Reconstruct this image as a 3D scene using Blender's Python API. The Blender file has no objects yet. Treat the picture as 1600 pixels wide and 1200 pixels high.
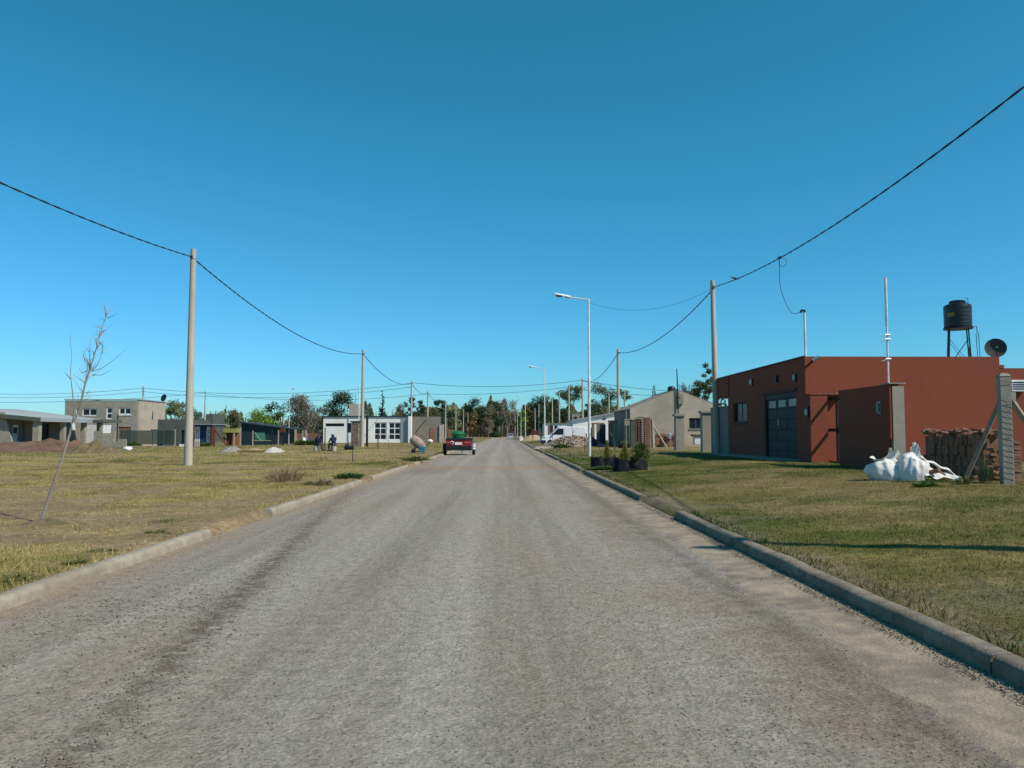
import bpy, math, random
import numpy as np
from mathutils import Vector, Matrix
random.seed(7)
RNG = np.random.default_rng(11)
S = bpy.context.scene
C = S.collection
R = math.radians

# ---------------------------------------------------------------- camera
H, FPX = 1.4, 1250.0                       # eye height above the road, focal length in photo pixels
PITCH, YAW = math.atan(78 / FPX), math.atan(13 / FPX)
cd = bpy.data.cameras.new('camera')
cam = bpy.data.objects.new('camera', cd)
C.objects.link(cam)
cam.location = (0, 0, H)
cam.rotation_euler = (math.pi / 2 + PITCH, 0, -YAW)
cd.sensor_width = 36
cd.lens = FPX / 1600 * 36
cd.clip_end = 5000
S.camera = cam

# ---------------------------------------------------------------- light
SUN_EL, SUN_AZ = R(46.5), R(31)              # azimuth: from +X (right) turned towards the viewer
sv = Vector((math.cos(SUN_EL) * math.cos(SUN_AZ), -math.cos(SUN_EL) * math.sin(SUN_AZ), math.sin(SUN_EL)))
world = bpy.data.worlds.new('World')
S.world = world
world.use_nodes = True
wn, wl = world.node_tree.nodes, world.node_tree.links
sky = wn.new('ShaderNodeTexSky')
sky.sky_type = 'NISHITA'
sky.sun_disc = False
sky.sun_elevation = SUN_EL
sky.sun_rotation = math.atan2(sv.x, sv.y)
sky.air_density, sky.dust_density, sky.ozone_density = 1.0, 0.3, 2.2
sky.altitude = 0
bg = wn['Background']
sp = wn.new('ShaderNodeSeparateColor')
cb = wn.new('ShaderNodeCombineColor')
wl.new(sky.outputs['Color'], sp.inputs['Color'])
for ch, gain, gam in (('Red', .198, 1.47), ('Green', 1.155, .93), ('Blue', .85, 1.25)):   # the camera's colour response to the sky
    pw = wn.new('ShaderNodeMath')
    pw.operation = 'POWER'
    pw.inputs[1].default_value = gam
    ml = wn.new('ShaderNodeMath')
    ml.operation = 'MULTIPLY'
    ml.inputs[1].default_value = gain
    wl.new(sp.outputs[ch], pw.inputs[0])
    wl.new(pw.outputs[0], ml.inputs[0])
    wl.new(ml.outputs[0], cb.inputs[ch])
wl.new(cb.outputs['Color'], bg.inputs['Color'])
bg.inputs['Strength'].default_value = 0.10
sl = bpy.data.lights.new('sun', 'SUN')
sl.energy = 5.0
sl.angle = R(0.53)
sl.color = (1, 0.91, 0.78)
so = bpy.data.objects.new('sun', sl)
C.objects.link(so)
so.location = (60, -30, 70)
so.rotation_euler = sv.to_track_quat('Z', 'Y').to_euler()
S.view_settings.view_transform = 'Standard'
S.view_settings.look = 'None'
S.view_settings.exposure = 0
S.view_settings.gamma = 1
S.view_settings.use_curve_mapping = False

# ---------------------------------------------------------------- where a point of the photograph stands
_f = Vector((math.sin(YAW) * math.cos(PITCH), math.cos(YAW) * math.cos(PITCH), math.sin(PITCH)))
_r = Vector((math.cos(YAW), -math.sin(YAW), 0))
_u = _r.cross(_f)


def ray(px, py):
    return _f + _r * ((px - 800) / FPX) + _u * ((600 - py) / FPX)


def W(px, py, D):                          # the point at distance D along the street
    d = ray(px, py)
    return Vector((0, 0, H)) + d * (D / d.y)


def X(px, D, py=678):
    return W(px, py, D).x


def Z(py, D, px=787):
    return W(px, py, D).z


# ---------------------------------------------------------------- terrain height
RL, RR = -3.97, 2.77                       # road edges (kerb faces)


def _h2(ix, iy, s):
    n = (ix * 374761393 + iy * 668265263 + s * 974634777) & 0x7fffffff
    n = ((n ^ (n >> 13)) * 1274126177) & 0x7fffffff
    return ((n ^ (n >> 16)) & 0xffff) / 65535.0


def vnoise(x, y, s=0):
    x, y = np.asarray(x, float), np.asarray(y, float)
    ix, iy = np.floor(x).astype(np.int64), np.floor(y).astype(np.int64)
    fx, fy = x - ix, y - iy
    fx, fy = fx * fx * (3 - 2 * fx), fy * fy * (3 - 2 * fy)
    a, b = _h2(ix, iy, s), _h2(ix + 1, iy, s)
    c, d = _h2(ix, iy + 1, s), _h2(ix + 1, iy + 1, s)
    return (a * (1 - fx) + b * fx) * (1 - fy) + (c * (1 - fx) + d * fx) * fy


def fbm(x, y, s=0, o=4):
    t, a, n = 0, .5, 0
    for k in range(o):
        t = t + a * vnoise(np.asarray(x) * 2 ** k, np.asarray(y) * 2 ** k, s + k * 17)
        n += a
        a *= .5
    return t / n


def sst(a, b, x):
    t = np.clip((np.asarray(x, float) - a) / (b - a), 0, 1)
    return t * t * (3 - 2 * t)


def gz(x, y):
    x, y = np.asarray(x, float), np.asarray(y, float)
    rgt = .125 * sst(RR, RR + .22, x) + .27 * sst(2.9, 8.5, x)
    lft = .105 * sst(-RL, -RL + .22, -x) + .09 * sst(40, 62, y) * sst(5, 9, -x) - .55 * sst(18, 46, -x) * sst(64, 104, y)
    b = (fbm(x * .45, y * .45, 3) - .5) * .10 * sst(.3, 1.5, np.maximum(x - RR, RL - x)) * (1 - sst(60, 110, y) * .8)
    road = (x > RL) & (x < RR)
    return np.where(road, -.05, rgt + lft + b)


def G(px, py):                             # the ground point seen at a pixel
    d = ray(px, py)
    t = H / max(1e-4, -d.z)
    for _ in range(30):
        p = Vector((0, 0, H)) + d * t
        t = (H - float(gz(p.x, p.y))) / max(1e-4, -d.z)
    p = Vector((0, 0, H)) + d * t
    p.z = float(gz(p.x, p.y))
    return p


def onground(x, y):
    return Vector((x, y, float(gz(x, y))))


# ---------------------------------------------------------------- materials
MATS = {}


def mat(name, c1, c2=None, scale=3.0, rough=.9, bump=0.0, bscale=None, metal=0.0, spec=.3, c3=None, s3=.4, k3=.5, stretch=(1, 1, 1)):
    m = bpy.data.materials.new(name)
    m.use_nodes = True
    nt = m.node_tree
    n, l = nt.nodes, nt.links
    p = n['Principled BSDF']
    p.inputs['Roughness'].default_value = rough
    p.inputs['Metallic'].default_value = metal
    p.inputs['Specular IOR Level'].default_value = spec
    geo = n.new('ShaderNodeNewGeometry')
    mp = n.new('ShaderNodeMapping')
    mp.inputs['Scale'].default_value = stretch
    l.new(geo.outputs['Position'], mp.inputs['Vector'])
    c2 = c2 or tuple(v * .8 for v in c1)
    c1, c2, c3 = [tuple(v * .74 for v in q) if q else q for q in (c1, c2, c3)]

    def noise(sc, det=6):
        t = n.new('ShaderNodeTexNoise')
        t.inputs['Scale'].default_value = sc
        t.inputs['Detail'].default_value = det
        t.inputs['Roughness'].default_value = .62
        l.new(mp.outputs['Vector'], t.inputs['Vector'])
        return t
    t = noise(scale)
    rp = n.new('ShaderNodeValToRGB')
    rp.color_ramp.elements[0].position, rp.color_ramp.elements[1].position = .34, .66
    rp.color_ramp.elements[0].color, rp.color_ramp.elements[1].color = (*c2, 1), (*c1, 1)
    l.new(t.outputs['Fac'], rp.inputs['Fac'])
    out = rp.outputs['Color']
    if c3:
        t3 = noise(s3)
        r3 = n.new('ShaderNodeValToRGB')
        r3.color_ramp.elements[0].position, r3.color_ramp.elements[1].position = .45, .7
        r3.color_ramp.elements[0].color, r3.color_ramp.elements[1].color = (0, 0, 0, 1), (k3, k3, k3, 1)
        l.new(t3.outputs['Fac'], r3.inputs['Fac'])
        mx = n.new('ShaderNodeMix')
        mx.data_type = 'RGBA'
        l.new(r3.outputs['Color'], mx.inputs['Factor'])
        l.new(out, mx.inputs['A'])
        mx.inputs['B'].default_value = (*c3, 1)
        out = mx.outputs['Result']
    l.new(out, p.inputs['Base Color'])
    if bump:
        tb = noise(bscale or scale * 6)
        b = n.new('ShaderNodeBump')
        b.inputs['Strength'].default_value = bump
        b.inputs['Distance'].default_value = .02
        l.new(tb.outputs['Fac'], b.inputs['Height'])
        l.new(b.outputs['Normal'], p.inputs['Normal'])
    MATS[name] = m
    return m


def attr_mat(name, rough=.8, transl=0.0, spec=.15):
    m = bpy.data.materials.new(name)
    m.use_nodes = True
    n, l = m.node_tree.nodes, m.node_tree.links
    p = n['Principled BSDF']
    p.inputs['Roughness'].default_value = rough
    p.inputs['Specular IOR Level'].default_value = spec
    a = n.new('ShaderNodeAttribute')
    a.attribute_name = 'Col'
    l.new(a.outputs['Color'], p.inputs['Base Color'])
    if transl:
        tr = n.new('ShaderNodeBsdfTranslucent')
        l.new(a.outputs['Color'], tr.inputs['Color'])
        mx = n.new('ShaderNodeMixShader')
        mx.inputs['Fac'].default_value = transl
        l.new(p.outputs['BSDF'], mx.inputs[1])
        l.new(tr.outputs['BSDF'], mx.inputs[2])
        l.new(mx.outputs['Shader'], n['Material Output'].inputs['Surface'])
    MATS[name] = m
    return m


M = MATS
mat('concrete', (.40, .37, .31), (.31, .28, .23), 5, .9, .25, 60, c3=(.22, .19, .15), s3=1.3, k3=.35)
mat('pole_concrete', (.62, .57, .48), (.52, .47, .39), 3, .9, .15, 70, c3=(.27, .24, .19), s3=.8, k3=.4, stretch=(1, 1, .35))
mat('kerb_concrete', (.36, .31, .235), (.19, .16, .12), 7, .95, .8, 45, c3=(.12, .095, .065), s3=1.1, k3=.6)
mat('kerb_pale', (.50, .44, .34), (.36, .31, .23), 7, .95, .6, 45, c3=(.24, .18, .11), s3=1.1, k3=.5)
mat('gutter_dust', (.50, .40, .29), (.30, .25, .19), 5, .95, .7, 40, c3=(.16, .13, .10), s3=1.6, k3=.8)
mat('plaster_grey', (.43, .39, .32), (.34, .31, .25), 1.6, .95, .15, 20, c3=(.25, .23, .19), s3=.5, k3=.5)
mat('plaster_beige', (.60, .52, .41), (.50, .43, .33), 1.4, .95, .15, 20, c3=(.30, .25, .19), s3=.45, k3=.55)
mat('plaster_dim', (.33, .30, .25), (.25, .23, .19), 1.2, .95, .1, 18, c3=(.18, .17, .14), s3=.5, k3=.5)
mat('white_wall', (1.1, 1.08, 1.0), (1.02, 1.0, .92), .8, .9, .05, 20, c3=(.55, .52, .45), s3=.35, k3=.3)
mat('red_wall', (.325, .080, .041), (.275, .067, .035), 1.2, .9, .15, 25, c3=(.215, .062, .036), s3=.6, k3=.65, stretch=(1, 1, .6))
mat('red_dark_trim', (.12, .05, .035), (.09, .04, .03), 2, .8)
mat('brick', (.36, .17, .11), (.23, .11, .07), 9, .95, .4, 60, c3=(.40, .27, .19), s3=3, k3=.5)
mat('old_brick', (.33, .165, .095), (.17, .085, .052), 7, .95, .5, 55, c3=(.38, .23, .14), s3=4, k3=.6)
mat('mortar', (.40, .36, .30), (.30, .27, .22), 6, .95)
mat('stone', (.34, .25, .19), (.20, .15, .12), 4, .95, .5, 20)
mat('metal_roof', (.52, .55, .55), (.45, .48, .48), .6, .45, metal=.3)
mat('dark_roof', (.05, .07, .08), (.035, .05, .06), 1, .6)
mat('teal_sheet', (.045, .085, .095), (.03, .065, .075), 1, .55, metal=.2)
mat('green_grey', (.13, .145, .125), (.10, .115, .10), 1, .9, c3=(.08, .09, .08), s3=.4, k3=.5)
mat('galv', (.60, .62, .62), (.48, .50, .50), 4, .4, metal=.5)
mat('lamp_white', (1.0, 1.0, .98), (.72, .72, .70), 3, .45)
mat('black_plastic', (.012, .013, .015), (.008, .009, .010), 3, .4, spec=.5)
mat('black_cloth', (.013, .014, .017), (.008, .009, .010), 8, .75, .5, 30)
mat('rubber', (.02, .02, .02), (.015, .015, .015), 10, .85)
mat('cable', (.012, .014, .018), (.01, .011, .014), 3, .6)
mat('dark_metal', (.025, .03, .035), (.018, .02, .025), 5, .55, metal=.2)
mat('post_brown', (.07, .035, .028), (.05, .025, .02), 6, .8)
mat('gate_black', (.02, .016, .018), (.014, .012, .013), 5, .6)
mat('rust_metal', (.17, .05, .03), (.10, .03, .02), 6, .8)
mat('garage', (.022, .033, .035), (.016, .026, .028), 1.2, .6, .05, 10, spec=.25)
mat('glass', (.02, .03, .04), (.015, .022, .03), .5, .22, spec=.2)
mat('glass_pale', (.25, .28, .27), (.18, .20, .20), 2, .3, spec=.4)
mat('window_white', (1.05, 1.05, 1.0), (.72, .72, .7), 3, .5)
mat('wood', (.30, .16, .07), (.19, .10, .045), 5, .8, stretch=(1, 1, .2))
mat('pale_wood', (.36, .27, .17), (.25, .19, .12), 6, .9, .3, 40, stretch=(1, 1, .2))
mat('yellow_roof', (.42, .42, .12), (.32, .33, .10), 2, .8)
mat('orange_board', (.40, .20, .08), (.30, .14, .06), 2, .85)
mat('red_soil', (.22, .13, .085), (.12, .07, .05), 2.5, 1, 1.0, 7, c3=(.27, .18, .11), s3=.8, k3=.5)
mat('dry_soil', (.26, .19, .11), (.15, .105, .06), 3, 1, 1.0, 7, c3=(.10, .11, .04), s3=1.2, k3=.8)
mat('gravel_grey', (.40, .36, .32), (.26, .23, .21), 6, 1, .8, 14)
mat('sand', (.56, .40, .24), (.46, .33, .2), 3, 1, .5, 14)
mat('lime', (.66, .62, .54), (.54, .5, .43), 3, 1, .5, 9)
mat('rubble', (.50, .34, .26), (.22, .15, .11), 5, .95, .5, 12, c3=(.55, .50, .44), s3=1.6, k3=.8)
mat('white_plastic', (.96, .95, .92), (.80, .79, .76), 3, .65, .5, 26, c3=(.62, .57, .48), s3=2.2, k3=.35)
mat('car_red', (.42, .02, .025), (.34, .016, .02), 2, .35, spec=.5)
mat('car_white', (1.08, 1.09, 1.1), (1.04, 1.05, 1.06), 2, .3, spec=.5)
mat('car_silver', (.58, .60, .63), (.54, .56, .6), 2, .3, metal=.3, spec=.5)
mat('red_light', (.50, .02, .015), (.4, .015, .012), 9, .25, spec=.5)
mat('bin_green', (.012, .21, .075), (.009, .16, .058), 3, .45, spec=.4)
mat('tarp_green', (.03, .17, .11), (.025, .13, .085), 2, .6)
mat('tarp_blue', (.03, .06, .16), (.022, .045, .12), 2, .6)
mat('mixer_drum', (.50, .40, .34), (.38, .29, .24), 5, .85, .4, 20, c3=(.2, .15, .13), s3=2, k3=.5)
mat('mixer_blue', (.03, .26, .40), (.025, .21, .33), 3, .5)
mat('skin', (.34, .19, .13), (.30, .165, .11), 8, .6)
mat('navy_cloth', (.02, .028, .07), (.013, .019, .05), 8, .9)
mat('grey_cloth', (.11, .10, .105), (.07, .065, .07), 8, .9)
mat('dark_hair', (.02, .014, .012), (.012, .009, .008), 12, .7)
mat('bucket', (.74, .74, .70), (.66, .66, .63), 3, .5)
mat('bucket_cream', (.68, .60, .44), (.6, .53, .39), 3, .5)
mat('bark', (.20, .155, .12), (.12, .09, .07), 6, .95, .5, 30, stretch=(1, 1, .3))
mat('bark_pale', (.42, .36, .31), (.29, .24, .20), 5, .9, .3, 30, stretch=(1, 1, .3))
mat('bark_dark', (.09, .07, .055), (.055, .045, .035), 5, .95)
mat('bird', (.10, .08, .07), (.06, .05, .045), 20, .8)
mat('paint_yellow', (.55, .38, .08), (.5, .34, .07), 3, .6)
mat('dish_grey', (.075, .08, .075), (.06, .062, .06), 4, .9)
attr_mat('leaves', .7, .22)
attr_mat('grass', .85, .25)
attr_mat('pebbles', .95)


def shade_cloth():
    m = bpy.data.materials.new('shade_cloth')
    m.use_nodes = True
    n, l = m.node_tree.nodes, m.node_tree.links
    p = n['Principled BSDF']
    p.inputs['Base Color'].default_value = (.03, .06, .05, 1)
    p.inputs['Roughness'].default_value = .8
    t = n.new('ShaderNodeBsdfTransparent')
    mx = n.new('ShaderNodeMixShader')
    mx.inputs['Fac'].default_value = .62
    l.new(t.outputs['BSDF'], mx.inputs[1])
    l.new(p.outputs['BSDF'], mx.inputs[2])
    l.new(mx.outputs['Shader'], n['Material Output'].inputs['Surface'])
    M['shade_cloth'] = m


shade_cloth()

# ---------------------------------------------------------------- mesh helpers
ORG = {}                                   # world origin of each object's mesh space


def tag(o, label=None, cat=None, group=None, kind=None):
    if label: o['label'] = label
    if cat: o['category'] = cat
    if group: o['group'] = group
    if kind: o['kind'] = kind
    return o


def thing(name, loc, label, cat, group=None):
    o = bpy.data.objects.new(name, None)
    C.objects.link(o)
    o.empty_display_size = .3
    o.location = loc
    ORG[o.name] = Vector(loc)
    return tag(o, label, cat, group)


def link(name, me, parent=None, loc=None):
    o = bpy.data.objects.new(name, me)
    C.objects.link(o)
    if parent is not None:
        o.parent = parent
        ORG[o.name] = ORG.get(parent.name, Vector())
    elif loc is not None:
        o.location = loc
        ORG[o.name] = Vector(loc)
    return o


class MB:
    def __init__(s):
        s.v, s.f = [], []

    def add(s, vs, fs):
        b = len(s.v)
        s.v += [Vector(p) for p in vs]
        s.f += [tuple(i + b for i in f) for f in fs]
        return s

    def box(s, x0, x1, y0, y1, z0, z1):
        return s.add([(x0, y0, z0), (x1, y0, z0), (x1, y1, z0), (x0, y1, z0), (x0, y0, z1), (x1, y0, z1), (x1, y1, z1), (x0, y1, z1)],
                     [(3, 2, 1, 0), (4, 5, 6, 7), (0, 1, 5, 4), (1, 2, 6, 5), (2, 3, 7, 6), (3, 0, 4, 7)])

    def obox(s, c, size, mx=None, taper=1.0):
        mx = mx or Matrix.Identity(3)
        a, b, d = (v / 2 for v in size)
        t = taper
        vs = [(-a, -b, -d), (a, -b, -d), (a, b, -d), (-a, b, -d), (-a * t, -b * t, d), (a * t, -b * t, d), (a * t, b * t, d), (-a * t, b * t, d)]
        return s.add([Vector(c) + mx @ Vector(v) for v in vs], [(3, 2, 1, 0), (4, 5, 6, 7), (0, 1, 5, 4), (1, 2, 6, 5), (2, 3, 7, 6), (3, 0, 4, 7)])

    def prism(s, poly, a0, a1, axis='y'):  # poly in the two other axes; extruded along axis
        n = len(poly)
        def pt(p, a):
            return (p[0], a, p[1]) if axis == 'y' else (a, p[0], p[1]) if axis == 'x' else (p[0], p[1], a)
        vs = [pt(p, a0) for p in poly] + [pt(p, a1) for p in poly]
        fs = [tuple(range(n)), tuple(range(2 * n - 1, n - 1, -1))] + [(i + n, (i + 1) % n + n, (i + 1) % n, i) for i in range(n)]
        return s.add(vs, fs)

    def tube(s, pts, rad, n=8, cap=True):
        pts = [Vector(p) for p in pts]
        if not hasattr(rad, '__len__'): rad = [rad] * len(pts)
        base = len(s.v)
        ref = None
        for i, p in enumerate(pts):
            d = (pts[min(i + 1, len(pts) - 1)] - pts[max(i - 1, 0)])
            d = d.normalized() if d.length > 1e-9 else Vector((0, 0, 1))
            if ref is None:
                ref = Vector((1, 0, 0)) if abs(d.x) < .9 else Vector((0, 1, 0))
            e = (ref - d * ref.dot(d)).normalized()
            ref = e
            g = d.cross(e)
            for k in range(n):
                a = 2 * math.pi * k / n
                s.v.append(p + (e * math.cos(a) + g * math.sin(a)) * rad[i])
        for i in range(len(pts) - 1):
            for k in range(n):
                a, b = base + i * n + k, base + i * n + (k + 1) % n
                s.f.append((a, b, b + n, a + n))
        if cap:
            s.f.append(tuple(base + k for k in reversed(range(n))))
            s.f.append(tuple(base + (len(pts) - 1) * n + k for k in range(n)))
        return s

    def lathe(s, c, prof, n=16, mx=None):  # prof: (radius, height)
        mx = mx or Matrix.Identity(3)
        c = Vector(c)
        base = len(s.v)
        for r, h in prof:
            for k in range(n):
                a = 2 * math.pi * k / n
                s.v.append(c + mx @ Vector((r * math.cos(a), r * math.sin(a), h)))
        for i in range(len(prof) - 1):
            for k in range(n):
                a, b = base + i * n + k, base + i * n + (k + 1) % n
                s.f.append((a, b, b + n, a + n))
        s.f.append(tuple(base + k for k in reversed(range(n))))
        s.f.append(tuple(base + (len(prof) - 1) * n + k for k in range(n)))
        return s

    def mesh(s, name, material, smooth=False, off=Vector((0, 0, 0))):
        me = bpy.data.meshes.new(name)
        me.from_pydata([tuple(p - off) for p in s.v], [], s.f)
        me.materials.append(M[material] if isinstance(material, str) else material)
        if smooth:
            me.polygons.foreach_set('use_smooth', [True] * len(me.polygons))
            try:
                me.set_sharp_from_angle(angle=R(38))
            except Exception:
                pass
        me.update()
        return me

    def build(s, name, material, parent=None, loc=None, smooth=False, bevel=0.0):
        off = ORG.get(parent.name, Vector()) if parent is not None else Vector(loc) if loc is not None else Vector()
        o = link(name, s.mesh(name, material, smooth, off), parent, loc)
        if bevel:
            b = o.modifiers.new('bevel', 'BEVEL')
            b.width = bevel
            b.segments = 2
            b.limit_method = 'ANGLE'
        return o


def B(*a):
    return MB().box(*a)


def kids(o):
    return [c for c in list(o.children)]


def copy_tree(o, parent=None, loc=None, label=None, rotz=None, scale=None):
    c = o.copy()
    C.objects.link(c)
    if parent is not None: c.parent = parent
    if loc is not None: c.location = loc
    if rotz is not None: c.rotation_euler = (0, 0, rotz)
    if scale is not None: c.scale = (scale,) * 3
    if label: c['label'] = label
    for k in kids(o):
        copy_tree(k, c)
    return c


def wall(axis, fixed, t, a0, a1, z0, z1, holes=()):
    """wall slab along 'x' or 'y' with rectangular openings (a0,a1,z0,z1); z1 may differ at both ends through cut polygons elsewhere"""
    m = MB()
    us = sorted({a0, a1, *[h[0] for h in holes], *[h[1] for h in holes]})
    zs = sorted({z0, z1, *[h[2] for h in holes], *[h[3] for h in holes]})
    for u0, u1 in zip(us, us[1:]):
        run = None
        for w0, w1 in zip(zs, zs[1:]):
            cu, cz = (u0 + u1) / 2, (w0 + w1) / 2
            solid = a0 <= cu <= a1 and z0 <= cz <= z1 and not any(h[0] < cu < h[1] and h[2] < cz < h[3] for h in holes)
            if solid:
                run = (run[0], w1) if run else (w0, w1)
            if (not solid or w1 == zs[-1]) and run:
                if axis == 'x': m.box(u0, u1, fixed, fixed + t, run[0], run[1])
                else: m.box(fixed, fixed + t, u0, u1, run[0], run[1])
                run = None
    return m


def window(parent, axis, fixed, a0, a1, z0, z1, cols=2, rows=1, fw=.05, deep=.06, frame='window_white', glass='glass', name='window', label=None):
    """a window in an opening; 'fixed' is the outer face, depth goes +y (axis x) or +x (axis y)"""
    m = MB()

    def bx(u0, u1, w0, w1, d0, d1):
        if axis == 'x': m.box(u0, u1, fixed + d0, fixed + d1, w0, w1)
        else: m.box(fixed + d0, fixed + d1, u0, u1, w0, w1)
    d0, d1 = .02, .02 + deep
    bx(a0, a0 + fw, z0, z1, d0, d1)
    bx(a1 - fw, a1, z0, z1, d0, d1)
    bx(a0 + fw, a1 - fw, z0, z0 + fw, d0, d1)
    bx(a0 + fw, a1 - fw, z1 - fw, z1, d0, d1)
    for i in range(1, cols):
        u = a0 + (a1 - a0) * i / cols
        bx(u - fw / 2, u + fw / 2, z0 + fw, z1 - fw, d0 + .004, d1 - .004)
    for j in range(1, rows):
        w = z0 + (z1 - z0) * j / rows
        bx(a0 + fw, a1 - fw, w - fw / 2, w + fw / 2, d0 + .008, d1 - .008)
    o = m.build(name, frame, parent)
    if label: o['label'] = label
    for i in range(cols):
        for j in range(rows):
            m = MB()
            u0, u1 = a0 + (a1 - a0) * i / cols, a0 + (a1 - a0) * (i + 1) / cols
            w0, w1 = z0 + (z1 - z0) * j / rows, z0 + (z1 - z0) * (j + 1) / rows
            if axis == 'x': m.box(u0 + .01, u1 - .01, fixed + .04, fixed + .055, w0 + .01, w1 - .01)
            else: m.box(fixed + .04, fixed + .055, u0 + .01, u1 - .01, w0 + .01, w1 - .01)
            m.build('pane', glass, o)
    return o


def npmesh(name, verts, faces_n, nper, material, col=None, smooth=False):
    """verts (N,3); every face has nper consecutive vertices"""
    me = bpy.data.meshes.new(name)
    n = len(verts)
    me.vertices.add(n)
    me.vertices.foreach_set('co', np.ascontiguousarray(verts, np.float32).ravel())
    nf = faces_n.shape[0]
    me.loops.add(nf * nper)
    me.loops.foreach_set('vertex_index', np.ascontiguousarray(faces_n, np.int32).ravel())
    me.polygons.add(nf)
    me.polygons.foreach_set('loop_start', np.arange(0, nf * nper, nper, dtype=np.int32))
    me.polygons.foreach_set('loop_total', np.full(nf, nper, np.int32))
    if smooth: me.polygons.foreach_set('use_smooth', np.ones(nf, bool))
    if col is not None:
        a = me.color_attributes.new('Col', 'FLOAT_COLOR', 'POINT')
        rgba = np.ones((n, 4), np.float32)
        rgba[:, :3] = col
        a.data.foreach_set('color', rgba.ravel())
    me.materials.append(M[material] if isinstance(material, str) else material)
    me.update(calc_edges=True)
    me.validate()
    return me

# ================================================================= SETTING
def greenness(x, y):
    n = fbm(x * .55, y * .55, 21)
    n2 = fbm(x * 2.2, y * 2.2, 22)
    n3 = fbm(x * .16, y * .16, 23)
    r = .32 + 2.2 * (n - .5) + 1.3 * (n2 - .5) + .5 * np.exp(-((x - 3.6) / 1.0) ** 2) * (y > 11) + .35 * np.exp(-((y - 5) / 3.5) ** 2) \
        + .4 * sst(19, 24, y) * sst(1.0, 4.0, 12.0 - np.abs(x - 4)) - .25 * np.exp(-((y - 17) / 3.2) ** 2) - .3 * sst(36, 50, y)
    l = .26 + 1.7 * (n - .5) + 1.2 * (n2 - .5) - .25 * np.exp(-((y - 17) / 5.) ** 2) + .14 * np.exp(-((y - 9) / 2.5) ** 2) + .22 * sst(40, 70, y) * (n3 > .45)
    return np.clip(np.where(x > 0, r, l), 0, 1)


def bareness(x, y):
    n = fbm(x * .5, y * .5, 41)
    n2 = fbm(x * 1.6, y * 1.2, 42)
    l = .22 + 2.1 * (n - .5) + 1.3 * (n2 - .5) + .30 * np.exp(-((y - 17) / 6.) ** 2) + .5 * np.exp(-((x + 4.3) / .45) ** 2) + .45 * np.exp(-((y - 12.0 + (x + 4) * .35) / 1.3) ** 2) * sst(-8.5, -5, x) + .25 * sst(24, 34, y) * sst(-16, -8, x)
    r = .10 + 1.4 * (n - .5) + .4 * (n2 - .5) + .7 * np.exp(-((x - 3.1) / .18) ** 2) + .3 * sst(44, 60, y)
    return np.clip(np.where(x > 0, r, l), 0, 1)


SOIL, STRAW, GREEN = np.array((.29, .21, .125)), np.array((.385, .295, .12)), np.array((.075, .10, .018))


def groundcol(x, y):
    g, b = greenness(x, y)[..., None], bareness(x, y)[..., None]
    olive = .36 * STRAW + .55 * np.array((.14, .125, .045))
    st = np.where((x < 0)[..., None], STRAW, olive)
    c = st * (1 - g) + GREEN * g
    b2 = np.clip(b * 1.3, 0, 1)
    soil = np.where(((x > RR) & (x < RR + 1.2))[..., None], np.array((.20, .165, .13)), SOIL)
    return c * (1 - b2) + soil * b2


def axis(lo, hi, fine, near, grow):
    out, p, st = [0.0], 0.0, fine
    while p < hi:
        p += st
        if p > near: st *= grow
        out.append(min(p, hi))
    p, st = 0.0, fine
    while p > lo:
        p -= st
        if -p > near: st *= grow
        out.append(max(p, lo))
    return out


xs = np.array(sorted(set([round(v, 4) for v in axis(-1500, 1500, .22, 16, 1.12)] + [RL - .004, RL + .004, RR - .004, RR + .004, RL - .22, RR + .22])))
ys = np.array(sorted(set([round(v, 4) for v in axis(-40, 3000, .26, 42, 1.07)])))
gx, gy = np.meshgrid(xs, ys)
gzv = gz(gx, gy)
fade = 1 - sst(14, 40, gy)
off = (gx < RL - .2) | (gx > RR + .2)
gzv = gzv + off * fade * (fbm(gx * 2.5, gy * 2.5, 61) - .5) * .05
co = np.stack([gx, gy, gzv], -1).reshape(-1, 3)
nx, ny = len(xs), len(ys)
ii = (np.arange(ny - 1)[:, None] * nx + np.arange(nx - 1)[None]).reshape(-1)
fc = np.stack([ii, ii + 1, ii + 1 + nx, ii + nx], -1)
gcol = groundcol(gx.reshape(-1), gy.reshape(-1))
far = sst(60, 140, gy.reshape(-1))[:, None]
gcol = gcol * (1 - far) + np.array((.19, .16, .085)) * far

gm = bpy.data.materials.new('ground_cover')
gm.use_nodes = True
n, l = gm.node_tree.nodes, gm.node_tree.links
p = n['Principled BSDF']
p.inputs['Roughness'].default_value = 1
p.inputs['Specular IOR Level'].default_value = .05
geo = n.new('ShaderNodeNewGeometry')
at = n.new('ShaderNodeAttribute')
at.attribute_name = 'Col'


def nz(sc, det=8, vec=None, stretch=None, nodes=None, links=None, g=None):
    nodes, links, g = nodes or n, links or l, g or geo
    t = nodes.new('ShaderNodeTexNoise')
    t.inputs['Scale'].default_value = sc
    t.inputs['Detail'].default_value = det
    t.inputs['Roughness'].default_value = .68
    src = g.outputs['Position']
    if stretch:
        mp = nodes.new('ShaderNodeMapping')
        mp.inputs['Scale'].default_value = stretch
        links.new(src, mp.inputs['Vector'])
        src = mp.outputs['Vector']
    links.new(src, t.inputs['Vector'])
    return t.outputs['Fac']


def ramp(fac, stops, nodes=None, links=None):
    nodes, links = nodes or n, links or l
    r = nodes.new('ShaderNodeValToRGB')
    e = r.color_ramp.elements
    while len(e) < len(stops): e.new(.5)
    for k, (pos, c) in enumerate(stops):
        e[k].position = pos
        e[k].color = (*c, 1) if hasattr(c, '__len__') else (c, c, c, 1)
    links.new(fac, r.inputs['Fac'])
    return r.outputs['Color']


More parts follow.
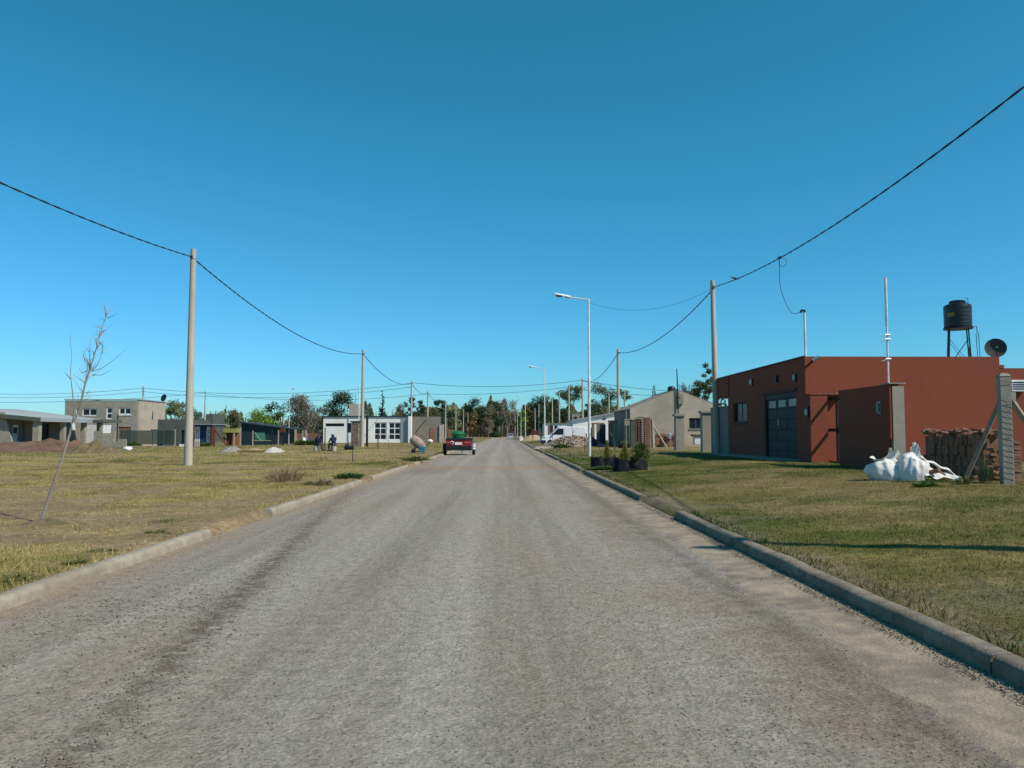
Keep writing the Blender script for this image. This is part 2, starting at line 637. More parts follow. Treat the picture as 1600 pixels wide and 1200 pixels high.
def mix(a, b, fac, mode='MIX', nodes=None, links=None):
    nodes, links = nodes or n, links or l
    m = nodes.new('ShaderNodeMix')
    m.data_type = 'RGBA'
    m.blend_type = mode
    for v, k in ((a, 'A'), (b, 'B'), (fac, 'Factor')):
        if hasattr(v, 'is_linked') or hasattr(v, 'links'): links.new(v, m.inputs[k])
        elif hasattr(v, '__len__'): m.inputs[k].default_value = (*v, 1)
        else: m.inputs[k].default_value = v
    return m.outputs['Result']


f1 = ramp(nz(16), [(.28, .42), (.5, .95), (.74, 1.5)])
f4 = ramp(nz(4.5), [(.3, .68), (.5, 1.0), (.7, 1.28)])
f2 = ramp(nz(1.3), [(.3, .78), (.7, 1.2)])
f3 = ramp(nz(.35, 8, stretch=(1, 2.2, 1)), [(.38, 0.), (.62, .35)])
c = mix(at.outputs['Color'], f1, 1.0, 'MULTIPLY')
c = mix(c, f2, 1.0, 'MULTIPLY')
c = mix(c, f4, 1.0, 'MULTIPLY')
c = mix(c, (.12, .10, .046), f3)
l.new(c, p.inputs['Base Color'])
bp = n.new('ShaderNodeBump')
bp.inputs['Strength'].default_value = .9
bp.inputs['Distance'].default_value = .05
l.new(nz(14), bp.inputs['Height'])
l.new(bp.outputs['Normal'], p.inputs['Normal'])
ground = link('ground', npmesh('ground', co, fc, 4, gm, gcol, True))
tag(ground, kind='structure')

# ------------------------------------------------ road
rm = bpy.data.materials.new('gravel_road')
rm.use_nodes = True
n, l = rm.node_tree.nodes, rm.node_tree.links
p = n['Principled BSDF']
p.inputs['Roughness'].default_value = .95
p.inputs['Specular IOR Level'].default_value = .12
geo = n.new('ShaderNodeNewGeometry')
sep = n.new('ShaderNodeSeparateXYZ')
l.new(geo.outputs['Position'], sep.inputs['Vector'])


def mth(op, a, b=None, c=None):
    m = n.new('ShaderNodeMath')
    m.operation = op
    for k, v in enumerate((a, b, c)):
        if v is None: continue
        if hasattr(v, 'links'): l.new(v, m.inputs[k])
        else: m.inputs[k].default_value = v
    return m.outputs[0]


def band(coord, centre, width, wob=None, amp=0):
    v = mth('SUBTRACT', coord, centre)
    if wob is not None: v = mth('ADD', v, mth('MULTIPLY', mth('SUBTRACT', wob, .5), amp))
    v = mth('DIVIDE', v, width)
    v = mth('MULTIPLY', v, v)
    return mth('MULTIPLY', mth('POWER', 2.718, mth('MULTIPLY', v, -1)), 1.0)


xx, yy = sep.outputs['X'], sep.outputs['Y']
wob = nz(.5, 4)
base = ramp(nz(1.0, 8, stretch=(2.2, .07, 1)), [(.30, (.31, .28, .24)), (.5, (.41, .37, .32)), (.68, (.50, .455, .40))])
base = mix(base, (.40, .30, .22), ramp(nz(.45, 6, stretch=(1, .35, 1)), [(.45, 0), (.7, .55)]))
# worn tracks, paler and finer
for cx, w, k in ((-1.9, .26, .5), (-.45, .26, .5), (1.15, .30, .4), (-2.75, .25, .3)):
    base = mix(base, (.52, .475, .415), mth('MULTIPLY', band(xx, cx, w, wob, .5), k))
for cx, w, k in ((-1.15, .20, .20), (.35, .28, .22), (1.85, .2, .22)):
    base = mix(base, (.24, .21, .18), mth('MULTIPLY', mth('MULTIPLY', band(xx, cx, w, wob, .6), ramp(nz(1.4, 8, stretch=(1, .3, 1)), [(.4, 0), (.62, 1.)])), k))
# loose dark gravel swept into a ridge that drifts towards the left kerb
ridge = mth('ADD', xx, mth('MULTIPLY', yy, .118))
patchy = ramp(nz(7, 8), [(.38, 0), (.54, 1.)])
gr = mth('MULTIPLY', band(ridge, -1.47, .12, nz(1.1, 5), .35), mth('MULTIPLY', band(yy, 8, 8), .85))
base = mix(base, (.16, .125, .095), mth('MULTIPLY', gr, patchy))
base = mix(base, (.30, .21, .16), mth('MULTIPLY', band(xx, 1.75, .6, wob, .8), ramp(nz(.8, 8), [(.4, 0), (.65, .6)])))
# reddish earth over a trench across the street
tr = mth('MULTIPLY', band(yy, 34.0, 1.35, nz(.6, 6), 2.4), ramp(nz(1.6, 8), [(.3, .15), (.6, .85)]))
base = mix(base, (.50, .30, .205), tr)
tr2 = mth('MULTIPLY', band(yy, 30.5, 3.0, nz(.8, 6), 3), mth('MULTIPLY', band(xx, -2.9, .9), .5))
base = mix(base, (.27, .19, .145), tr2)
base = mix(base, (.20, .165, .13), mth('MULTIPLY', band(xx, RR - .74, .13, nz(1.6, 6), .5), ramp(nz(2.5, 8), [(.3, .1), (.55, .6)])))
# dust against the left kerb
base = mix(base, (.44, .345, .25), mth('MULTIPLY', band(xx, RL, .35, nz(1.3, 6), .6), .8))
grain = ramp(nz(50, 6), [(.28, .30), (.45, .90), (.60, 1.10), (.76, 1.65)])
mid = ramp(nz(9, 6), [(.3, .74), (.5, 1.0), (.7, 1.24)])
base = mix(base, mid, 1.0, 'MULTIPLY')
vo = n.new('ShaderNodeTexVoronoi')
vo.inputs['Scale'].default_value = 26
l.new(geo.outputs['Position'], vo.inputs['Vector'])
chips = ramp(vo.outputs['Color'], [(.08, .80), (.3, 1.0), (.85, 1.0), (1., 1.15)])
base = mix(base, grain, 1.0, 'MULTIPLY')
base = mix(base, chips, .8, 'MULTIPLY')
base = mix(base, (.65, .648, .63), 1.0, 'MULTIPLY')
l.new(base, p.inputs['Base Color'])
bp = n.new('ShaderNodeBump')
bp.inputs['Strength'].default_value = 1.0
bp.inputs['Distance'].default_value = .012
hh = mth('ADD', nz(48, 7), mth('MULTIPLY', vo.outputs['Distance'], .6))
l.new(hh, bp.inputs['Height'])
l.new(bp.outputs['Normal'], p.inputs['Normal'])
ry = np.concatenate([np.arange(-14, 40, .3), np.arange(40, 440, 4)])
rx = np.linspace(RL, RR, 36)
ax_, ay_ = np.meshgrid(rx, ry)
az_ = (fbm(ax_ * .9, ay_ * .35, 71) - .5) * .018 * (1 - sst(20, 40, ay_)) * sst(0, .5, ax_ - RL) * sst(0, .9, RR - ax_)
ii = (np.arange(len(ry) - 1)[:, None] * 36 + np.arange(35)[None]).reshape(-1)
road = link('road', npmesh('road', np.stack([ax_, ay_, az_], -1).reshape(-1, 3), np.stack([ii, ii + 1, ii + 37, ii + 36], -1), 4, rm, None, True))
tag(road, kind='structure')

# concrete gutter strip with dust, along the right kerb
gy_ = np.concatenate([np.arange(-4, 30, .08), np.arange(30, 112, 1.)])
nu = 7
uu = np.linspace(0, 1, nu)
edge = RR - .62 + (fbm(gy_ * 1.3, gy_ * 0, 81) - .5) * .34 + (fbm(gy_ * 6, gy_ * 0, 83) - .5) * .14
ax_ = edge[:, None] * (1 - uu) + (RR - .002) * uu
ay_ = np.repeat(gy_[:, None], nu, 1)
az_ = .012 + .03 * uu[None] ** 2 + (fbm(ax_ * 3, ay_ * 3, 82) - .5) * .01 - .02 * (uu[None] == 0)
ii = (np.arange(len(gy_) - 1)[:, None] * nu + np.arange(nu - 1)[None]).reshape(-1)
gut = link('gutter', npmesh('gutter', np.stack([ax_, ay_, az_], -1).reshape(-1, 3), np.stack([ii, ii + 1, ii + nu + 1, ii + nu], -1), 4, 'gutter_dust', None, True))
tag(gut, kind='structure')


def kerb(side, y0, y1, material, top=.15, w=.16):
    """cast concrete kerb with a rounded lip, slightly out of line"""
    m = MB()
    ys_ = [y0 + (y1 - y0) * k / max(2, int((y1 - y0) / .35)) for k in range(max(2, int((y1 - y0) / .35)) + 1)]
    prof = [(0, -.1), (0, top - .05), (.012, top - .02), (.035, top - .004), (.06, top), (w - .02, top), (w, top - .015), (w, -.1)]
    e = RL if side < 0 else RR
    for yv in ys_:
        wx = (float(fbm(yv * .7, side * 3.1, 91)) - .5) * .05
        wz = (float(fbm(yv * 1.1, side * 5.1, 92)) - .5) * .03 + (float(fbm(yv * 4, side * 5.1, 93)) - .5) * .014
        for (u, z) in prof:
            m.v.append(Vector((e + side * u + side * wx * .6, yv, z + (wz if z > 0 else 0))))
    k = len(prof)
    for i in range(len(ys_) - 1):
        for j in range(k - 1):
            q = (i * k + j, (i + 1) * k + j, (i + 1) * k + j + 1, i * k + j + 1)
            m.f.append(q if side > 0 else q[::-1])
    a, b = tuple(range(k)), tuple(range((len(ys_) - 1) * k, len(ys_) * k))
    m.f += [a, b[::-1]] if side > 0 else [a[::-1], b]
    o = m.build('kerb', material, smooth=True)
    return tag(o, kind='structure')


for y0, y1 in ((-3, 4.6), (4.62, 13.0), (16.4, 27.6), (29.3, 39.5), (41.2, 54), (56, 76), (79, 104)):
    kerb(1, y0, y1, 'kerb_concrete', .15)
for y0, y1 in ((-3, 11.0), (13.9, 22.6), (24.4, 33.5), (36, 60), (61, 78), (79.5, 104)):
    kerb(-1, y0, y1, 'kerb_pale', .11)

# ------------------------------------------------ grass blades (stuff)
def blades(name, n_, x0, x1, y0, y1, lmin, lmax, w, keep, seed, lean=.7):
    rg = np.random.default_rng(seed)
    x, y = rg.uniform(x0, x1, n_), y0 + (y1 - y0) * rg.uniform(0, 1, n_) ** 1.35
    g, b = greenness(x, y), bareness(x, y)
    sel = keep(x, y, g, b, rg.uniform(0, 1, n_))
    x, y, g, b = x[sel], y[sel], g[sel], b[sel]
    k = len(x)
    tuft = fbm(x * 2.6, y * 2.6, 33)
    h = rg.uniform(lmin, lmax, k) * (.55 + 1.1 * tuft) * (1 - .4 * b)
    a, la = rg.uniform(0, 6.283, k), rg.uniform(0, 6.283, k)
    ln = rg.uniform(.2, 1, k) * lean * h
    z = gz(x, y) + (fbm(x * 2.5, y * 2.5, 61) - .5) * .05 * (1 - sst(14, 40, y)) - .006
    ww = w * rg.uniform(.6, 1.3, k) * (1 + y * .035)
    p0 = np.stack([x - np.cos(a) * ww, y - np.sin(a) * ww, z], -1)
    p1 = np.stack([x + np.cos(a) * ww, y + np.sin(a) * ww, z], -1)
    p2 = np.stack([x + np.cos(la) * ln, y + np.sin(la) * ln, z + h], -1)
    v = np.stack([p0, p1, p2], 1).reshape(-1, 3)
    t = np.clip(g + rg.normal(0, .22, k), 0, 1)[:, None]
    straw = np.array((.44, .345, .14)) * (x < 0)[:, None] + np.array((.26, .205, .075)) * (x >= 0)[:, None]
    c = straw * (1 - t) + np.array((.072, .105, .016)) * t
    c = c * rg.uniform(.65, 1.25, k)[:, None]
    me = npmesh(name, v, np.arange(3 * k).reshape(-1, 3), 3, 'grass', np.repeat(c, 3, 0))
    return tag(link(name, me), kind='stuff')


def clear_r(x, y):
    kg = ((y > 13.05) & (y < 16.35) & (x < 3.6)) | ((y > 27.6) & (y < 29.3) & (x < 5.2))
    return ~kg


blades('lawn_grass', 300000, RR + .17, 13.5, 4.0, 34, .012, .036, .0036, lambda x, y, g, b, r: clear_r(x, y) & (r > b * .85) & ~((x > 10.7) & (y > 28.4)), 1)
blades('dry_lawn_grass', 280000, -19, RL - .15, 5.2, 40, .014, .052, .0045, lambda x, y, g, b, r: (r > b * .95) & (x > -4.8 - y * .62) & ~((y > 11) & (y < 13.9) & (x > -4.6)), 2)
blades('kerb_weeds', 9000, RR + .16, RR + .42, 4.5, 60, .04, .10, .006, lambda x, y, g, b, r: clear_r(x, y) & (r < fbm(x * 1.5, y * 1.5, 37) * 1.3 - .1), 3, .9)
blades('verge_weeds', 16000, RL - .45, RL - .11, 5, 60, .03, .09, .006, lambda x, y, g, b, r: (r < fbm(x * 1.5, y * 1.5, 38) * 1.3 - .3) & ~((y > 11) & (y < 13.9)), 4, .9)
blades('field_grass', 90000, -62, 22, 36, 118, .04, .12, .007, lambda x, y, g, b, r: ((x < RL - .3) | ((x > RR + .3) & (x < 9.6))) & (r > b * .7), 5, .7)


blades('clippings', 12000, RR + .2, 12.5, 4.0, 24, .03, .075, .003, lambda x, y, g, b, r: clear_r(x, y) & (fbm(x * .9, y * .9, 77) > .5), 11, 1.6)
blades('left_strands', 16000, -15, RL - .25, 5.2, 30, .04, .10, .0035, lambda x, y, g, b, r: (fbm(x * .8, y * .8, 78) > .48) & (x > -4.8 - y * .62) & ~((y > 11) & (y < 13.9) & (x > -4.6)), 12, 1.4)


def tuft(name, x, y, rad, n_, h, cols, label, cat, group=None, flat=.55, w=.008):
    """one weed or bush of loose leaves and stalks"""
    rg = np.random.default_rng(int(abs(x * 131 + y * 977)) + n_)
    a, r = rg.uniform(0, 6.283, n_), rad * np.sqrt(rg.uniform(0, 1, n_))
    bx, by = r * np.cos(a) * .5, r * np.sin(a) * .5
    z0 = float(gz(x, y))
    hh = h * rg.uniform(.3, 1, n_) * (1 - .5 * (r / rad) ** 2)
    tx, ty = r * np.cos(a) + rg.normal(0, rad * .15, n_), r * np.sin(a) + rg.normal(0, rad * .15, n_)
    s = rg.uniform(0, 6.283, n_)
    ww = w * rg.uniform(.6, 1.5, n_)
    mid = np.stack([(bx + tx) / 2, (by + ty) / 2, hh * .7], -1)
    dx = np.stack([np.cos(s) * ww, np.sin(s) * ww, 0 * s], -1)
    p0, p2 = np.stack([bx, by, 0 * s - .01], -1), np.stack([tx, ty, hh], -1)
    v = np.stack([p0, mid + dx, p2, mid - dx], 1).reshape(-1, 3)
    ci = rg.integers(0, len(cols), n_)
    c = np.array(cols)[ci] * rg.uniform(.5, 1.1, n_)[:, None]
    me = npmesh(name, v, np.arange(4 * n_).reshape(-1, 4), 4, 'leaves', np.repeat(c, 4, 0))
    o = link(name, me, None, (x, y, z0))
    return tag(o, label, cat, group)


GRN, DRY = [(.10, .18, .045), (.14, .22, .06), (.075, .135, .035)], [(.42, .31, .18), (.30, .22, .13), (.48, .37, .22)]
q = G(1183, 918)
tuft('grass_clump', q.x, q.y, .30, 700, .09, [(.10, .13, .04), (.16, .16, .06), (.07, .10, .03)], 'low clump of green grass growing at the gutter edge beside the right kerb', 'grass clump', w=.006)
q = G(546, 748)
tuft('weed', q.x, q.y, .5, 320, .22, GRN, 'bright green leafy weed beside the left kerb gap', 'weed', w=.03)
q = G(445, 752)
tuft('dry_bush', q.x, q.y, .8, 420, .5, DRY, 'brown dried out scrub bush on the left verge', 'bush', w=.009)
q = G(500, 758)
tuft('dry_weed', q.x, q.y, .5, 260, .2, DRY + GRN[:1], 'low withered brown weed patch between the dry bush and the green weed', 'weed', w=.016)
q = G(648, 720)
tuft('weed', q.x, q.y, .8, 260, .28, GRN + DRY[:1], 'low green weed patch at the kerb in front of the cement mixer', 'weed', w=.04)
for px, py, s, lb_ in ((262, 815, .3, 'largest green grass clump in the dry lawn near the left kerb end'), (120, 880, .16, 'green grass clump close to the left kerb below the sapling'), (30, 905, .22, 'green grass clump at the left frame edge beside the kerb'), (243, 832, .2, 'green grass clump nearest the end of the left kerb'), (160, 862, .2, 'green grass clump midway along the near left kerb')):
    q = G(px, py)
    tuft('grass_clump', q.x, q.y, s, 130, .055, [(.15, .18, .06), (.22, .21, .09), (.10, .14, .045), (.27, .23, .1)], lb_, 'grass clump', 'green clumps in the dry left lawn', w=.006)

# ------------------------------------------------ loose stones on the road (stuff)
def pebbles(name, n_, x0, x1, y0, y1, s0, s1, keep, seed, pale=.5):
    rg = np.random.default_rng(seed)
    x, y = rg.uniform(x0, x1, n_), y0 + (y1 - y0) * rg.uniform(0, 1, n_) ** 1.6
    s = keep(x, y, rg.uniform(0, 1, n_))
    x, y = x[s], y[s]
    k = len(x)
    sz = s0 + (s1 - s0) * rg.uniform(0, 1, k) ** 3
    d = np.array([(1, 0, 0), (0, 1, 0), (-1, 0, 0), (0, -1, 0), (0, 0, .75), (0, 0, -.5)])
    v = d[None] * sz[:, None, None] * rg.uniform(.6, 1.3, (k, 6, 1))
    a = rg.uniform(0, 6.283, k)
    ca, sa = np.cos(a)[:, None], np.sin(a)[:, None]
    vx, vy = v[..., 0] * ca - v[..., 1] * sa, v[..., 0] * sa + v[..., 1] * ca
    zz = (fbm(x * .9, y * .35, 71) - .5) * .018 * (1 - sst(20, 40, y)) * sst(0, .5, x - RL) * sst(0, .9, RR - x)
    v = np.stack([vx + x[:, None], vy + y[:, None], v[..., 2] + zz[:, None] + sz[:, None] * .25], -1).reshape(-1, 3)
    f = np.array([(0, 1, 4), (1, 2, 4), (2, 3, 4), (3, 0, 4), (1, 0, 5), (2, 1, 5), (3, 2, 5), (0, 3, 5)])
    fc_ = (np.arange(k)[:, None, None] * 6 + f[None]).reshape(-1, 3)
    t = rg.uniform(0, 1, k) ** (1.6 - pale)
    c = np.array((.12, .10, .085)) * (1 - t[:, None]) + np.array((.25, .225, .19)) * t[:, None]
    c[rg.uniform(0, 1, k) < .04] = (.21, .145, .105)
    return tag(link(name, npmesh(name, v, fc_, 3, 'pebbles', np.repeat(c, 6, 0))), kind='stuff')


def on_ridge(x, y):
    return np.exp(-((x + .118 * y + 1.47) / .22) ** 2)


pebbles('road_gravel', 110000, RL + .1, RR - .5, 2.8, 26, .0025, .008, lambda x, y, r: r < .12 + .4 * fbm(x * 1.5, y * .3, 55), 5, .4)
pebbles('loose_gravel', 34000, -4, -1.3, 3, 22, .004, .012, lambda x, y, r: (r < on_ridge(x, y)) & (x > RL + .05), 6, .05)
pebbles('pale_chips', 6000, RL + .1, -1.9, 3.5, 9.5, .006, .016, lambda x, y, r: r < np.exp(-((y - 6.6) / 1.1) ** 2) * np.exp(-((x + 3.0) / .8) ** 2), 8, 1.1)

blades('gutter_shade_weeds', 14000, RR - .13, RR - .005, 3.5, 45, .015, .05, .004, lambda x, y, g, b, r: r < fbm(x * 3, y * 1.2, 39) * 1.6 - .45, 13, .9)  # weeds at the kerb foot, added partly to darken its shadow
pebbles('gutter_shade_grit', 9000, RR - .16, RR - .005, 3.2, 30, .004, .012, lambda x, y, r: r < .8, 14, .0)  # debris kept dark so it also deepens the shadow under the kerb
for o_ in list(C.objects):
    if o_.name.startswith(('gutter_shade_weeds', 'gutter_shade_grit')): o_.location.z = .04 if 'weeds' not in o_.name else .0

# ================================================================= RED HOUSE (right, near)
XF, YN, YF = 11.0, 29.0, 38.9              # facade line, near and far wall
zt = Z(557, YN, 1300)
gf = .30
hs = thing('red_house', onground(14.5, 33), 'single storey brick red house with flat parapet and dark garage door', 'house')
gd = (29.95, 33.6, gf, 3.02)               # garage opening (y0,y1,z0,z1)
wd = (36.1, 38.2, 1.95, 2.85)
wall('y', XF, .22, YN + .22, YF, gf - .3, zt - .02, [gd, wd]).build('facade', 'red_wall', hs)
wall('x', YN, .22, XF, 18.15, gf - .3, zt).build('side_wall', 'red_wall', hs)
wall('x', YN + .03, .22, 18.153, 31, gf - .3, zt - .42).build('lower_side_wall', 'red_wall', hs)
B(18.15, 18.33, YN + .012, YN + .25, zt - .42, zt - .30).build('parapet_step', 'red_wall', hs)
B(XF + .22, 31, YN + .25, YF, zt - .75, zt - .55).build('roof_slab', 'plaster_grey', hs)
B(XF, 31, YF, YF + .2, gf - .3, zt - .5).build('back_wall', 'red_wall', hs)
B(XF - .03, XF + .22, YF - .001, YF + 2.0, zt - 1.02, zt - .02).build('eave_beam', 'red_wall', hs)
B(XF + .22, 31, YF + 1.8, YF + 2.0, zt - 1.02, zt - .02).build('rear_beam', 'red_wall', hs)
B(XF + .22, 31, YF + .2, YF + 1.8, zt - .4, zt - .25).build('porch_roof', 'plaster_grey', hs)
B(XF - .05, XF + .02, YN - .02, YF + 2.03, zt - .0195, zt + .03).build('coping', 'red_dark_trim', hs)
# corner pier with a ledge
B(XF + .003, XF + .62, YN - .42, YN + .003, gf - .3, Z(617, YN - .42, 1275)).build('corner_pier', 'red_wall', hs)
B(XF - .02, XF + 1.3, YN - .44, YN - .004, Z(617, YN - .42, 1275), Z(617, YN - .42, 1275) + .045).build('ledge', 'red_wall', hs)
m = MB()
lg = random.Random(3)
for k in range(14): m.obox((XF + .45 + lg.uniform(0, .8), YN - .2 + lg.uniform(-.15, .12), Z(617, YN - .42, 1275) + .06), (lg.uniform(.04, .12), lg.uniform(.04, .1), lg.uniform(.02, .05)), Matrix.Rotation(lg.uniform(0, 3), 3, 'Z'))
tag(m.build('mortar_crumbs', 'concrete', hs), kind='stuff')
# garage door
g = MB().box(XF + .03, XF + .12, gd[0] + .004, gd[0] + .09, gd[2], gd[3] - .004).box(XF + .03, XF + .12, gd[1] - .09, gd[1] - .004, gd[2], gd[3] - .004) \
    .box(XF + .03, XF + .12, gd[0] + .09, gd[1] - .09, gd[3] - .2, gd[3] - .004).build('garage_door', 'garage', hs)
rows, cols_ = 6, 3
dw, dh = (gd[1] - gd[0] - .18) / cols_, (gd[3] - .2 - gd[2]) / rows
for i in range(cols_):
    for j in range(rows):
        u0, w0 = gd[0] + .09 + i * dw, gd[2] + j * dh
        if j == rows - 1:
            B(XF + .085, XF + .12, u0 + .02, u0 + dw - .02, w0 + dh - .07, w0 + dh).build('panel', 'garage', g)
            B(XF + .085, XF + .12, u0 + .02, u0 + dw - .02, w0 + .01, w0 + .07).build('panel', 'garage', g)
            B(XF + .10, XF + .11, u0 + .14, u0 + dw - .14, w0 + .072, w0 + dh - .072).build('glass_pane', 'glass_pale', g)
            B(XF + .088, XF + .12, u0 + .02, u0 + .14, w0 + .072, w0 + dh - .072).build('panel', 'garage', g)
            B(XF + .088, XF + .12, u0 + dw - .14, u0 + dw - .02, w0 + .072, w0 + dh - .072).build('panel', 'garage', g)
        else:
            B(XF + .085 + .008 * ((i + j) % 2), XF + .12, u0 + .012, u0 + dw - .012, w0 + .012, w0 + dh - .012).build('panel', 'garage', g, bevel=.01)
B(XF + .12, XF + .16, gd[0], gd[1], gd[2], gd[3] - .01).build('backing', 'garage', g)
B(XF + .05, XF + .085, 32.1, 32.16, 1.75, 1.98).build('door_handle', 'galv', g)
B(XF - .05, XF + .02, gd[0] - .1, gd[1] + .05, gd[3] + .002, gd[3] + .1).build('lintel', 'red_dark_trim', hs)
window(hs, 'y', XF + .08, *wd, cols=2, fw=.06, frame='dark_metal')
B(XF - .04, XF + .10, wd[0] - .06, wd[1] + .06, wd[2] - .09, wd[2] - .003).build('window_sill', 'red_dark_trim', hs)
for px, py, mt, nm in ((1178, 597, 'lamp_white', 'wall_lamp'), (1247, 590, 'galv', 'wall_lamp'), (1255, 644, 'galv', 'wall_lamp')):
    D = XF * FPX / (px - 787) if py < 640 else YN - .25
    z = Z(py, D, px)
    m = MB().box(XF - .04, XF, D - .07, D + .07, z - .17, z + .17) if py < 640 else MB().box(XF - .05, XF + .003, D - .06, D + .06, z - .2, z + .2)
    lm_ = m.build(nm, 'dark_metal', hs)
    MB().lathe((XF - .09, D, z - .13), [(.03, 0), (.065, .05), (.06, .2), (.03, .26)], 10).build('shade', mt, lm_, smooth=True)
D = XF * FPX / (1217 - 787)
z = Z(592, D, 1217)
B(XF - .10, XF, D - .13, D + .13, z - .13, z + .13).build('meter_box', 'dark_metal', hs)
# small security light on the corner of the parapet
m = MB().tube([(XF + .05, YN - .002, zt - .38), (XF + .22, YN - .25, zt - .16)], [.035, .05], 8)
c_ = m.build('rain_spout', 'red_dark_trim', hs)
MB().tube([(XF + .20, YN - .22, zt - .18), (XF + .40, YN - .30, zt - .04)], .06, 10).build('spout_end', 'galv', c_, smooth=True)
q = onground(XF - .2, 34)
B(XF - .85, XF - .005, YN + .6, YF - .3, q.z - .1, q.z + .07).build('door_step', 'concrete', hs)

# air conditioner grille on the far right of the wall
q = W(1591, 603, YN)
ac = thing('air_conditioner', (q.x, YN, q.z - .2), 'small white air conditioner unit on red wall behind concrete fence post', 'air conditioner')
B(q.x - .40, q.x + .20, YN - .25, YN + .02, q.z - .22, q.z + .2).build('casing', 'lamp_white', ac, bevel=.02)
for k in range(4): B(q.x - .36, q.x + .08, YN - .262, YN - .252, q.z - .14 + k * .08, q.z - .105 + k * .08).build('grille_slat', 'dark_metal', ac)

# satellite dish behind the parapet
q = W(1555, 545, 30.2)
di = thing('satellite_dish', (q.x, 30.2, zt - .55), 'round dark grey satellite dish above the red parapet', 'satellite dish')
dm = Matrix.Rotation(R(-24), 3, 'Z') @ Matrix.Rotation(R(80), 3, 'X')
MB().lathe(q, [(.04, .0), (.14, .012), (.26, .05), (.37, .11), (.375, .125), (.36, .12), (.25, .062), (.05, .02)], 26, dm).build('reflector', 'dish_grey', di, smooth=True)
fe = Vector(q) + dm @ Vector((0, -.05, .42))
MB().tube([Vector(q) + dm @ Vector((0, -.36, .12)), fe], .012, 6).build('feed_arm', 'dark_metal', di)
MB().tube([fe, fe + dm @ Vector((0, .02, -.12))], .03, 8).build('receiver', 'galv', di)
MB().tube([(q.x, 30.35, zt - .56), (q.x, 30.35, q.z), Vector(q) + dm @ Vector((0, 0, -.01))], .022, 8).build('mount', 'dark_metal', di)

# water tank on its steel stand
TY = 33.0
tb, tt = W(1497, 512, TY), W(1497, 470, TY)
TX, TZ, TH = tb.x, tb.z, tt.z - tb.z
st = thing('tank_stand', (TX, TY, zt - .55), 'blue black steel leg stand with cross bracing on the red house roof', 'tank stand')
r_ = .48
MB().lathe((TX, TY, TZ - .07), [(.56, 0), (.56, .065)], 20).build('platform', 'dark_metal', st)
lp = []
for k in range(4):
    a = R(20 + 90 * k)
    b0, b1 = Vector((TX + .62 * math.cos(a), TY + .62 * math.sin(a), zt - .58)), Vector((TX + r_ * math.cos(a), TY + r_ * math.sin(a), TZ - .07))
    lp.append((b0, b1))
    MB().tube([b0, b1], .028, 8).build('leg', 'dark_metal', st)
for k in range(4):
    (a0, a1), (c0, c1) = lp[k], lp[(k + 1) % 4]
    MB().tube([a0.lerp(a1, .25), c0.lerp(c1, .8)], .009, 5).build('brace', 'dark_metal', st)
    MB().tube([a0.lerp(a1, .8), c0.lerp(c1, .25)], .009, 5).build('brace', 'dark_metal', st)
tk = thing('water_tank', (TX, TY, TZ), 'black plastic water tank with screw lid and yellow print, on steel stand', 'water tank')
rt = 20 / FPX * TY
prof = [(rt * .93, 0), (rt, .03)]
for k in range(5): prof += [(rt, .03 + k * .16 + .02), (rt * .985, .03 + k * .16 + .05), (rt, .03 + k * .16 + .08)]
prof += [(rt, TH * .76), (rt * .97, TH * .82), (rt * .60, TH * .90), (rt * .56, TH * .9)]
MB().lathe((TX, TY, TZ), prof, 32).build('body', 'black_plastic', tk, smooth=True)
MB().lathe((TX, TY, TZ + TH * .895), [(rt * .58, 0), (rt * .60, .02), (rt * .60, TH * .07), (rt * .5, TH * .105)], 24).build('lid', 'black_plastic', tk, smooth=True)
pp = [(TX + rt * .80, TY - .05, TZ + TH * .75), (TX + rt * .80, TY - .05, TZ + TH + .1), (TX + rt * .72, TY - .05, TZ + TH + .12), (TX + rt * .62, TY - .05, TZ + TH + .08)]
MB().tube(pp, .013, 6).build('vent_pipe', 'dark_metal', tk)
MB().tube([(TX + rt * .6, TY - .2, TZ + .03), (TX + rt * 1.25, TY - .2, TZ + .03), (TX + rt * 1.28, TY - .2, TZ - .25)], .016, 6).build('outlet_pipe', 'rust_metal', tk)
for dx in (-.05, .05): MB().tube([(TX + rt * 1.28 + dx, TY - .2, TZ - .24), (TX + rt * 1.4 + dx, TY - .2, zt - .57)], .014, 6).build('down_pipe', 'dark_metal', tk)
# faded yellow lettering on the tank flank, unreadable blocks as in the photograph
m = MB()
for k in range(4):
    a0 = R(198 + k * 8)
    for (u, v, wv, hv) in ((0, 0, .03, .16), (.035, .05, .02, .11)):
        aa = a0 + u / rt
        c0 = Vector((TX + (rt + .004) * math.cos(aa), TY + (rt + .004) * math.sin(aa), TZ + TH * .44 + v))
        m.obox(c0, (.006, wv, hv), Matrix.Rotation(aa, 3, 'Z'))
m.build('print', 'paint_yellow', tk)

# mast on the corner with the service drop
q0, q1 = W(1253, 556, YN + .3), W(1250, 487, YN + .3)
q0.x = XF + .14
mt_ = thing('service_mast', (q0.x, YN + .3, zt - .55), 'slim white service mast on the near corner of the red house', 'mast')
MB().tube([(q0.x, YN + .3, zt - .55), (q0.x, YN + .3, q1.z)], .04, 10).build('pipe', 'lamp_white', mt_, smooth=True)
MB().tube([(q0.x, YN + .3, q1.z - .03), (q0.x, YN + .3, q1.z + .05), (q0.x - .10, YN + .3, q1.z + .05), (q0.x - .14, YN + .3, q1.z - .03)], .05, 8).build('weather_head', 'dark_metal', mt_)
MASTTOP = Vector((q0.x - .14, YN + .3, q1.z - .03))

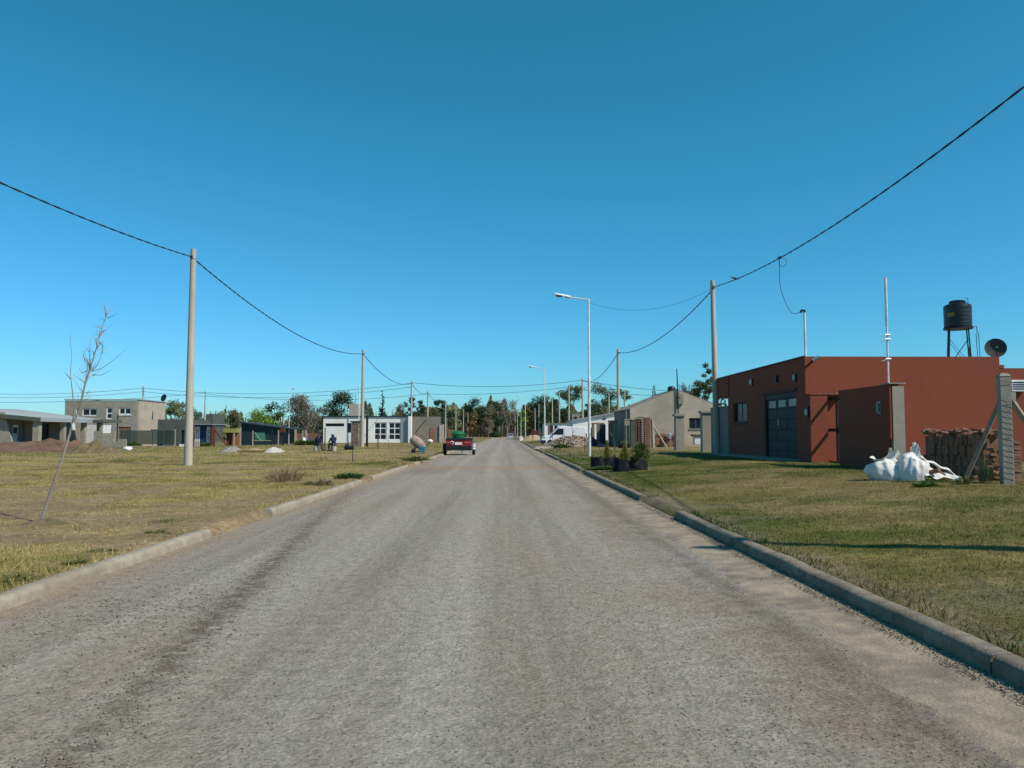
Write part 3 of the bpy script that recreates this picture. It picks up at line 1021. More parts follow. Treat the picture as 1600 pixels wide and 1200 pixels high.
# front boundary wall with grey pillar end
XW, YA, YB = 10.68, 22.0, 25.4
gw = float(gz(XW, 23)) - .05
ztw = Z(600, YA, 1396)
bw = thing('boundary_wall', onground(XW + .15, 23.5), 'free standing dark red boundary wall with unpainted concrete end in front of the red house', 'wall')
B(XW, XW + .30, YA + .13, YB, gw, ztw).build('wall', 'red_wall', bw)
B(XW + .075, XW + .40, YA, YA + .128, gw, ztw - .06).build('end_pillar', 'plaster_grey', bw)
B(XW + .003, XW + .073, YA + .02, YA + .127, gw + .9, ztw - .02).build('painted_edge', 'red_wall', bw)
B(XW - .02, XW + .44, YA - .03, YA + .5, ztw + .002, ztw + .035).build('cap_slab', 'concrete', bw)
D = 22.6
z = Z(637, D, 1381)
lm_ = B(XW - .03, XW + .002, D - .06, D + .06, z - .17, z + .17).build('wall_lamp', 'galv', bw)
B(XW - .08, XW - .03, D - .05, D + .05, z - .14, z + .14).build('diffuser', 'glass_pale', lm_)
mq = W(1383, 437, YA + .3)
wm = thing('conduit_mast', (XW + .12, YA + .3, ztw + .035), 'tall thin white conduit mast standing on the red boundary wall', 'mast')
MB().tube([(XW + .12, YA + .3, ztw + .035), (XW + .12, YA + .3, mq.z - 1.3)], .028, 8).build('lower_pipe', 'lamp_white', wm, smooth=True)
MB().tube([(XW + .12, YA + .3, mq.z - 1.3), (XW + .12, YA + .3, mq.z + .05)], .038, 8).build('upper_pipe', 'lamp_white', wm, smooth=True)
for zz, s in ((ztw + .72, 1), (ztw + 1.28, 1), (ztw + 1.4, -1)):
    MB().tube([(XW + .05, YA + .27, zz), (XW + .19, YA + .27, zz)], .028, 6).build('clamp', 'galv', wm)
    MB().tube([(XW + .10, YA + .26, zz), (XW - .10, YA + .2, zz - .07)], .012, 5).build('tie', 'galv', wm)

# open black gate between wall and house
XG = W(1290, 640, YN).x
gt = thing('metal_gate', onground(XG, 28), 'open black metal gate frame between boundary wall and red house', 'gate')
zb, zm, zu = .33, Z(672, YN, 1290), Z(622, YN, 1290)
for yy_, w_ in ((YN - .06, .05), (27.95, .11), (26.6, .07)): B(XG - w_ / 2, XG + w_ / 2, yy_ - w_ / 2, yy_ + w_ / 2, zb, zu).build('upright', 'gate_black', gt)
for zz, h_ in ((zb + .06, .09), (zm, .11), (zu - .05, .09)):
    B(XG - .035, XG + .035, 26.64, 27.89, zz - h_ / 2, zz + h_ / 2).build('rail', 'gate_black', gt)
    B(XG - .034, XG + .034, 28.01, YN - .085, zz - h_ / 2, zz + h_ / 2).build('rail', 'gate_black', gt)

# grey side wall between pole and house
B_ = thing('side_wall', onground(11.2, 40), 'weathered dark grey boundary wall section between utility pole and red house', 'wall')
B(11.05, 11.25, 39.2, 42.6, .1, Z(637, 40.5, 1135)).build('wall', 'plaster_dim', B_)
B(11.02, 11.28, 39.2, 42.6, Z(637, 40.5, 1135) + .002, Z(637, 40.5, 1135) + .06).build('coping', 'plaster_grey', B_)

# ================================================================= FENCE POST, BRICKS, RUBBLE BAG (right, near)
q = G(1574, 757)
PX, PY, PZ = q.x, q.y, q.z
pzt = Z(588, PY, 1574)
fp = thing('corner_fence_post', (PX, PY, PZ), 'thick square concrete corner fence post with raking struts beside the brick pile', 'fence post')
MB().obox((PX, PY, (PZ - .3 + pzt) / 2), (.215, .17, pzt - PZ + .3), Matrix.Rotation(R(-9), 3, 'Z'), .96).build('post', 'concrete', fp, bevel=.012)
MB().obox((PX, PY, pzt + .03), (.22, .18, .06), Matrix.Rotation(R(-9), 3, 'Z'), .55).build('cap', 'concrete', fp)
zj = Z(632, PY, 1565)
MB().tube([(PX - .05, PY + .06, zj + .05), (PX - .12, PY + 1.25, PZ + .0)], .055, 4).build('strut', 'concrete', fp)
MB().tube([(PX + .11, PY - .01, zj + .12), (PX + 1.25, PY + .1, PZ + .05)], .065, 4).build('strut', 'kerb_pale', fp)
B(PX + .10, PX + .20, PY - .06, PY + .04, zj + .06, zj + .24).build('strut_head', 'concrete', fp)
for zz in (PZ + 1.0, PZ + 1.66, PZ + 2.05): MB().tube([(PX - .125, PY - .105, zz - .015), (PX + .10, PY - .115, zz - .05), (PX + .125, PY + .10, zz - .03)], .005, 4).build('tension_wire', 'dark_metal', fp)
m = MB()
for k in range(14):                        # thin dark bars standing in for the fence mesh's shadow stripes
    z0 = PZ + .1 + k * .11
    m.tube([(PX - .085, PY - .103, z0 + .13), (PX + .115, PY - .093, z0 - .07)], .004, 3, False)
tag(m.build('mesh_shadow_stripes', 'dish_grey', fp), kind='stuff')

# brick pile: every brick its own piece
rb = random.Random(5)
bp_ = thing('brick_pile', onground(10.2, 18.6), 'long stack of weathered reddish brown bricks against the red wall', 'brick pile')
brick_me = MB().obox((0, 0, 0), (.24, .12, .058)).mesh('brick', 'old_brick')
brick_me2 = MB().obox((0, 0, 0), (.24, .12, .058)).mesh('brick', 'brick')


def brick(c, rot, me=None):
    o = bpy.data.objects.new('brick', me or (brick_me if rb.random() < .75 else brick_me2))
    C.objects.link(o)
    o.parent = bp_
    o.location = Vector(c) - bp_.location
    o.rotation_euler = rot
    return o


bx0 = X(1536, 17.3) - .02
zb0 = float(gz(bx0 + .3, 18.5))
n_ = 0
for tier in range(4):                      # bricks standing on end along the side that faces the street
    y = 17.45 + (.04 if tier % 2 else 0)
    while y < 19.9:
        t_ = .062 + rb.uniform(0, .01)
        dx = rb.uniform(-.05, .03) + (.06 * tier if y > 19.4 else 0)
        lean = rb.uniform(-.16, .16) + (.12 if tier == 3 else 0)
        brick((bx0 + .06 + dx, y, zb0 + .125 + tier * .243 + rb.uniform(-.03, .03)), (lean, R(90) + rb.uniform(-.12, .12), rb.uniform(-.15, .15)))
        y += t_
        n_ += 1
B(bx0 + .13, bx0 + .50, 17.5, 19.9, zb0 - .05, zb0 + .94).build('stack_core', 'old_brick', bp_)
for lay in range(13):                      # flat courses at the near right end
    brick((bx0 + .48 + rb.uniform(-.015, .015), 17.0 + rb.uniform(-.02, .02), zb0 + .03 + lay * .066), (rb.uniform(-.03, .03), rb.uniform(-.05, .05) + .07, rb.uniform(-.06, .06)))
    brick((bx0 + .49 + rb.uniform(-.02, .02), 17.13 + rb.uniform(-.02, .02), zb0 + .03 + lay * .066), (0, rb.uniform(-.05, .05), rb.uniform(-.06, .06)))
for k in range(15):                        # slipped bricks near the foot
    brick((bx0 + rb.uniform(-.32, .22), 17.15 + rb.uniform(-.2, .2), zb0 + .03 + (k % 7) * .05 * (1 - abs(k - 7) / 12)), (rb.uniform(-.5, .5), rb.uniform(-.5, .5), rb.uniform(0, 3)))
for k in range(10): brick((bx0 + .12 + rb.uniform(-.05, .05), 17.2 + rb.uniform(-.05, .05), zb0 + .1 + k * .062), (rb.uniform(-.2, .2), rb.uniform(-.2, .2), R(70) + rb.uniform(-.5, .5)))
for k in range(58):                        # loose bricks thrown on top
    u = rb.random()
    brick((bx0 + .05 + rb.uniform(0, .5), 17.25 + u * 2.6, zb0 + .985 + rb.uniform(0, .09)), (rb.uniform(-.35, .35), rb.uniform(-.35, .35), rb.uniform(0, 3.1)))

# white bulk bag, slumped, with bricks spilling out
def sheet(fn, nu, nv):
    m = MB()
    vs = [fn(i / (nu - 1), j / (nv - 1)) for i in range(nu) for j in range(nv)]
    return m.add(vs, [(i * nv + j, (i + 1) * nv + j, (i + 1) * nv + j + 1, i * nv + j + 1) for i in range(nu - 1) for j in range(nv - 1)])


q = G(1412, 757)
bgx, bgy, bgz = X(1405, 17.2), 17.2, float(gz(X(1405, 17.2), 17.2))
rbag = thing('rubble_bag', (bgx, bgy, bgz), 'slumped white woven bulk bag on the lawn beside the brick pile', 'bag')


def sack(name, cx, cy, w, d, h, neck, lean, seed, turn=0.0):
    """slumped woven sack: bulging body with pleats drawn in towards a gathered mouth"""
    def fn(u, v):
        a = u * 2 * math.pi + turn
        ca, sa = math.cos(a), math.sin(a)
        pl = .035 * math.sin(a * 8 + seed) + .025 * math.sin(a * 13 + seed * 2 + v * 3) + .34 * (float(fbm(ca * 1.3 + seed, sa * 1.3 + v * 1.6, seed, 3)) - .5)
        cr = .03 * abs(math.sin(a * 5 + v * 9 + seed)) * math.sin(v * math.pi)
        if v < .72:
            t = v / .72
            r = .80 + .30 * math.sin(t * 2.6) - .12 * t + pl * (.5 + t) - cr
            z = h * .68 * t
        elif v < .86:
            t = (v - .72) / .14
            r = (.835 - (.835 - neck) * (t * t * (3 - 2 * t)) ** .8) + pl * (1.5 - .7 * t)
            z = h * (.68 + .17 * t)
        else:
            t = (v - .86) / .14
            r = neck * (1 + .45 * t) + pl * (.8 + .9 * t)
            z = h * (.85 + .15 * t) + .16 * t * math.sin(a * 2 + seed) * h
        z *= 1 + .16 * math.sin(a + seed) * min(1, v * 1.3)
        return Vector((cx + r * ca * w + lean * z * (1 + 1.5 * v), cy + r * sa * d, bgz + z - .03))
    return sheet(fn, 97, 44).build(name, 'white_plastic', rbag, smooth=True)


sack('bag', X(1386, 17.3), 17.3, .42, .34, .52, .48, -.06, 3, .4)
sack('bag', X(1422, 17.0), 17.0, .31, .27, .70, .26, .07, 5, 1.1)


def flapfn(u, v):                          # loose cloth lying to the right
    x = bgx + .22 + u * .95
    y = bgy - .42 + v * .75 + .1 * u
    h = (.34 * (1 - u) ** 1.3 + .05) * math.sin(max(.02, v) * math.pi) ** .6 + .05 * math.sin(u * 14 + v * 6) + .16 * abs(float(fbm(u * 4, v * 4, 8, 2)) - .5)
    return Vector((x, y, bgz + max(-.02, h)))


sheet(flapfn, 60, 40).build('loose_cloth', 'white_plastic', rbag, smooth=True)
sheet(lambda u, v: Vector((bgx + .42 + u * .78, bgy - .05 + .12 * v + .06 * math.sin(u * 6), bgz + .44 * (1 - u) ** .8 + .05 + .045 * math.sin(v * 3.14) + .02 * math.sin(u * 19))), 20, 6).build('strap', 'white_plastic', rbag, smooth=True)
for dx, dy, dz, a, lb_ in ((.34, -.16, .26, .5, 'brown brick lying on the white bag cloth, leftmost of four'), (.55, -.32, .20, 2.2, 'brown brick lying on the white bag cloth, lowest of four'), (.72, -.2, .16, .2, 'brown brick lying on the white bag cloth, rightmost of four'), (.46, -.02, .34, 1.4, 'brown brick lying on the white bag cloth, highest of four')):
    o = thing('loose_brick', (bgx + dx, bgy + dy, bgz + dz), lb_, 'brick', 'bricks lying on the white bag')
    o2 = bpy.data.objects.new('body', brick_me2)
    C.objects.link(o2)
    o2.parent = o
    o.rotation_euler = (.2, .3, a)
q = W(1390, 712, 17.5)
o = thing('broken_block', (q.x, 17.5, q.z - .15), 'pale broken block poking up out of the white bag', 'block')
MB().obox((q.x, 17.5, q.z), (.09, .07, .34), Matrix.Rotation(.1, 3, 'Y'), .8).build('body', 'kerb_pale', o, bevel=.02)
q = G(1455, 762)
tuft('weed', q.x, q.y + .2, .28, 160, .14, GRN, 'green weed tuft at the foot of the white bag', 'weed', w=.02)
q = G(1515, 758)
tuft('weed', q.x + .05, q.y + .3, .2, 120, .22, GRN + DRY, 'thin weed growing at the foot of the brick pile', 'weed', w=.012)
q = W(1520, 712, 18.0)
tuft('dry_weed', PX - .25, PY + .3, .2, 160, .75, [(.36, .30, .14), (.25, .24, .10)], 'tall dry grass weed between brick pile and concrete post', 'weed', w=.008)

# ================================================================= PLANTS IN BLACK FABRIC BAGS
def cone_shrub(name, x, y, z, h, r, n_, cols, label, seed, group=None, ball=False):
    rg = np.random.default_rng(seed)
    o = thing(name, (x, y, z), label, 'shrub', group)
    MB().tube([(x, y, z - .1), (x, y, z + h * .8)], [.015, .006], 5).build('stem', 'bark', o)
    t = rg.uniform(0.02, 1, n_) ** 1.2
    a = rg.uniform(0, 6.283, n_)
    rr = r * (1 - t) ** .75 * (.45 + .55 * rg.uniform(0, 1, n_)) * (1 + .3 * np.sin(a * 5 + t * 11))
    if ball: rr = r * np.sin(np.pi * np.clip(t, .08, .97)) ** .6 * rg.uniform(.3, 1.1, n_)
    rr = rr * (.7 + .6 * fbm(np.cos(a) * 2 + 9, t * 5 + seed, seed))
    c0 = np.stack([rr * np.cos(a), rr * np.sin(a), t * h], -1)
    d = np.stack([np.cos(a) * .5, np.sin(a) * .5, np.ones(n_)], -1) * rg.uniform(.05, .11, n_)[:, None]
    s = np.stack([-np.sin(a), np.cos(a), 0 * a], -1) * rg.uniform(.014, .03, n_)[:, None]
    v = np.stack([c0 - s, c0 + s, c0 + d], 1).reshape(-1, 3)
    c = np.array(cols)[rg.integers(0, len(cols), n_)] * rg.uniform(.6, 1.3, n_)[:, None]
    link('foliage', npmesh('foliage', v, np.arange(3 * n_).reshape(-1, 3), 3, 'leaves', np.repeat(c, 3, 0)), o)
    return o


YEL = [(.30, .26, .04), (.24, .24, .05), (.14, .17, .04), (.36, .29, .05)]
GRD = [(.06, .11, .03), (.09, .14, .035), (.15, .16, .04)]


def cloth_bag(px0, px1, pyb, pyt, label):
    D = G((px0 + px1) / 2, pyb).y
    x0, x1 = X(px0, D), X(px1, D)
    cx, cy, r = (x0 + x1) / 2, D + .25, (x1 - x0) / 2
    z0 = float(gz(cx, cy))
    h = Z(pyt, D, 787) - z0
    o = thing('plant_bag', (cx, cy, z0), label, 'planter bag')

    def fn(u, v):
        a = u * 2 * math.pi
        w = .06 * math.sin(a * 7 + cx) + .05 * math.sin(a * 13 + 2 * v) + (float(fbm(math.cos(a) * 2 + cx, math.sin(a) * 2 + v * 2, 4)) - .5) * .5 + .10 * (1 - v)
        hh = h * (.55 + .62 * float(vnoise(math.cos(a) * 1.9 + cx * 3, math.sin(a) * 1.9 + 3, 6)))
        if v < .75: return Vector((cx + (r + w * r) * math.cos(a), cy + (.32 + w * .3) * math.sin(a), z0 - .02 + hh * v / .75))
        t = (v - .75) / .25
        return Vector((cx + (r * (1 - .22 * t) + w * r) * math.cos(a), cy + (.32 * (1 - .3 * t) + w * .3) * math.sin(a), z0 - .02 + hh - .12 * t))
    sheet(fn, 50, 14).build('fabric', 'black_cloth', o, smooth=True)
    MB().lathe((cx, cy, z0 + h * .45), [(r * .84, 0), (r * .5, .02), (.02, .03)], 14, Matrix.Diagonal((.8, .34, 1))).build('soil', 'dry_soil', o)
    return cx, cy, z0 + h * .72, r


c1 = cloth_bag(926, 962, 731, 712, 'black fabric planter bag nearest the street lamp on the right verge')
c2 = cloth_bag(962, 1008, 736, 715, 'wider black fabric planter bag to the right with slumped side')
q = W(948, 690, c1[1])
cone_shrub('conifer_shrub', X(948, c1[1]), c1[1], c1[2], q.z - c1[2], .12, 500, YEL, 'slender yellow conifer shrub in the left black planter bag', 31)
q = W(978, 699, c2[1])
cone_shrub('conifer_shrub', X(976, c2[1]), c2[1], c2[2], q.z - c2[2], .22, 700, YEL, 'low golden conifer shrub in the wider black planter bag', 32)
cone_shrub('leafy_shrub', X(1001, c2[1] + .25), c2[1] + .25, float(gz(8, c2[1])), Z(694, c2[1], 787) - float(gz(8, c2[1])), .36, 1300, GRD + YEL[1:2], 'rounded green leafy shrub behind the wider black planter bag', 33, None, True)
q = G(960, 735)
for px, lab in ((946, 'bright green weed growth in front of the left planter bag'),):
    q = G(px, 734)
    tuft('weed', q.x, q.y, .75, 900, .16, GRN, lab, 'weed', w=.02)

# ================================================================= TRAILER, BIN
TD = 53.0
tx = X(717, TD)
tr_ = thing('trailer', (tx, TD, 0), 'low red car trailer with black bumper parked by left kerb', 'trailer')
hw = .83
zt0, zt1 = .60, .98
B(tx - hw, tx + hw, TD, TD + .04, zt0, zt1).build('tailgate', 'car_red', tr_, bevel=.015)
B(tx - hw - .02, tx + hw + .02, TD - .05, TD + .06, zt1 + .002, 1.13).build('top_rail', 'dark_metal', tr_, bevel=.02)
m = MB()
m.box(tx - hw, tx - hw + .04, TD + .042, TD + 2.5, zt0 - .05, 1.10)
m.box(tx + hw - .04, tx + hw, TD + .042, TD + 2.5, zt0 - .05, 1.10)
m.box(tx - hw + .04, tx + hw - .04, TD + 2.46, TD + 2.5, zt0 - .05, 1.10)
m.build('side_panel', 'dark_metal', tr_)
B(tx - hw + .002, tx + hw - .002, TD + .044, TD + 2.458, zt0 - .1, zt0 - .04).build('floor', 'wood', tr_)
m = MB().prism([(-hw - .02, .30), (hw - .12, .34), (hw + .02, .42), (hw + .02, .598), (-hw - .02, .598)], TD - .07, TD + .25)
m.v = [v + Vector((tx, 0, 0)) for v in m.v]
m.build('bumper', 'black_plastic', tr_, bevel=.03)
for s, w_ in ((-1, .42), (1, .48)):
    xa = tx + s * hw
    xs_ = sorted((xa - s * .03, xa - s * w_))
    l_ = B(xs_[0], xs_[1], TD - .035, TD - .002, .74, .95).build('tail_light', 'red_light', tr_, bevel=.015)
    B(xs_[0] + .03, xs_[1] - .03, TD - .042, TD - .036, .835, .855).build('trim', 'galv', l_)
MB().lathe((X(706.5, TD), TD - .045, Z(691.5, TD)), [(.115, 0), (.115, .02), (.10, .03)], 20, Matrix.Rotation(R(90), 3, 'X')).build('round_badge', 'lamp_white', tr_, smooth=True)
MB().lathe((X(706.5, TD), TD - .078, Z(691.5, TD)), [(.07, 0), (.07, .012)], 16, Matrix.Rotation(R(90), 3, 'X')).build('badge_centre', 'dish_grey', tr_)
B(X(711, TD), X(722, TD), TD - .05, TD - .037, Z(695, TD), Z(691, TD)).build('number_plate', 'window_white', tr_)
for s in (-1, 1):
    wx = tx + s * (hw + .13)
    mx = Matrix.Rotation(R(90), 3, 'Y')
    w_ = MB().lathe((wx - .1, TD + .75, .33), [(.20, 0), (.31, .01), (.33, .05), (.33, .15), (.31, .19), (.20, .20)], 24, mx).build('wheel', 'rubber', tr_, smooth=True)
    MB().lathe((wx - .105, TD + .75, .33), [(.19, 0), (.17, .02), (.17, .19), (.19, .21)], 16, mx).build('rim', 'galv', w_, smooth=True)
    m = MB()
    pts = [(.42 * math.cos(R(a)), .33 + .42 * math.sin(R(a))) for a in range(0, 181, 20)]
    for (y0_, z0_), (y1_, z1_) in zip(pts, pts[1:]):
        m.add([(wx - .13, TD + .75 + y0_, z0_), (wx + .13, TD + .75 + y0_, z0_), (wx + .13, TD + .75 + y1_, z1_), (wx - .13, TD + .75 + y1_, z1_)], [(0, 1, 2, 3)])
    f_ = m.build('mudguard', 'car_silver' if s > 0 else 'black_plastic', tr_, smooth=True)
    f_.modifiers.new('thick', 'SOLIDIFY').thickness = .03
MB().tube([(tx - hw, TD + .75, .33), (tx + hw, TD + .75, .33)], .035, 8).build('axle', 'dark_metal', tr_)
MB().tube([(tx - .35, TD + 2.5, .55), (tx, TD + 3.6, .5), (tx + .35, TD + 2.5, .55)], .04, 6).build('drawbar', 'dark_metal', tr_)
MB().tube([(X(722, TD), TD + .1, .5), (X(722, TD), TD + .1, .05)], .025, 6).build('support_leg', 'galv', tr_)
bx, by = X(716, TD + .55), TD + .62
bn = thing('green_bin', (bx, by, zt0 - .04), 'green plastic barrel bin with a lid standing in the red trailer', 'bin')
zl = Z(678, TD)
MB().lathe((bx, by, zt0 - .035), [(.34, 0), (.37, .2), (.41, zl - zt0 - .06), (.42, zl - zt0)], 28).build('body', 'bin_green', bn, smooth=True)
MB().lathe((bx, by, zl - .03), [(.45, 0), (.455, .05), (.42, .10), (.34, .17), (.20, .22), (.03, .235)], 28).build('lid', 'bin_green', bn, smooth=True)
for s in (-1, 1): MB().tube([(bx + s * .42, by - .05, zl - .15), (bx + s * .49, by - .05, zl - .12), (bx + s * .49, by - .05, zl - .02), (bx + s * .43, by - .05, zl)], .02, 6).build('handle', 'bin_green', bn)

# ================================================================= CEMENT MIXER
MD = G(655, 708).y
mxx = X(655, MD)
mz = float(gz(mxx, MD))
mixr = thing('cement_mixer', (mxx, MD, mz), 'tilting drum cement mixer with blue motor housing on the left verge', 'cement mixer')
ax = Vector((.80, -.12, -.58)).normalized()
q_ = ax.to_track_quat('Z', 'Y').to_matrix()
dc = W(653, 692, MD + .1)
MB().lathe(dc, [(.06, -.58), (.20, -.56), (.30, -.45), (.345, -.22), (.345, .10), (.30, .24), (.19, .50), (.15, .62), (.13, .62), (.17, .5), (.25, .25), (.05, .1)], 26, q_).build('drum', 'mixer_drum', mixr, smooth=True)
MB().lathe(dc, [(.35, -.08), (.372, -.07), (.372, -.03), (.35, -.02)], 30, q_).build('ring_gear', 'mixer_drum', mixr)
b0 = X(659.5, MD - .3)
bb_ = B(b0 - .17, b0 + .2, MD - .45, MD - .05, mz + .08, mz + .44).build('motor_housing', 'mixer_blue', mixr, bevel=.03)
B(b0 - .14, b0 + .17, MD - .46, MD - .452, mz + .33, mz + .35).build('vent_slot', 'dark_metal', bb_)
for a_, b_ in (((-.42, -.2, .04), (-.12, -.1, .55)), ((-.42, .3, .04), (-.12, .15, .55)), ((.32, -.2, .0), (.0, -.1, .55)), ((.32, .3, .0), (.0, .15, .55)), ((-.45, -.2, .1), (.4, -.2, .1)), ((-.45, .3, .1), (.4, .3, .1))):
    MB().tube([Vector((mxx, MD, mz)) + Vector(a_), Vector((mxx, MD, mz)) + Vector(b_)], .025, 6).build('frame_tube', 'dark_metal', mixr)
for yy_ in (-.22, .34):
    w_ = MB().lathe((mxx - .40, MD + yy_ - .03, mz + .12), [(.06, 0), (.12, .0), (.13, .03), (.12, .06), (.06, .06)], 14, Matrix.Rotation(R(-90), 3, 'X')).build('wheel', 'rubber', mixr)
MB().tube([dc + ax * .5 + Vector((.05, 0, .03)), dc + ax * .5 + Vector((.42, 0, .34))], .022, 6).build('tipping_lever', 'dark_metal', mixr)
MB().tube([(mxx - .5, MD - .2, mz + .28), (mxx - .25, MD - .2, mz + .3)], .03, 6).build('tow_bar', 'dark_metal', mixr)

# ================================================================= TWO SEATED MEN ON BUCKETS
def skin_obj(name, pts, edges, rad, material, parent, root=0, sub=2):
    off = ORG[parent.name]
    me = bpy.data.meshes.new(name)
    me.from_pydata([tuple(Vector(p)) for p in pts], edges, [])
    me.materials.append(M[material])
    o = link(name, me, parent)
    md = o.modifiers.new('skin', 'SKIN')
    md.use_smooth_shade = True
    for i, r in enumerate(rad):
        me.skin_vertices[0].data[i].radius = r if hasattr(r, '__len__') else (r, r)
        me.skin_vertices[0].data[i].use_root = i == root
    sb = o.modifiers.new('sub', 'SUBSURF')
    sb.levels = sb.render_levels = sub
    return o


def seated(px, py, facing, label, jacket, hood, seed):
    g = G(px, py)
    o = thing('person', (g.x, g.y, g.z), label, 'person')
    rz = Matrix.Rotation(facing, 3, 'Z')   # the figure is laid out looking along +X

    def T(*p): return rz @ Vector(p)
    P = dict(pel=(0, 0, .47), wai=(.05, 0, .62), che=(.14, 0, .82), nek=(.20, 0, .99), hd0=(.235, 0, 1.07), hd1=(.26, 0, 1.17),
             shl=(.14, .19, .91), ell=(.22, .25, .68), wrl=(.46, .14, .62), shr=(.14, -.19, .91), elr=(.24, -.24, .68), wrr=(.46, -.10, .60),
             hpl=(.02, .10, .46), knl=(.44, .15, .50), anl=(.42, .15, .09), tol=(.58, .17, .04),
             hpr=(.02, -.10, .46), knr=(.44, -.13, .48), anr=(.50, -.13, .09), tor=(.66, -.14, .04))
    # body: one continuous skinned figure, fingers included
    names = ['pel', 'wai', 'che', 'nek', 'hd0', 'hd1', 'shl', 'ell', 'wrl', 'shr', 'elr', 'wrr', 'hpl', 'knl', 'anl', 'tol', 'hpr', 'knr', 'anr', 'tor']
    rd = [.12, .115, .125, .055, .085, .085, .055, .042, .03, .055, .042, .03, .08, .058, .04, .03, .08, .058, .04, .03]
    pts = [T(*P[k]) for k in names]
    ix = {k: i for i, k in enumerate(names)}
    ed = [(ix[a], ix[b]) for a, b in (('pel', 'wai'), ('wai', 'che'), ('che', 'nek'), ('nek', 'hd0'), ('hd0', 'hd1'), ('che', 'shl'), ('shl', 'ell'), ('ell', 'wrl'), ('che', 'shr'), ('shr', 'elr'), ('elr', 'wrr'),
                                       ('pel', 'hpl'), ('hpl', 'knl'), ('knl', 'anl'), ('anl', 'tol'), ('pel', 'hpr'), ('hpr', 'knr'), ('knr', 'anr'), ('anr', 'tor'))]
    for w_, s in (('wrl', 1), ('wrr', -1)):
        wx_, wy_, wz_ = P[w_]
        pts.append(T(wx_ + .07, wy_, wz_ - .01)); rd.append(.032); ed.append((ix[w_], len(pts) - 1))
        palm = len(pts) - 1
        for k in range(4):
            yo = (k - 1.5) * .022
            pts.append(T(wx_ + .115, wy_ + yo, wz_ - .012)); rd.append(.010); ed.append((palm, len(pts) - 1))
            pts.append(T(wx_ + .15 + .008 * (1.5 - abs(k - 1.5)), wy_ + yo, wz_ - .035)); rd.append(.008); ed.append((len(pts) - 2, len(pts) - 1))
        pts.append(T(wx_ + .08, wy_ - s * .045, wz_ - .005)); rd.append(.011); ed.append((palm, len(pts) - 1))
        pts.append(T(wx_ + .115, wy_ - s * .06, wz_ - .02)); rd.append(.009); ed.append((len(pts) - 2, len(pts) - 1))
    skin_obj('body', pts, ed, rd, 'skin', o, 0, 1)
    # face: nose, brow and ears
    f = MB()
    f.obox(T(.355, 0, 1.13), (.035, .028, .05), rz, .6)
    for s in (-1, 1): f.obox(T(.25, s * .088, 1.13), (.04, .018, .06), rz)
    f.v = [v + ORG[o.name] for v in f.v]
    f.build('face_relief', 'skin', o, smooth=True)
    J = [('pel', .155), ('wai', .15), ('che', .16), ('nek', .075), ('shl', .078), ('ell', .062), ('wrl', .05), ('shr', .078), ('elr', .062), ('wrr', .05)]
    jp = [T(*P[k]) for k, _ in J]
    skin_obj('jacket', jp, [(0, 1), (1, 2), (2, 3), (2, 4), (4, 5), (5, 6), (2, 7), (7, 8), (8, 9)], [r for _, r in J], jacket, o)
    Q = [('pel', .13), ('hpl', .10), ('knl', .082), ('anl', .062), ('hpr', .10), ('knr', .082), ('anr', .062)]
    skin_obj('trousers', [T(*P[k]) for k, _ in Q], [(0, 1), (1, 2), (2, 3), (0, 4), (4, 5), (5, 6)], [r for _, r in Q], 'grey_cloth', o)
    for a, b in (('anl', 'tol'), ('anr', 'tor')):
        skin_obj('shoe', [T(P[a][0] - .03, P[a][1], .05), T(P[a][0] + .05, P[a][1], .055), T(P[b][0] + .05, P[b][1], .035)], [(0, 1), (1, 2)], [.045, .052, .036], 'black_cloth', o, 0, 1)
    hm = MB()
    if hood:
        skin_obj('hood', [T(.12, 0, .98), T(.21, 0, 1.08), T(.235, 0, 1.19)], [(0, 1), (1, 2)], [.10, .112, .105], jacket, o)
    else:
        skin_obj('hair', [T(.20, 0, 1.09), T(.225, 0, 1.17), T(.27, 0, 1.215)], [(0, 1), (1, 2)], [.07, .093, .075], 'dark_hair', o)
    for c in o.children:
        pass
    return g, rz


def bucket(g, rz, label, material):
    o = thing('bucket', (g.x, g.y, g.z), label, 'bucket')
    MB().lathe((g.x, g.y, g.z), [(.15, 0), (.155, .02), (.165, .30), (.175, .31), (.175, .335), (.16, .34)], 22).build('pail', material, o, smooth=True)
    m = MB()
    m.tube([Vector((g.x, g.y, g.z)) + rz @ Vector((.175 * math.cos(R(a)), .176 * math.sin(R(a)), .30 - .1 * math.sin(R(a)) ** 2)) for a in range(-90, 91, 15)], .005, 4)
    m.build('handle', 'galv', o)


g, rz = seated(494, 704, R(-12), 'seated man in dark navy jacket and grey trousers facing right, bareheaded', 'navy_cloth', False, 1)
bucket(g, rz, 'white plastic bucket used as a seat by the left man', 'bucket')
g, rz = seated(522, 705, R(135), 'seated man in navy hooded top with his back turned, right of the other man', 'navy_cloth', True, 2)
bucket(g, rz, 'cream coloured plastic bucket used as a seat by the man in the hood', 'bucket_cream')

# ================================================================= POLES, LAMPS, CABLES
PH = 8.95
pole0 = thing('utility_pole', (0, 0, 0), 'x', 'utility pole', 'concrete utility poles along the streets')
MB().tube([(0, 0, -.6), (0, 0, 3), (0, 0, 6), (0, 0, PH)], [.172, .152, .132, .112], 16).build('shaft', 'pole_concrete', pole0, smooth=True)
MB().lathe((0, 0, PH - .42), [(.12, 0), (.135, .01), (.135, .06), (.12, .07)], 16).build('collar', 'galv', pole0)
b_ = MB().obox((0, -.16, PH - .36), (.05, .10, .12)).build('cable_clamp', 'dark_metal', pole0)
POLE = {}
first = True


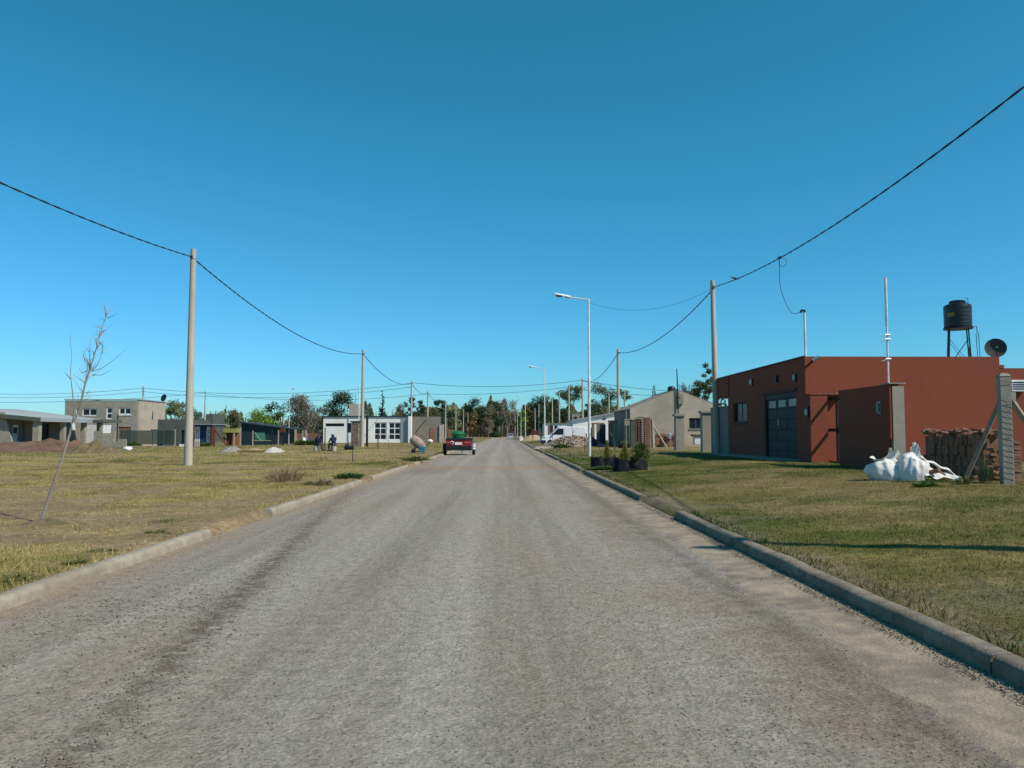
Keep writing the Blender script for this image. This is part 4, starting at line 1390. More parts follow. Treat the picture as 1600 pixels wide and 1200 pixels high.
def pole(key, x, y, label, h=None, lean=0):
    global first
    z = float(gz(x, y))
    if first: o = pole0; first = False
    else: o = copy_tree(pole0)
    o.location = (x, y, z)
    o['label'] = label
    o.rotation_euler = (0, lean, len(POLE) * .7)
    s = 1.0 if h is None else h / PH
    if h is not None: o.scale = (1, 1, s)
    POLE[key] = Vector((x, y, z + (PH - .36) * s))
    return o


def pp_(px, D): return X(px, D)


pole('L1', X(295, 33), 33, 'nearest concrete utility pole on the left verge, tall in front of the grey houses')
pole('L2', X(566, 73.8), 73.8, 'second concrete utility pole on the left, beside the stone pillar at the white house')
pole('L3', X(642.5, 117), 117, 'third concrete utility pole on the left, at the corner where cross street cables meet')
pole('L4', X(668, 144), 144, 'fourth concrete utility pole on the left, in front of the unpainted grey wall')
pole('L5', X(696, 184), 184, 'fifth concrete utility pole on the left, between brick pillar and trailer bin')
pole('L6', X(712, 208), 208, 'sixth concrete utility pole on the left, rising behind the green bin')
pole('L7', X(724, 247), 247, 'seventh concrete utility pole on the left, just right of the green bin')
pole('L8', X(731, 284), 284, 'farthest concrete utility pole on the left in front of the brown trees')
pole('R0', 10.0, 5.3, 'concrete utility pole standing outside the right edge, its shadow on the lawn')
pole('R1', X(1120, 41), 41, 'nearest concrete utility pole on the right, half shaded beside the red house', lean=-.012)
pole('R2', X(966.5, 74.8), 74.8, 'second concrete utility pole on the right, beside the grey gable house')
pole('R3', X(910.5, 114), 114, 'third concrete utility pole on the right, darker shaft in front of white wall')
pole('R4', X(889, 131), 131, 'fourth concrete utility pole on the right, above the rear of the white van')
pole('R5', X(874, 151), 151, 'fifth concrete utility pole on the right, above the middle of the white van')
pole('R6', X(863, 170), 170, 'sixth concrete utility pole on the right, above the cab of the white van')
pole('R7', X(842, 214), 214, 'seventh concrete utility pole on the right, left of the white van bonnet')
pole('R8', X(836, 246), 246, 'farthest concrete utility pole on the right, behind the sand heap')
pole('CA', X(222, 123), 123, 'concrete utility pole of the cross street in front of the two storey grey house', Z(603, 123) - float(gz(X(222, 123), 123)))
pole('CB', X(319.5, 142), 142, 'thin concrete utility pole of the cross street, right of the tall near left pole', Z(611, 142) - float(gz(X(319.5, 142), 142)))
pole('DA', X(1213 / 8 + 800, 140), 140, 'slim concrete utility pole above the white mono pitch house', Z(615, 140) - .4)
pole('DB', X(976.5, 130), 130, 'slim concrete utility pole behind the left end of the grey gable house', Z(610, 130) - .4)
pole('DC', X(858, 262), 262, 'short distant concrete utility pole just left of the white wall', 7.2)

CN = 0


def cable(a, b, sag, r, label, n=26, twist=True, mate='cable'):
    a, b = Vector(a), Vector(b)
    o = thing('power_cable' if twist else 'service_wire', a.lerp(b, .5), label, 'cable')
    L = (b - a).length
    pts = [a.lerp(b, t) - Vector((0, 0, 4 * sag * t * (1 - t))) for t in (k / n for k in range(n + 1))]
    if not twist:
        MB().tube(pts, r, 5).build('wire', mate, o, smooth=True)
        return o
    d = (b - a).normalized()
    e = d.cross(Vector((0, 0, 1))).normalized()
    g = e.cross(d)
    nn = int(max(n, L / .16)) if L < 45 and a.y < 45 else n
    for s in range(2):
        ps = []
        for k in range(nn + 1):
            t = k / nn
            c = a.lerp(b, t) - Vector((0, 0, 4 * sag * t * (1 - t)))
            ph = (t * L / 1.3 * 2 * math.pi if nn > n else 0) + s * math.pi
            ps.append(c + (e * math.cos(ph) + g * math.sin(ph)) * r * .5)
        MB().tube(ps, r * .8, 5).build('strand', mate, o, smooth=True)
    return o


L0 = Vector((X(295, 33) + .1, -6.6, 8.75))
off = Vector((0, -.18, 0))
cable(L0, POLE['L1'] + off, 1.05, .020, 'thick twisted black cable from the left frame edge to the nearest left pole')
cable(POLE['L1'] + off, POLE['L2'] + off, 1.15, .024, 'twisted black cable sagging between the first and second left poles')
cable(POLE['L2'] + off, POLE['L3'] + off, 1.1, .028, 'twisted black cable between the second and third left poles')
cable(POLE['L3'] + off, POLE['L4'] + off, .7, .03, 'short black cable between the third and fourth left poles')
cable(POLE['L4'] + off, POLE['L5'] + off, 1.0, .03, 'black cable running on from the fourth left pole towards the trees')
R0 = POLE['R0'] + Vector((-.05, 0, .05))
cable(R0, POLE['R1'] + off, 1.0, .020, 'thick twisted black cable from the right frame edge down to the nearest right pole')
cable(POLE['R1'] + off, POLE['R2'] + off, 1.0, .024, 'twisted black cable sagging between the first and second right poles')
cable(POLE['R2'] + off, POLE['R3'] + off, 1.1, .028, 'twisted black cable between the second and third right poles')
for dz, lab in ((0, 'upper'), (-.55, 'lower')):
    v = Vector((0, -.2, dz))
    cable(POLE['CA'] + v, POLE['L3'] + v, 1.2, .032, lab + ' black cable across the far left between cross street pole and third left pole', 20)
    cable(Vector((X(-160, 123), 123, Z(606, 123))) + v, POLE['CA'] + v, 1.0, .032, lab + ' black cable from the left frame edge to the first cross street pole', 20)
cable(POLE['L3'] + Vector((0, 0, .1)), POLE['R3'] + Vector((0, 0, .1)), .75, .035, 'upper black cable spanning high across the street between third poles', 20)
cable(POLE['L4'] + Vector((0, 0, -.2)), POLE['R4'] + Vector((0, 0, .1)), .5, .035, 'lower black cable spanning across the street between fourth poles', 20)
cable(POLE['CB'] + Vector((0, 0, -.2)), POLE['L4'] + Vector((0, 0, -.2)), 1.1, .035, 'black cable low behind the white house from cross street pole to fourth left pole', 20)
cable(Vector((X(-120, 142), 142, Z(627, 142))), POLE['CB'], .8, .035, 'black cable crossing the two storey house towards the thin cross street pole', 20)
cable(POLE['R3'] + Vector((0, 0, .05)), Vector((X(1240, 116), 116, Z(603, 116))), 1.2, .035, 'upper black cable passing over the grey gable house', 20)
cable(POLE['R4'] + Vector((0, 0, .0)), Vector((X(1240, 136), 136, Z(614, 136))), 1.1, .035, 'lower black cable passing behind the grey gable house roof', 20)

# service drop from the near right cable to the mast of the red house
t_ = (30.4 - R0.y) / (POLE['R1'].y - .18 - R0.y)
jp = R0.lerp(POLE['R1'] + off, t_) - Vector((0, 0, 4 * 1.0 * t_ * (1 - t_)))
sd = thing('service_drop', jp, 'thin black service drop looping from the right cable to the white mast', 'cable')
pts = [jp, jp + Vector((-.02, 0, -.5)), jp + Vector((-.02, -.1, -1.2)), MASTTOP + Vector((-.36, .3, .22)), MASTTOP + Vector((-.2, .15, -.02)), MASTTOP + Vector((.0, 0, .02))]
sp_ = []
for i in range(len(pts) - 1):
    for k in range(6):
        p0, p1, p2, p3 = pts[max(i - 1, 0)], pts[i], pts[i + 1], pts[min(i + 2, len(pts) - 1)]
        t = k / 6
        sp_.append(.5 * ((2 * p1) + (p2 - p0) * t + (2 * p0 - 5 * p1 + 4 * p2 - p3) * t * t + (3 * p1 - p0 - 3 * p2 + p3) * t ** 3))
sp_.append(pts[-1])
MB().tube(sp_, .011, 5).build('wire', 'cable', sd, smooth=True)
MB().tube([jp + Vector((.12 + .15 * math.cos(R(a)), 0, -.16 + .17 * math.sin(R(a)))) for a in range(0, 560, 20)], .008, 4).build('spare_coil', 'cable', sd, smooth=True)
MB().obox(jp + Vector((0, .05, .02)), (.07, .34, .09)).build('connector', 'black_plastic', sd, bevel=.015)

# a small bird sits on the right cable
t_ = (37.2 - R0.y) / (POLE['R1'].y - .18 - R0.y)
bp0 = R0.lerp(POLE['R1'] + off, t_) - Vector((0, 0, 4 * t_ * (1 - t_)))
bd = thing('bird', bp0, 'small dark bird perched on the right cable near the pole', 'bird')
bm_ = Matrix.Rotation(R(-70), 3, 'Y')
MB().lathe(bp0 + Vector((.13, 0, .06)), [(.006, -.06), (.03, -.03), (.052, .03), (.055, .09), (.042, .15), (.026, .18), (.036, .205), (.036, .235), (.02, .262), (.005, .285)], 12, bm_).build('body', 'bird', bd, smooth=True)
MB().obox(bp0 + Vector((.22, 0, .055)), (.16, .03, .012), Matrix.Rotation(R(-14), 3, 'Y')).build('tail', 'bird', bd)
for s in (-1, 1): MB().obox(bp0 + Vector((.07, s * .045, .1)), (.15, .012, .055), Matrix.Rotation(R(12), 3, 'Y'), .5).build('wing', 'bird', bd)

# street lamps
lamp0 = None


def lamp(px, D, label, h, arm=True, flip=1):
    global lamp0
    x, y = X(px, D), D
    z = float(gz(x, y))
    if lamp0 is None:
        o = lamp0 = thing('street_lamp', (0, 0, 0), 'x', 'street lamp', 'white street lamps along the street')
        hh = 9.0
        MB().tube([(0, 0, -.3), (0, 0, 4.4)], .078, 12).build('lower_pole', 'lamp_white', o, smooth=True)
        MB().tube([(0, 0, 4.4), (0, 0, 4.5), (0, 0, hh)], [.078, .056, .052], 12).build('upper_pole', 'lamp_white', o, smooth=True)
        MB().tube([(0, 0, hh - .04), (-1.05, 0, hh + .08)], .034, 10).build('arm', 'lamp_white', o, smooth=True)
        m = MB()
        rot = Matrix.Rotation(R(11), 3, 'Y')
        c = Vector((-1.45, 0, hh + .17))
        prof = [(-.52, .03), (-.47, .10), (-.1, .14), (.25, .11), (.48, .05)]
        for i in range(len(prof) - 1):
            (a, ra), (b, rb_) = prof[i], prof[i + 1]
            m.add([c + rot @ Vector(v) for v in ((a, -ra, 0), (a, ra, 0), (b, rb_, 0), (b, -rb_, 0), (a, -ra * .7, .09), (a, ra * .7, .09), (b, rb_ * .7, .09), (b, -rb_ * .7, .09))], [(0, 1, 2, 3), (7, 6, 5, 4), (0, 4, 5, 1), (1, 5, 6, 2), (2, 6, 7, 3), (3, 7, 4, 0)])
        hd = m.build('head', 'lamp_white', o)
        MB().lathe(c + rot @ Vector((-.18, 0, -.002)), [(.0, -.12), (.09, -.10), (.14, -.04), (.15, 0)], 14, Matrix.Diagonal((1.5, .8, 1)) @ Matrix.Identity(3)).build('lens', 'glass_pale', hd, smooth=True)
        MB().obox(c + rot @ Vector((.30, 0, -.045)), (.28, .12, .07), rot).build('ballast_box', 'galv', hd)
    else: o = copy_tree(lamp0)
    o.location = (x, y, z)
    o['label'] = label
    o.scale = (flip, 1, h / 9.0)
    return Vector((x, y, z + h))


lt = lamp(921, 44, 'nearest tall white street lamp with arm over the road, on the right verge', Z(467, 44, 921) - float(gz(X(921, 44), 44)))
lamp(851, 93.6, 'second white street lamp on the right, left of the white van', 8.9)
lamp(821, 166, 'third white street lamp on the right, beside the sand heap', 8.9)
lamp(814, 222, 'fourth white street lamp on the right, near the silver car', 8.9)
lamp(808.5, 262, 'farthest white street lamp on the right, right behind the silver car', 8.9)
lamp(451.5, 104, 'white street lamp on the left among the trees, beside the teal shed', Z(609, 104) - float(gz(X(451.5, 104), 104)), flip=-.35)
lamp(447, 176, 'low distant white street lamp on the left beyond the teal shed', Z(650, 176) - float(gz(X(447, 176), 176)), flip=-.5)
cable(lt + Vector((0, 0, -.2)), POLE['R1'] + Vector((-.1, 0, -.05)), .75, .007, 'thin wire sagging from the nearest street lamp to the right pole', 20, False)

# ================================================================= SAPLING (left, near)
q = G(63, 818)
SD = q.y
sap = thing('sapling', q, 'thin leaning bare sapling with two stems on the left verge', 'tree')


def path(pts_): return [W(px, py, SD + dd) for px, py, dd in pts_]


pt = path([(62, 822, 0), (78, 772, 0), (98, 715, 0), (112, 668, 0), (124, 640, 0), (133, 600, 0), (141, 577, 0), (152, 540, .05), (160, 510, .1), (168, 487, .1)])
MB().tube(pt, [.024, .021, .018, .017, .014, .013, .010, .007, .005, .003], 7).build('trunk', 'bark_pale', sap, smooth=True)
pt2 = path([(113, 665, 0), (116, 640, -.1), (113, 610, -.15), (110, 585, -.2), (112, 555, -.2), (109, 520, -.25)])
MB().tube(pt2, [.012, .010, .008, .006, .004, .002], 6).build('stem', 'bark_pale', sap, smooth=True)
MB().tube([W(115, 672, SD), W(113.5, 660, SD)], [.026, .026], 8).build('tie', 'bucket', sap)
for br in ([(141, 577, 0), (140, 555, .1), (141, 526, .2)], [(141, 578, 0), (136, 563, -.1), (131, 545, -.1)], [(133, 565, 0), (129, 548, .2)], [(140, 550, .1), (134, 545, .1)], [(144, 586, 0), (158, 586, -.1), (174, 578, -.2)],
           [(144, 580, 0), (160, 575, .2), (178, 562, .3), (198, 545, .4)], [(143, 580, 0), (152, 571, -.1), (158, 555, -.1), (162, 535, -.1)], [(110, 592, -.2), (104, 585, -.2), (101, 581, -.2)], [(135, 615, 0), (141, 610, 0)],
           [(166, 495, .1), (164, 482, .1), (162, 473, .1)], [(168, 497, .1), (176, 494, .1), (182, 490, .1)], [(158, 520, .1), (163, 516, .1), (167, 517, .1)], [(155, 535, .0), (160, 540, .1), (160, 552, .1), (166, 553, .1)], [(141, 577, 0), (128, 583, .1), (123, 574, .1)], [(152, 545, 0), (150, 530, .1), (152, 528, .1)]):
    p_ = path(br)
    MB().tube(p_, [.006 - .0045 * i / (len(p_) - 1) for i in range(len(p_))], 5).build('branch', 'bark', sap)
rs = random.Random(21)
m = MB()
for k in range(70):
    i = rs.randrange(4, len(pt) - 1)
    b = pt[i].lerp(pt[i + 1], rs.random())
    e = b + Vector((rs.uniform(-.16, .16), rs.uniform(-.14, .14), rs.uniform(.03, .24)))
    m.tube([b, b.lerp(e, .5) + Vector((rs.uniform(-.02, .02), 0, 0)), e], [.0035, .0028, .0016], 3, False)
tag(m.build('twigs', 'bark_pale', sap), kind='stuff')
sm = thing('soil_heap', (q.x, q.y, q.z), 'small heap of loose soil at the foot of the leaning sapling', 'soil heap')
sheet(lambda u, v: Vector((q.x + .12 + .42 * v * math.cos(u * 6.283), q.y - .05 + .3 * v * math.sin(u * 6.283), q.z - .03 + .10 * (1 - v ** 1.5) * (.6 + .8 * float(vnoise(math.cos(u * 6.283) * 3, v * 5, 5))))), 26, 9).build('soil', 'dry_soil', sm, smooth=True)

# thin stakes and posts standing about
def stake(px, pyb, pyt, label, mt='rust_metal', r=.02, cat='stake', name='stake', D=None, lean=0):
    g = G(px, pyb) if D is None else onground(X(px, D), D)
    zt_ = Z(pyt, g.y, px)
    o = MB().tube([g - Vector((0, 0, .15)), Vector((g.x + lean, g.y, zt_))], r, 6).build(name, mt, None, loc=g, smooth=True)
    return tag(o, label, cat)


stake(551, 723, 694, 'thin dark steel stake in the left verge in front of the black sack', 'dark_metal', .018)
stake(590.5, 699, 676, 'rusty brown stake in front of the large white framed windows', 'rust_metal', .05)
stake(606.5, 699, 678, 'thin rusty stake right of the brown stake by white house', 'rust_metal', .02)
stake(507.5, 703, 668, 'dark brown square post beside the left seated man', 'post_brown', .04, 'post', 'post')
stake(562.5, 701, 656, 'weathered wooden post immediately left of second utility pole', 'pale_wood', .10, 'post', 'post', D=76)
stake(573.5, 699, 650, 'dark steel post immediately right of second utility pole', 'gate_black', .11, 'post', 'post', D=77)
stake(425, 699, 670, 'dark steel post left of the bird box post near the teal shed', 'gate_black', .06, 'post', 'post', D=84)
stake(442, 701, 672, 'dark steel post with a box on top near the teal shed', 'gate_black', .075, 'post', 'post', D=82)
q = W(442, 671, 82)
B(q.x - .22, q.x + .22, 81.8, 82.2, q.z - .3, q.z + .12).build('post_box', 'rust_metal', None, loc=q)
tag(bpy.data.objects['post_box'], 'small dark brown box fixed on top of the steel post', 'box')
for px, pyb, pyt, lab in ((395, 698, 673, 'white concrete fence post in front of the green tarpaulin'), (435, 691, 672, 'white concrete fence post between the two dark steel posts'), (473, 693, 672, 'white concrete fence post right of the left street lamp'), (366, 693, 676, 'pale fence post beside the yellow roofed hut'), (376, 700, 668, 'thin pale fence post at the left corner of the teal shed'), (479, 694, 674, 'slim grey fence post left of the seated men')):
    stake(px, pyb, pyt, lab, 'kerb_pale', .075, 'fence post', 'fence_post', D=92)
# red post with a raking strut
D = 80.0
q = onground(X(335, D), D)
o = thing('red_post', q, 'rust red steel post with a raking strut at the left lot corner', 'post')
MB().tube([q - Vector((0, 0, .2)), (q.x, D, Z(664, D))], .10, 4).build('post', 'rust_metal', o)
MB().tube([(q.x + .08, D, Z(672, D)), (X(356, D), D, float(gz(X(356, D), D)))], .09, 4).build('strut', 'rust_metal', o)
stake(302.5, 702, 665, 'rust red steel post immediately right of the nearest left pole', 'rust_metal', .08, 'post', 'post', D=78)
# right side stakes and saplings
stake(914, 708, 683, 'dark leaning stake just left of nearest street lamp', 'rust_metal', .025)
stake(936, 700, 690, 'short stake between street lamp and yellow conifer', 'rust_metal', .02, lean=-.1)
stake(978.5, 702, 640, 'thin pale rod standing in front of the garden wall panels', 'kerb_pale', .025, 'rod', 'rod', D=52)
stake(832.5, 687, 670, 'dark stake at the sand heap beyond the van', 'dark_metal', .05, D=140)
stake(844, 688, 669, 'pale pole with cross bar left of the van bonnet', 'galv', .06, 'pole', 'pole', D=120)
for px, pyb, branches, lab in ((895, 698, ((895, 672, 888, 655), (895, 676, 903, 668)), 'bare dark sapling in front of the rubble at the van rear'), (876, 695, ((876, 668, 873, 650),), 'slender bare sapling in front of the van door'), (962, 704, ((959, 690, 953, 668), (956, 682, 950, 672)), 'crooked bare sapling in front of the concrete pillar'), (917, 690, ((917, 672, 921, 655), (917, 676, 912, 664)), 'leaning bare sapling before the white wall near third pole')):
    g = G(px, pyb)
    o = thing('bare_sapling', g, lab, 'tree')
    zt_ = Z(branches[0][1], g.y)
    MB().tube([g - Vector((0, 0, .1)), (X(branches[0][0], g.y), g.y, zt_)], [.035, .025], 6).build('trunk', 'bark', o)
    for a, b, c, d in branches:
        MB().tube([(X(a, g.y), g.y, Z(b, g.y)), (X(c, g.y), g.y, Z(d, g.y))], [.022, .008], 5).build('branch', 'bark', o)

# ================================================================= LEFT: UNFINISHED HOUSE WITH PORCH
A = 72.0
cx_ = X(58, A)
ga = float(gz(cx_, A))
zr = Z(653.5, A, 58)
ha = thing('porch_house', (cx_ - 4, A + 5, ga), 'unfinished low grey house with sheet metal porch roof on columns', 'house')
xl = cx_ - 9
xe = cx_ - 3.4                              # side wall set back under the porch
yb = A + 11.6
do = (X(18, 75.4), X(28, 75.4), ga + .35, Z(664.5, 75.4))
wall('x', 75.4, .2, xl, xe, ga - .3, zr + .2, [do]).build('front_wall', 'plaster_dim', ha)
wall('y', xe, .2, 75.6, yb + 3, ga - .3, zr + .1, [(77.2, 79.6, ga + .2, ga + 2.3)]).build('porch_wall', 'plaster_dim', ha)
w_ = B(do[0] + .01, do[1] - .01, 75.46, 75.5, do[2], do[3] - .01).build('door', 'lamp_white', ha)
B(do[0] + .12, do[1] - .12, 75.445, 75.458, do[3] - .75, do[3] - .2).build('pane', 'glass', w_)
window(ha, 'y', xe + .03, 77.2, 79.6, ga + .2, ga + 2.3, cols=3, frame='green_grey', name='glazed_door')
B(X(-14, A), X(5, A), A, A + .22, ga - .3, zr + .55).build('end_wall', 'plaster_grey', ha)
MB().prism([(X(5, A), ga - .3), (X(21, A), ga - .3), (X(19, A), Z(690, A)), (X(5.5, A), Z(649, A))], A + .003, A + .21).build('sunlit_wall_part', 'plaster_grey', ha)  # wall piece shaped as the sunlit part, cut along the roof's shadow edge
B(X(20, A), X(53.5, A), A + .02, A + .2, ga - .3, Z(690.5, A)).build('low_wall', 'plaster_grey', ha)
for yy_, w2 in ((A, .26), (76.2, .2), (79.9, .2), (83.0, .2)):
    B(cx_ - w2, cx_ + w2, yy_ - w2, yy_ + w2, ga - .3, zr - .0).build('column', 'plaster_grey', ha)
# two roof planes with a folded edge
m = MB()
m.add([(xl, A - .5, Z(641, A) + .15), (cx_ + .5, A - .5, zr + .0), (cx_ + .5, yb, zr + .0), (xl, yb, zr + 1.15)], [(0, 1, 2, 3)])
o = m.build('roof_sheet', 'metal_roof', ha)
o.modifiers.new('thick', 'SOLIDIFY').thickness = .08
nr = 40
for k in range(nr):                         # standing ribs of the roof sheets
    t = (k + .5) / nr
    a0, a1 = Vector((xl, A - .5, Z(641, A) + .17)).lerp(Vector((cx_ + .5, A - .5, zr + .02)), t), Vector((xl, yb, zr + 1.17)).lerp(Vector((cx_ + .5, yb, zr + .02)), t)
    MB().tube([a0, a1], .02, 4).build('roof_rib', 'metal_roof', ha)
MB().add([(xl, A - .52, Z(641, A) - .2), (cx_ + .52, A - .52, zr - .30), (cx_ + .52, A - .52, zr + .05), (xl, A - .52, Z(641, A) + .2)], [(0, 1, 2, 3)]).build('front_fascia', 'green_grey', ha).modifiers.new('thick', 'SOLIDIFY').thickness = .06
B(cx_ + .50, cx_ + .56, A - .46, yb, zr - .30, zr + .05).build('side_fascia', 'metal_roof', ha)
B(X(125, 80.5), X(160, 80.5), 80.5, 84.5, Z(660, 80.5), Z(655.5, 80.5)).build('carport_slab', 'green_grey', ha)
B(X(155, 80.8), X(158.5, 80.8), 80.8, 81.1, ga - .3, Z(660, 80.5) - .003).build('column', 'plaster_grey', ha)
B(X(132, 86), X(152, 86), 86, 89, ga - .2, Z(664, 86)).build('rear_store', 'lamp_white', ha)
# small block walls to the right of it
for px0, px1, D, pyt, lab, mt in ((147, 180, 79, 673.5, 'grey concrete block wall behind the soil mound', 'plaster_grey'), (171, 198, 74, 686, 'low pale grey block wall at the right end of the soil mound', 'plaster_grey'), (303, 312, 80, 689, 'small stack of pale blocks right of the nearest left pole', 'plaster_beige'), (281, 290, 82, 694, 'low heap of pale blocks left of the nearest left pole', 'white_wall')):
    q = onground((X(px0, D) + X(px1, D)) / 2, D)
    o = thing('block_wall', q, lab, 'wall')
    zt_ = Z(pyt, D)
    nz_ = max(2, round((zt_ - q.z) / .2))
    nxk = max(2, round((X(px1, D) - X(px0, D)) / .4))
    me = MB().obox((0, 0, 0), ((X(px1, D) - X(px0, D)) / nxk - .012, .19, (zt_ - q.z) / nz_ - .012)).mesh('block', mt)
    for i in range(nxk):
        for j in range(nz_):
            if j == nz_ - 1 and random.random() < .25: continue
            b = bpy.data.objects.new('block', me)
            C.objects.link(b)
            b.parent = o
            b.location = (X(px0, D) - q.x + (i + .5) * (X(px1, D) - X(px0, D)) / nxk, random.uniform(-.015, .015), (j + .5) * (zt_ - q.z) / nz_)
o = thing('white_sack', G(199, 703), 'white sack lying beside the low pale block wall', 'sack')
g = G(199, 703)
sheet(lambda u, v: Vector((g.x + .38 * math.cos(u * 6.283) * math.sin(v * 3.14), g.y + .3 * math.sin(u * 6.283) * math.sin(v * 3.14), g.z + .10 - .16 * math.cos(v * 3.14) + .05 * math.sin(u * 20))), 20, 10).build('body', 'white_plastic', o, smooth=True)

# soil mound and other heaps
def heap(name, px0, px1, pyb, pyt, depth, mt, label, cat, seed, skew=.5, rough=.3, D=None):
    g0, g1 = G(px0, pyb), G(px1, pyb)
    D = D or G((px0 + px1) / 2, pyb).y + depth * .35
    x0, x1 = X(px0, D), X(px1, D)
    c = onground((x0 + x1) / 2, D)
    hgt = Z(pyt, D) - c.z

    def fn(u, v):
        s = 2 * u - 1
        k = 2 * v - 1
        r = min(1, math.hypot(s - (skew - .5) * (1 - abs(s)), k))
        n_ = float(fbm(u * 7 + seed, v * 5, seed)) - .5
        h = hgt * max(0, math.cos(r * math.pi / 2)) ** 1.1 * (1 + rough * n_ * 2.2) + hgt * rough * n_ * .25 * (r < .97)
        x, y = (x0 + x1) / 2 + s * (x1 - x0) / 2, D + k * depth / 2
        return Vector((x, y, float(gz(x, y)) - .03 + max(0, h)))
    o = sheet(fn, 56, 20).build(name, mt, None, loc=c, smooth=True)
    return tag(o, label, cat)


heap('soil_mound', -60, 172, 707, 690, 5, 'red_soil', 'long mound of reddish brown soil in front of the unfinished porch house', 'soil mound', 3, .5, .5)
heap('soil_mound', 78, 150, 706, 686.5, 3.5, 'red_soil', 'higher hump of reddish soil at the porch columns', 'soil mound', 13, .5, .5)
heap('soil_mound', 105, 192, 709, 693, 4, 'dry_soil', 'weedy yellowish soil mound in front of the low block wall', 'soil mound', 4, .5, .8)
heap('gravel_heap', 345, 380, 707, 697, 3, 'gravel_grey', 'grey gravel heap beside the red post with strut', 'gravel heap', 5)
heap('sand_heap', 384, 414, 704.5, 700.5, 2.5, 'sand', 'low orange sand heap between the gravel and lime heaps', 'sand heap', 6)
heap('lime_heap', 413, 446, 707, 698, 2.6, 'lime', 'pale whitish lime heap right of the orange sand', 'lime heap', 7)
q = G(394, 707)
o = tag(B(X(360, q.y), X(427, q.y), q.y, q.y + .15, q.z - .02, q.z + .10).build('timber_beam', 'wood', None, loc=q), 'long brown timber beam lying in front of the heaps', 'beam')
heap('sand_heap', 812, 856, 688, 679.5, 6, 'sand', 'pale sand heap beyond the white van on the right', 'sand heap', 8)
heap('lime_heap', 806, 820, 690, 681.5, 4, 'lime', 'small white heap at the right kerb near the silver car', 'lime heap', 9)

# rubble heap in front of the van: base plus broken pieces
rh = heap('rubble_heap', 838, 948, 697.5, 683.5, 4.5, 'rubble', 'pinkish brick and concrete rubble heap in front of the white van', 'rubble heap', 10, .55, .6, D=69.5)
rr = random.Random(9)
m, m2 = MB(), MB()
for k in range(900):
    s, kk = rr.uniform(-1, 1), rr.uniform(-1, .5)
    D = 69.5
    x = X(893, D) + s * (X(948, D) - X(838, D)) / 2 * .97
    y = D + kk * 2.2
    r_ = min(1, math.hypot(s, kk))
    z = float(gz(x, y)) + (Z(683.5, D) - .3) * math.cos(r_ * math.pi / 2) ** 1.1 * rr.uniform(.95, 1.25)
    d_ = rr.uniform(.06, .17)
    (m if rr.random() < .6 else m2).obox((x, y, z), (d_ * 1.6, d_, d_ * rr.uniform(.4, 1)), Matrix.Rotation(rr.uniform(0, 3), 3, 'Z') @ Matrix.Rotation(rr.uniform(-.8, .8), 3, 'X') @ Matrix.Rotation(rr.uniform(-.6, .6), 3, 'Y'))
tag(m.build('broken_brick', 'rubble', rh), kind='stuff')
tag(m2.build('broken_mortar', 'mortar', rh), kind='stuff')
q = onground(X(880, 67.8), 67.8)
tuft('weed', q.x, q.y, .9, 400, .5, GRN, 'green weeds growing in the middle of the rubble heap', 'weed', w=.05)
# rubble slab at the kerb end
q = onground(X(846, 68), 68)
o = tag(MB().obox((q.x, q.y, q.z + .12), (1.6, 1.2, .2), Matrix.Rotation(.2, 3, 'Z'), .7).build('concrete_slab', 'concrete', None, loc=q), 'broken pale concrete slab at the kerb end of rubble heap', 'slab')

# ================================================================= LEFT: TWO STOREY GREY HOUSE
BD = 103.0
bx1, bx0_ = X(216, BD), X(100, BD)
gb = float(gz(bx1, BD)) - .1
zb_ = Z(625.5, BD)
hb = thing('two_storey_house', ((bx0_ + bx1) / 2, BD + 4, gb), 'two storey grey plastered house with flat roof and white framed windows', 'house')
def pw(a, b, c, d): return (X(a, BD), X(b, BD), Z(d, BD), Z(c, BD))
w1, w2, w3, w4, w5 = pw(127.5, 150.5, 638.5, 650), pw(165, 175, 637, 655), pw(184.5, 204, 637.5, 648), pw(117, 123, 638, 650), pw(164.5, 175.5, 668, 676)
gdoor = pw(185, 204, 667, 692)
wall('x', BD, .25, bx0_, bx1 - .252, gb, zb_ - .05, [w1, w2, w3, w4, w5, gdoor]).build('front_wall', 'plaster_grey', hb)
wall('y', bx1 - .25, .25, BD, BD + 8, gb, zb_).build('side_wall', 'plaster_beige', hb)  # paler plaster than the front puts the sunlit side into the colour
B(bx0_, bx1 - .26, BD + .26, BD + 8, zb_ - .35, zb_ - .15).build('roof_slab', 'plaster_grey', hb)
B(bx0_ - .1, bx1 + .1, BD - .06, BD + .3, zb_ + .002, zb_ + .14).build('coping', 'metal_roof', hb)
B(bx1 - .3, bx1 + .1, BD + .302, BD + 8.1, zb_ + .004, zb_ + .14).build('coping', 'metal_roof', hb)
window(hb, 'x', BD + .05, *w1, cols=2, fw=.12)
window(hb, 'x', BD + .05, *w2, cols=1, rows=2, fw=.14)
window(hb, 'x', BD + .05, *w3, cols=2, fw=.14)
window(hb, 'x', BD + .05, *w4, cols=1, fw=.12)
window(hb, 'x', BD + .05, *w5, cols=1, fw=.12)
o = B(gdoor[0], gdoor[1], BD + .12, BD + .2, gdoor[2], gdoor[3]).build('garage_door', 'wood', hb)
for k in range(4): B(gdoor[0] + .03, gdoor[1] - .03, BD + .09, BD + .118, gdoor[2] + k * .5 + .03, gdoor[2] + k * .5 + .47).build('panel', 'wood', o)
MB().tube([(X(184, BD), BD - .05, gb), (X(184, BD), BD - .05, Z(647, BD))], .04, 6).build('down_pipe', 'dark_metal', hb)
for py_, r_ in ((647.5, .02),): B(w3[0] - .1, w3[1] + .1, BD - .06, BD - .004, w3[2] - .12, w3[2] - .01).build('window_sill', 'window_white', hb)
q = W(257, 622, 106)
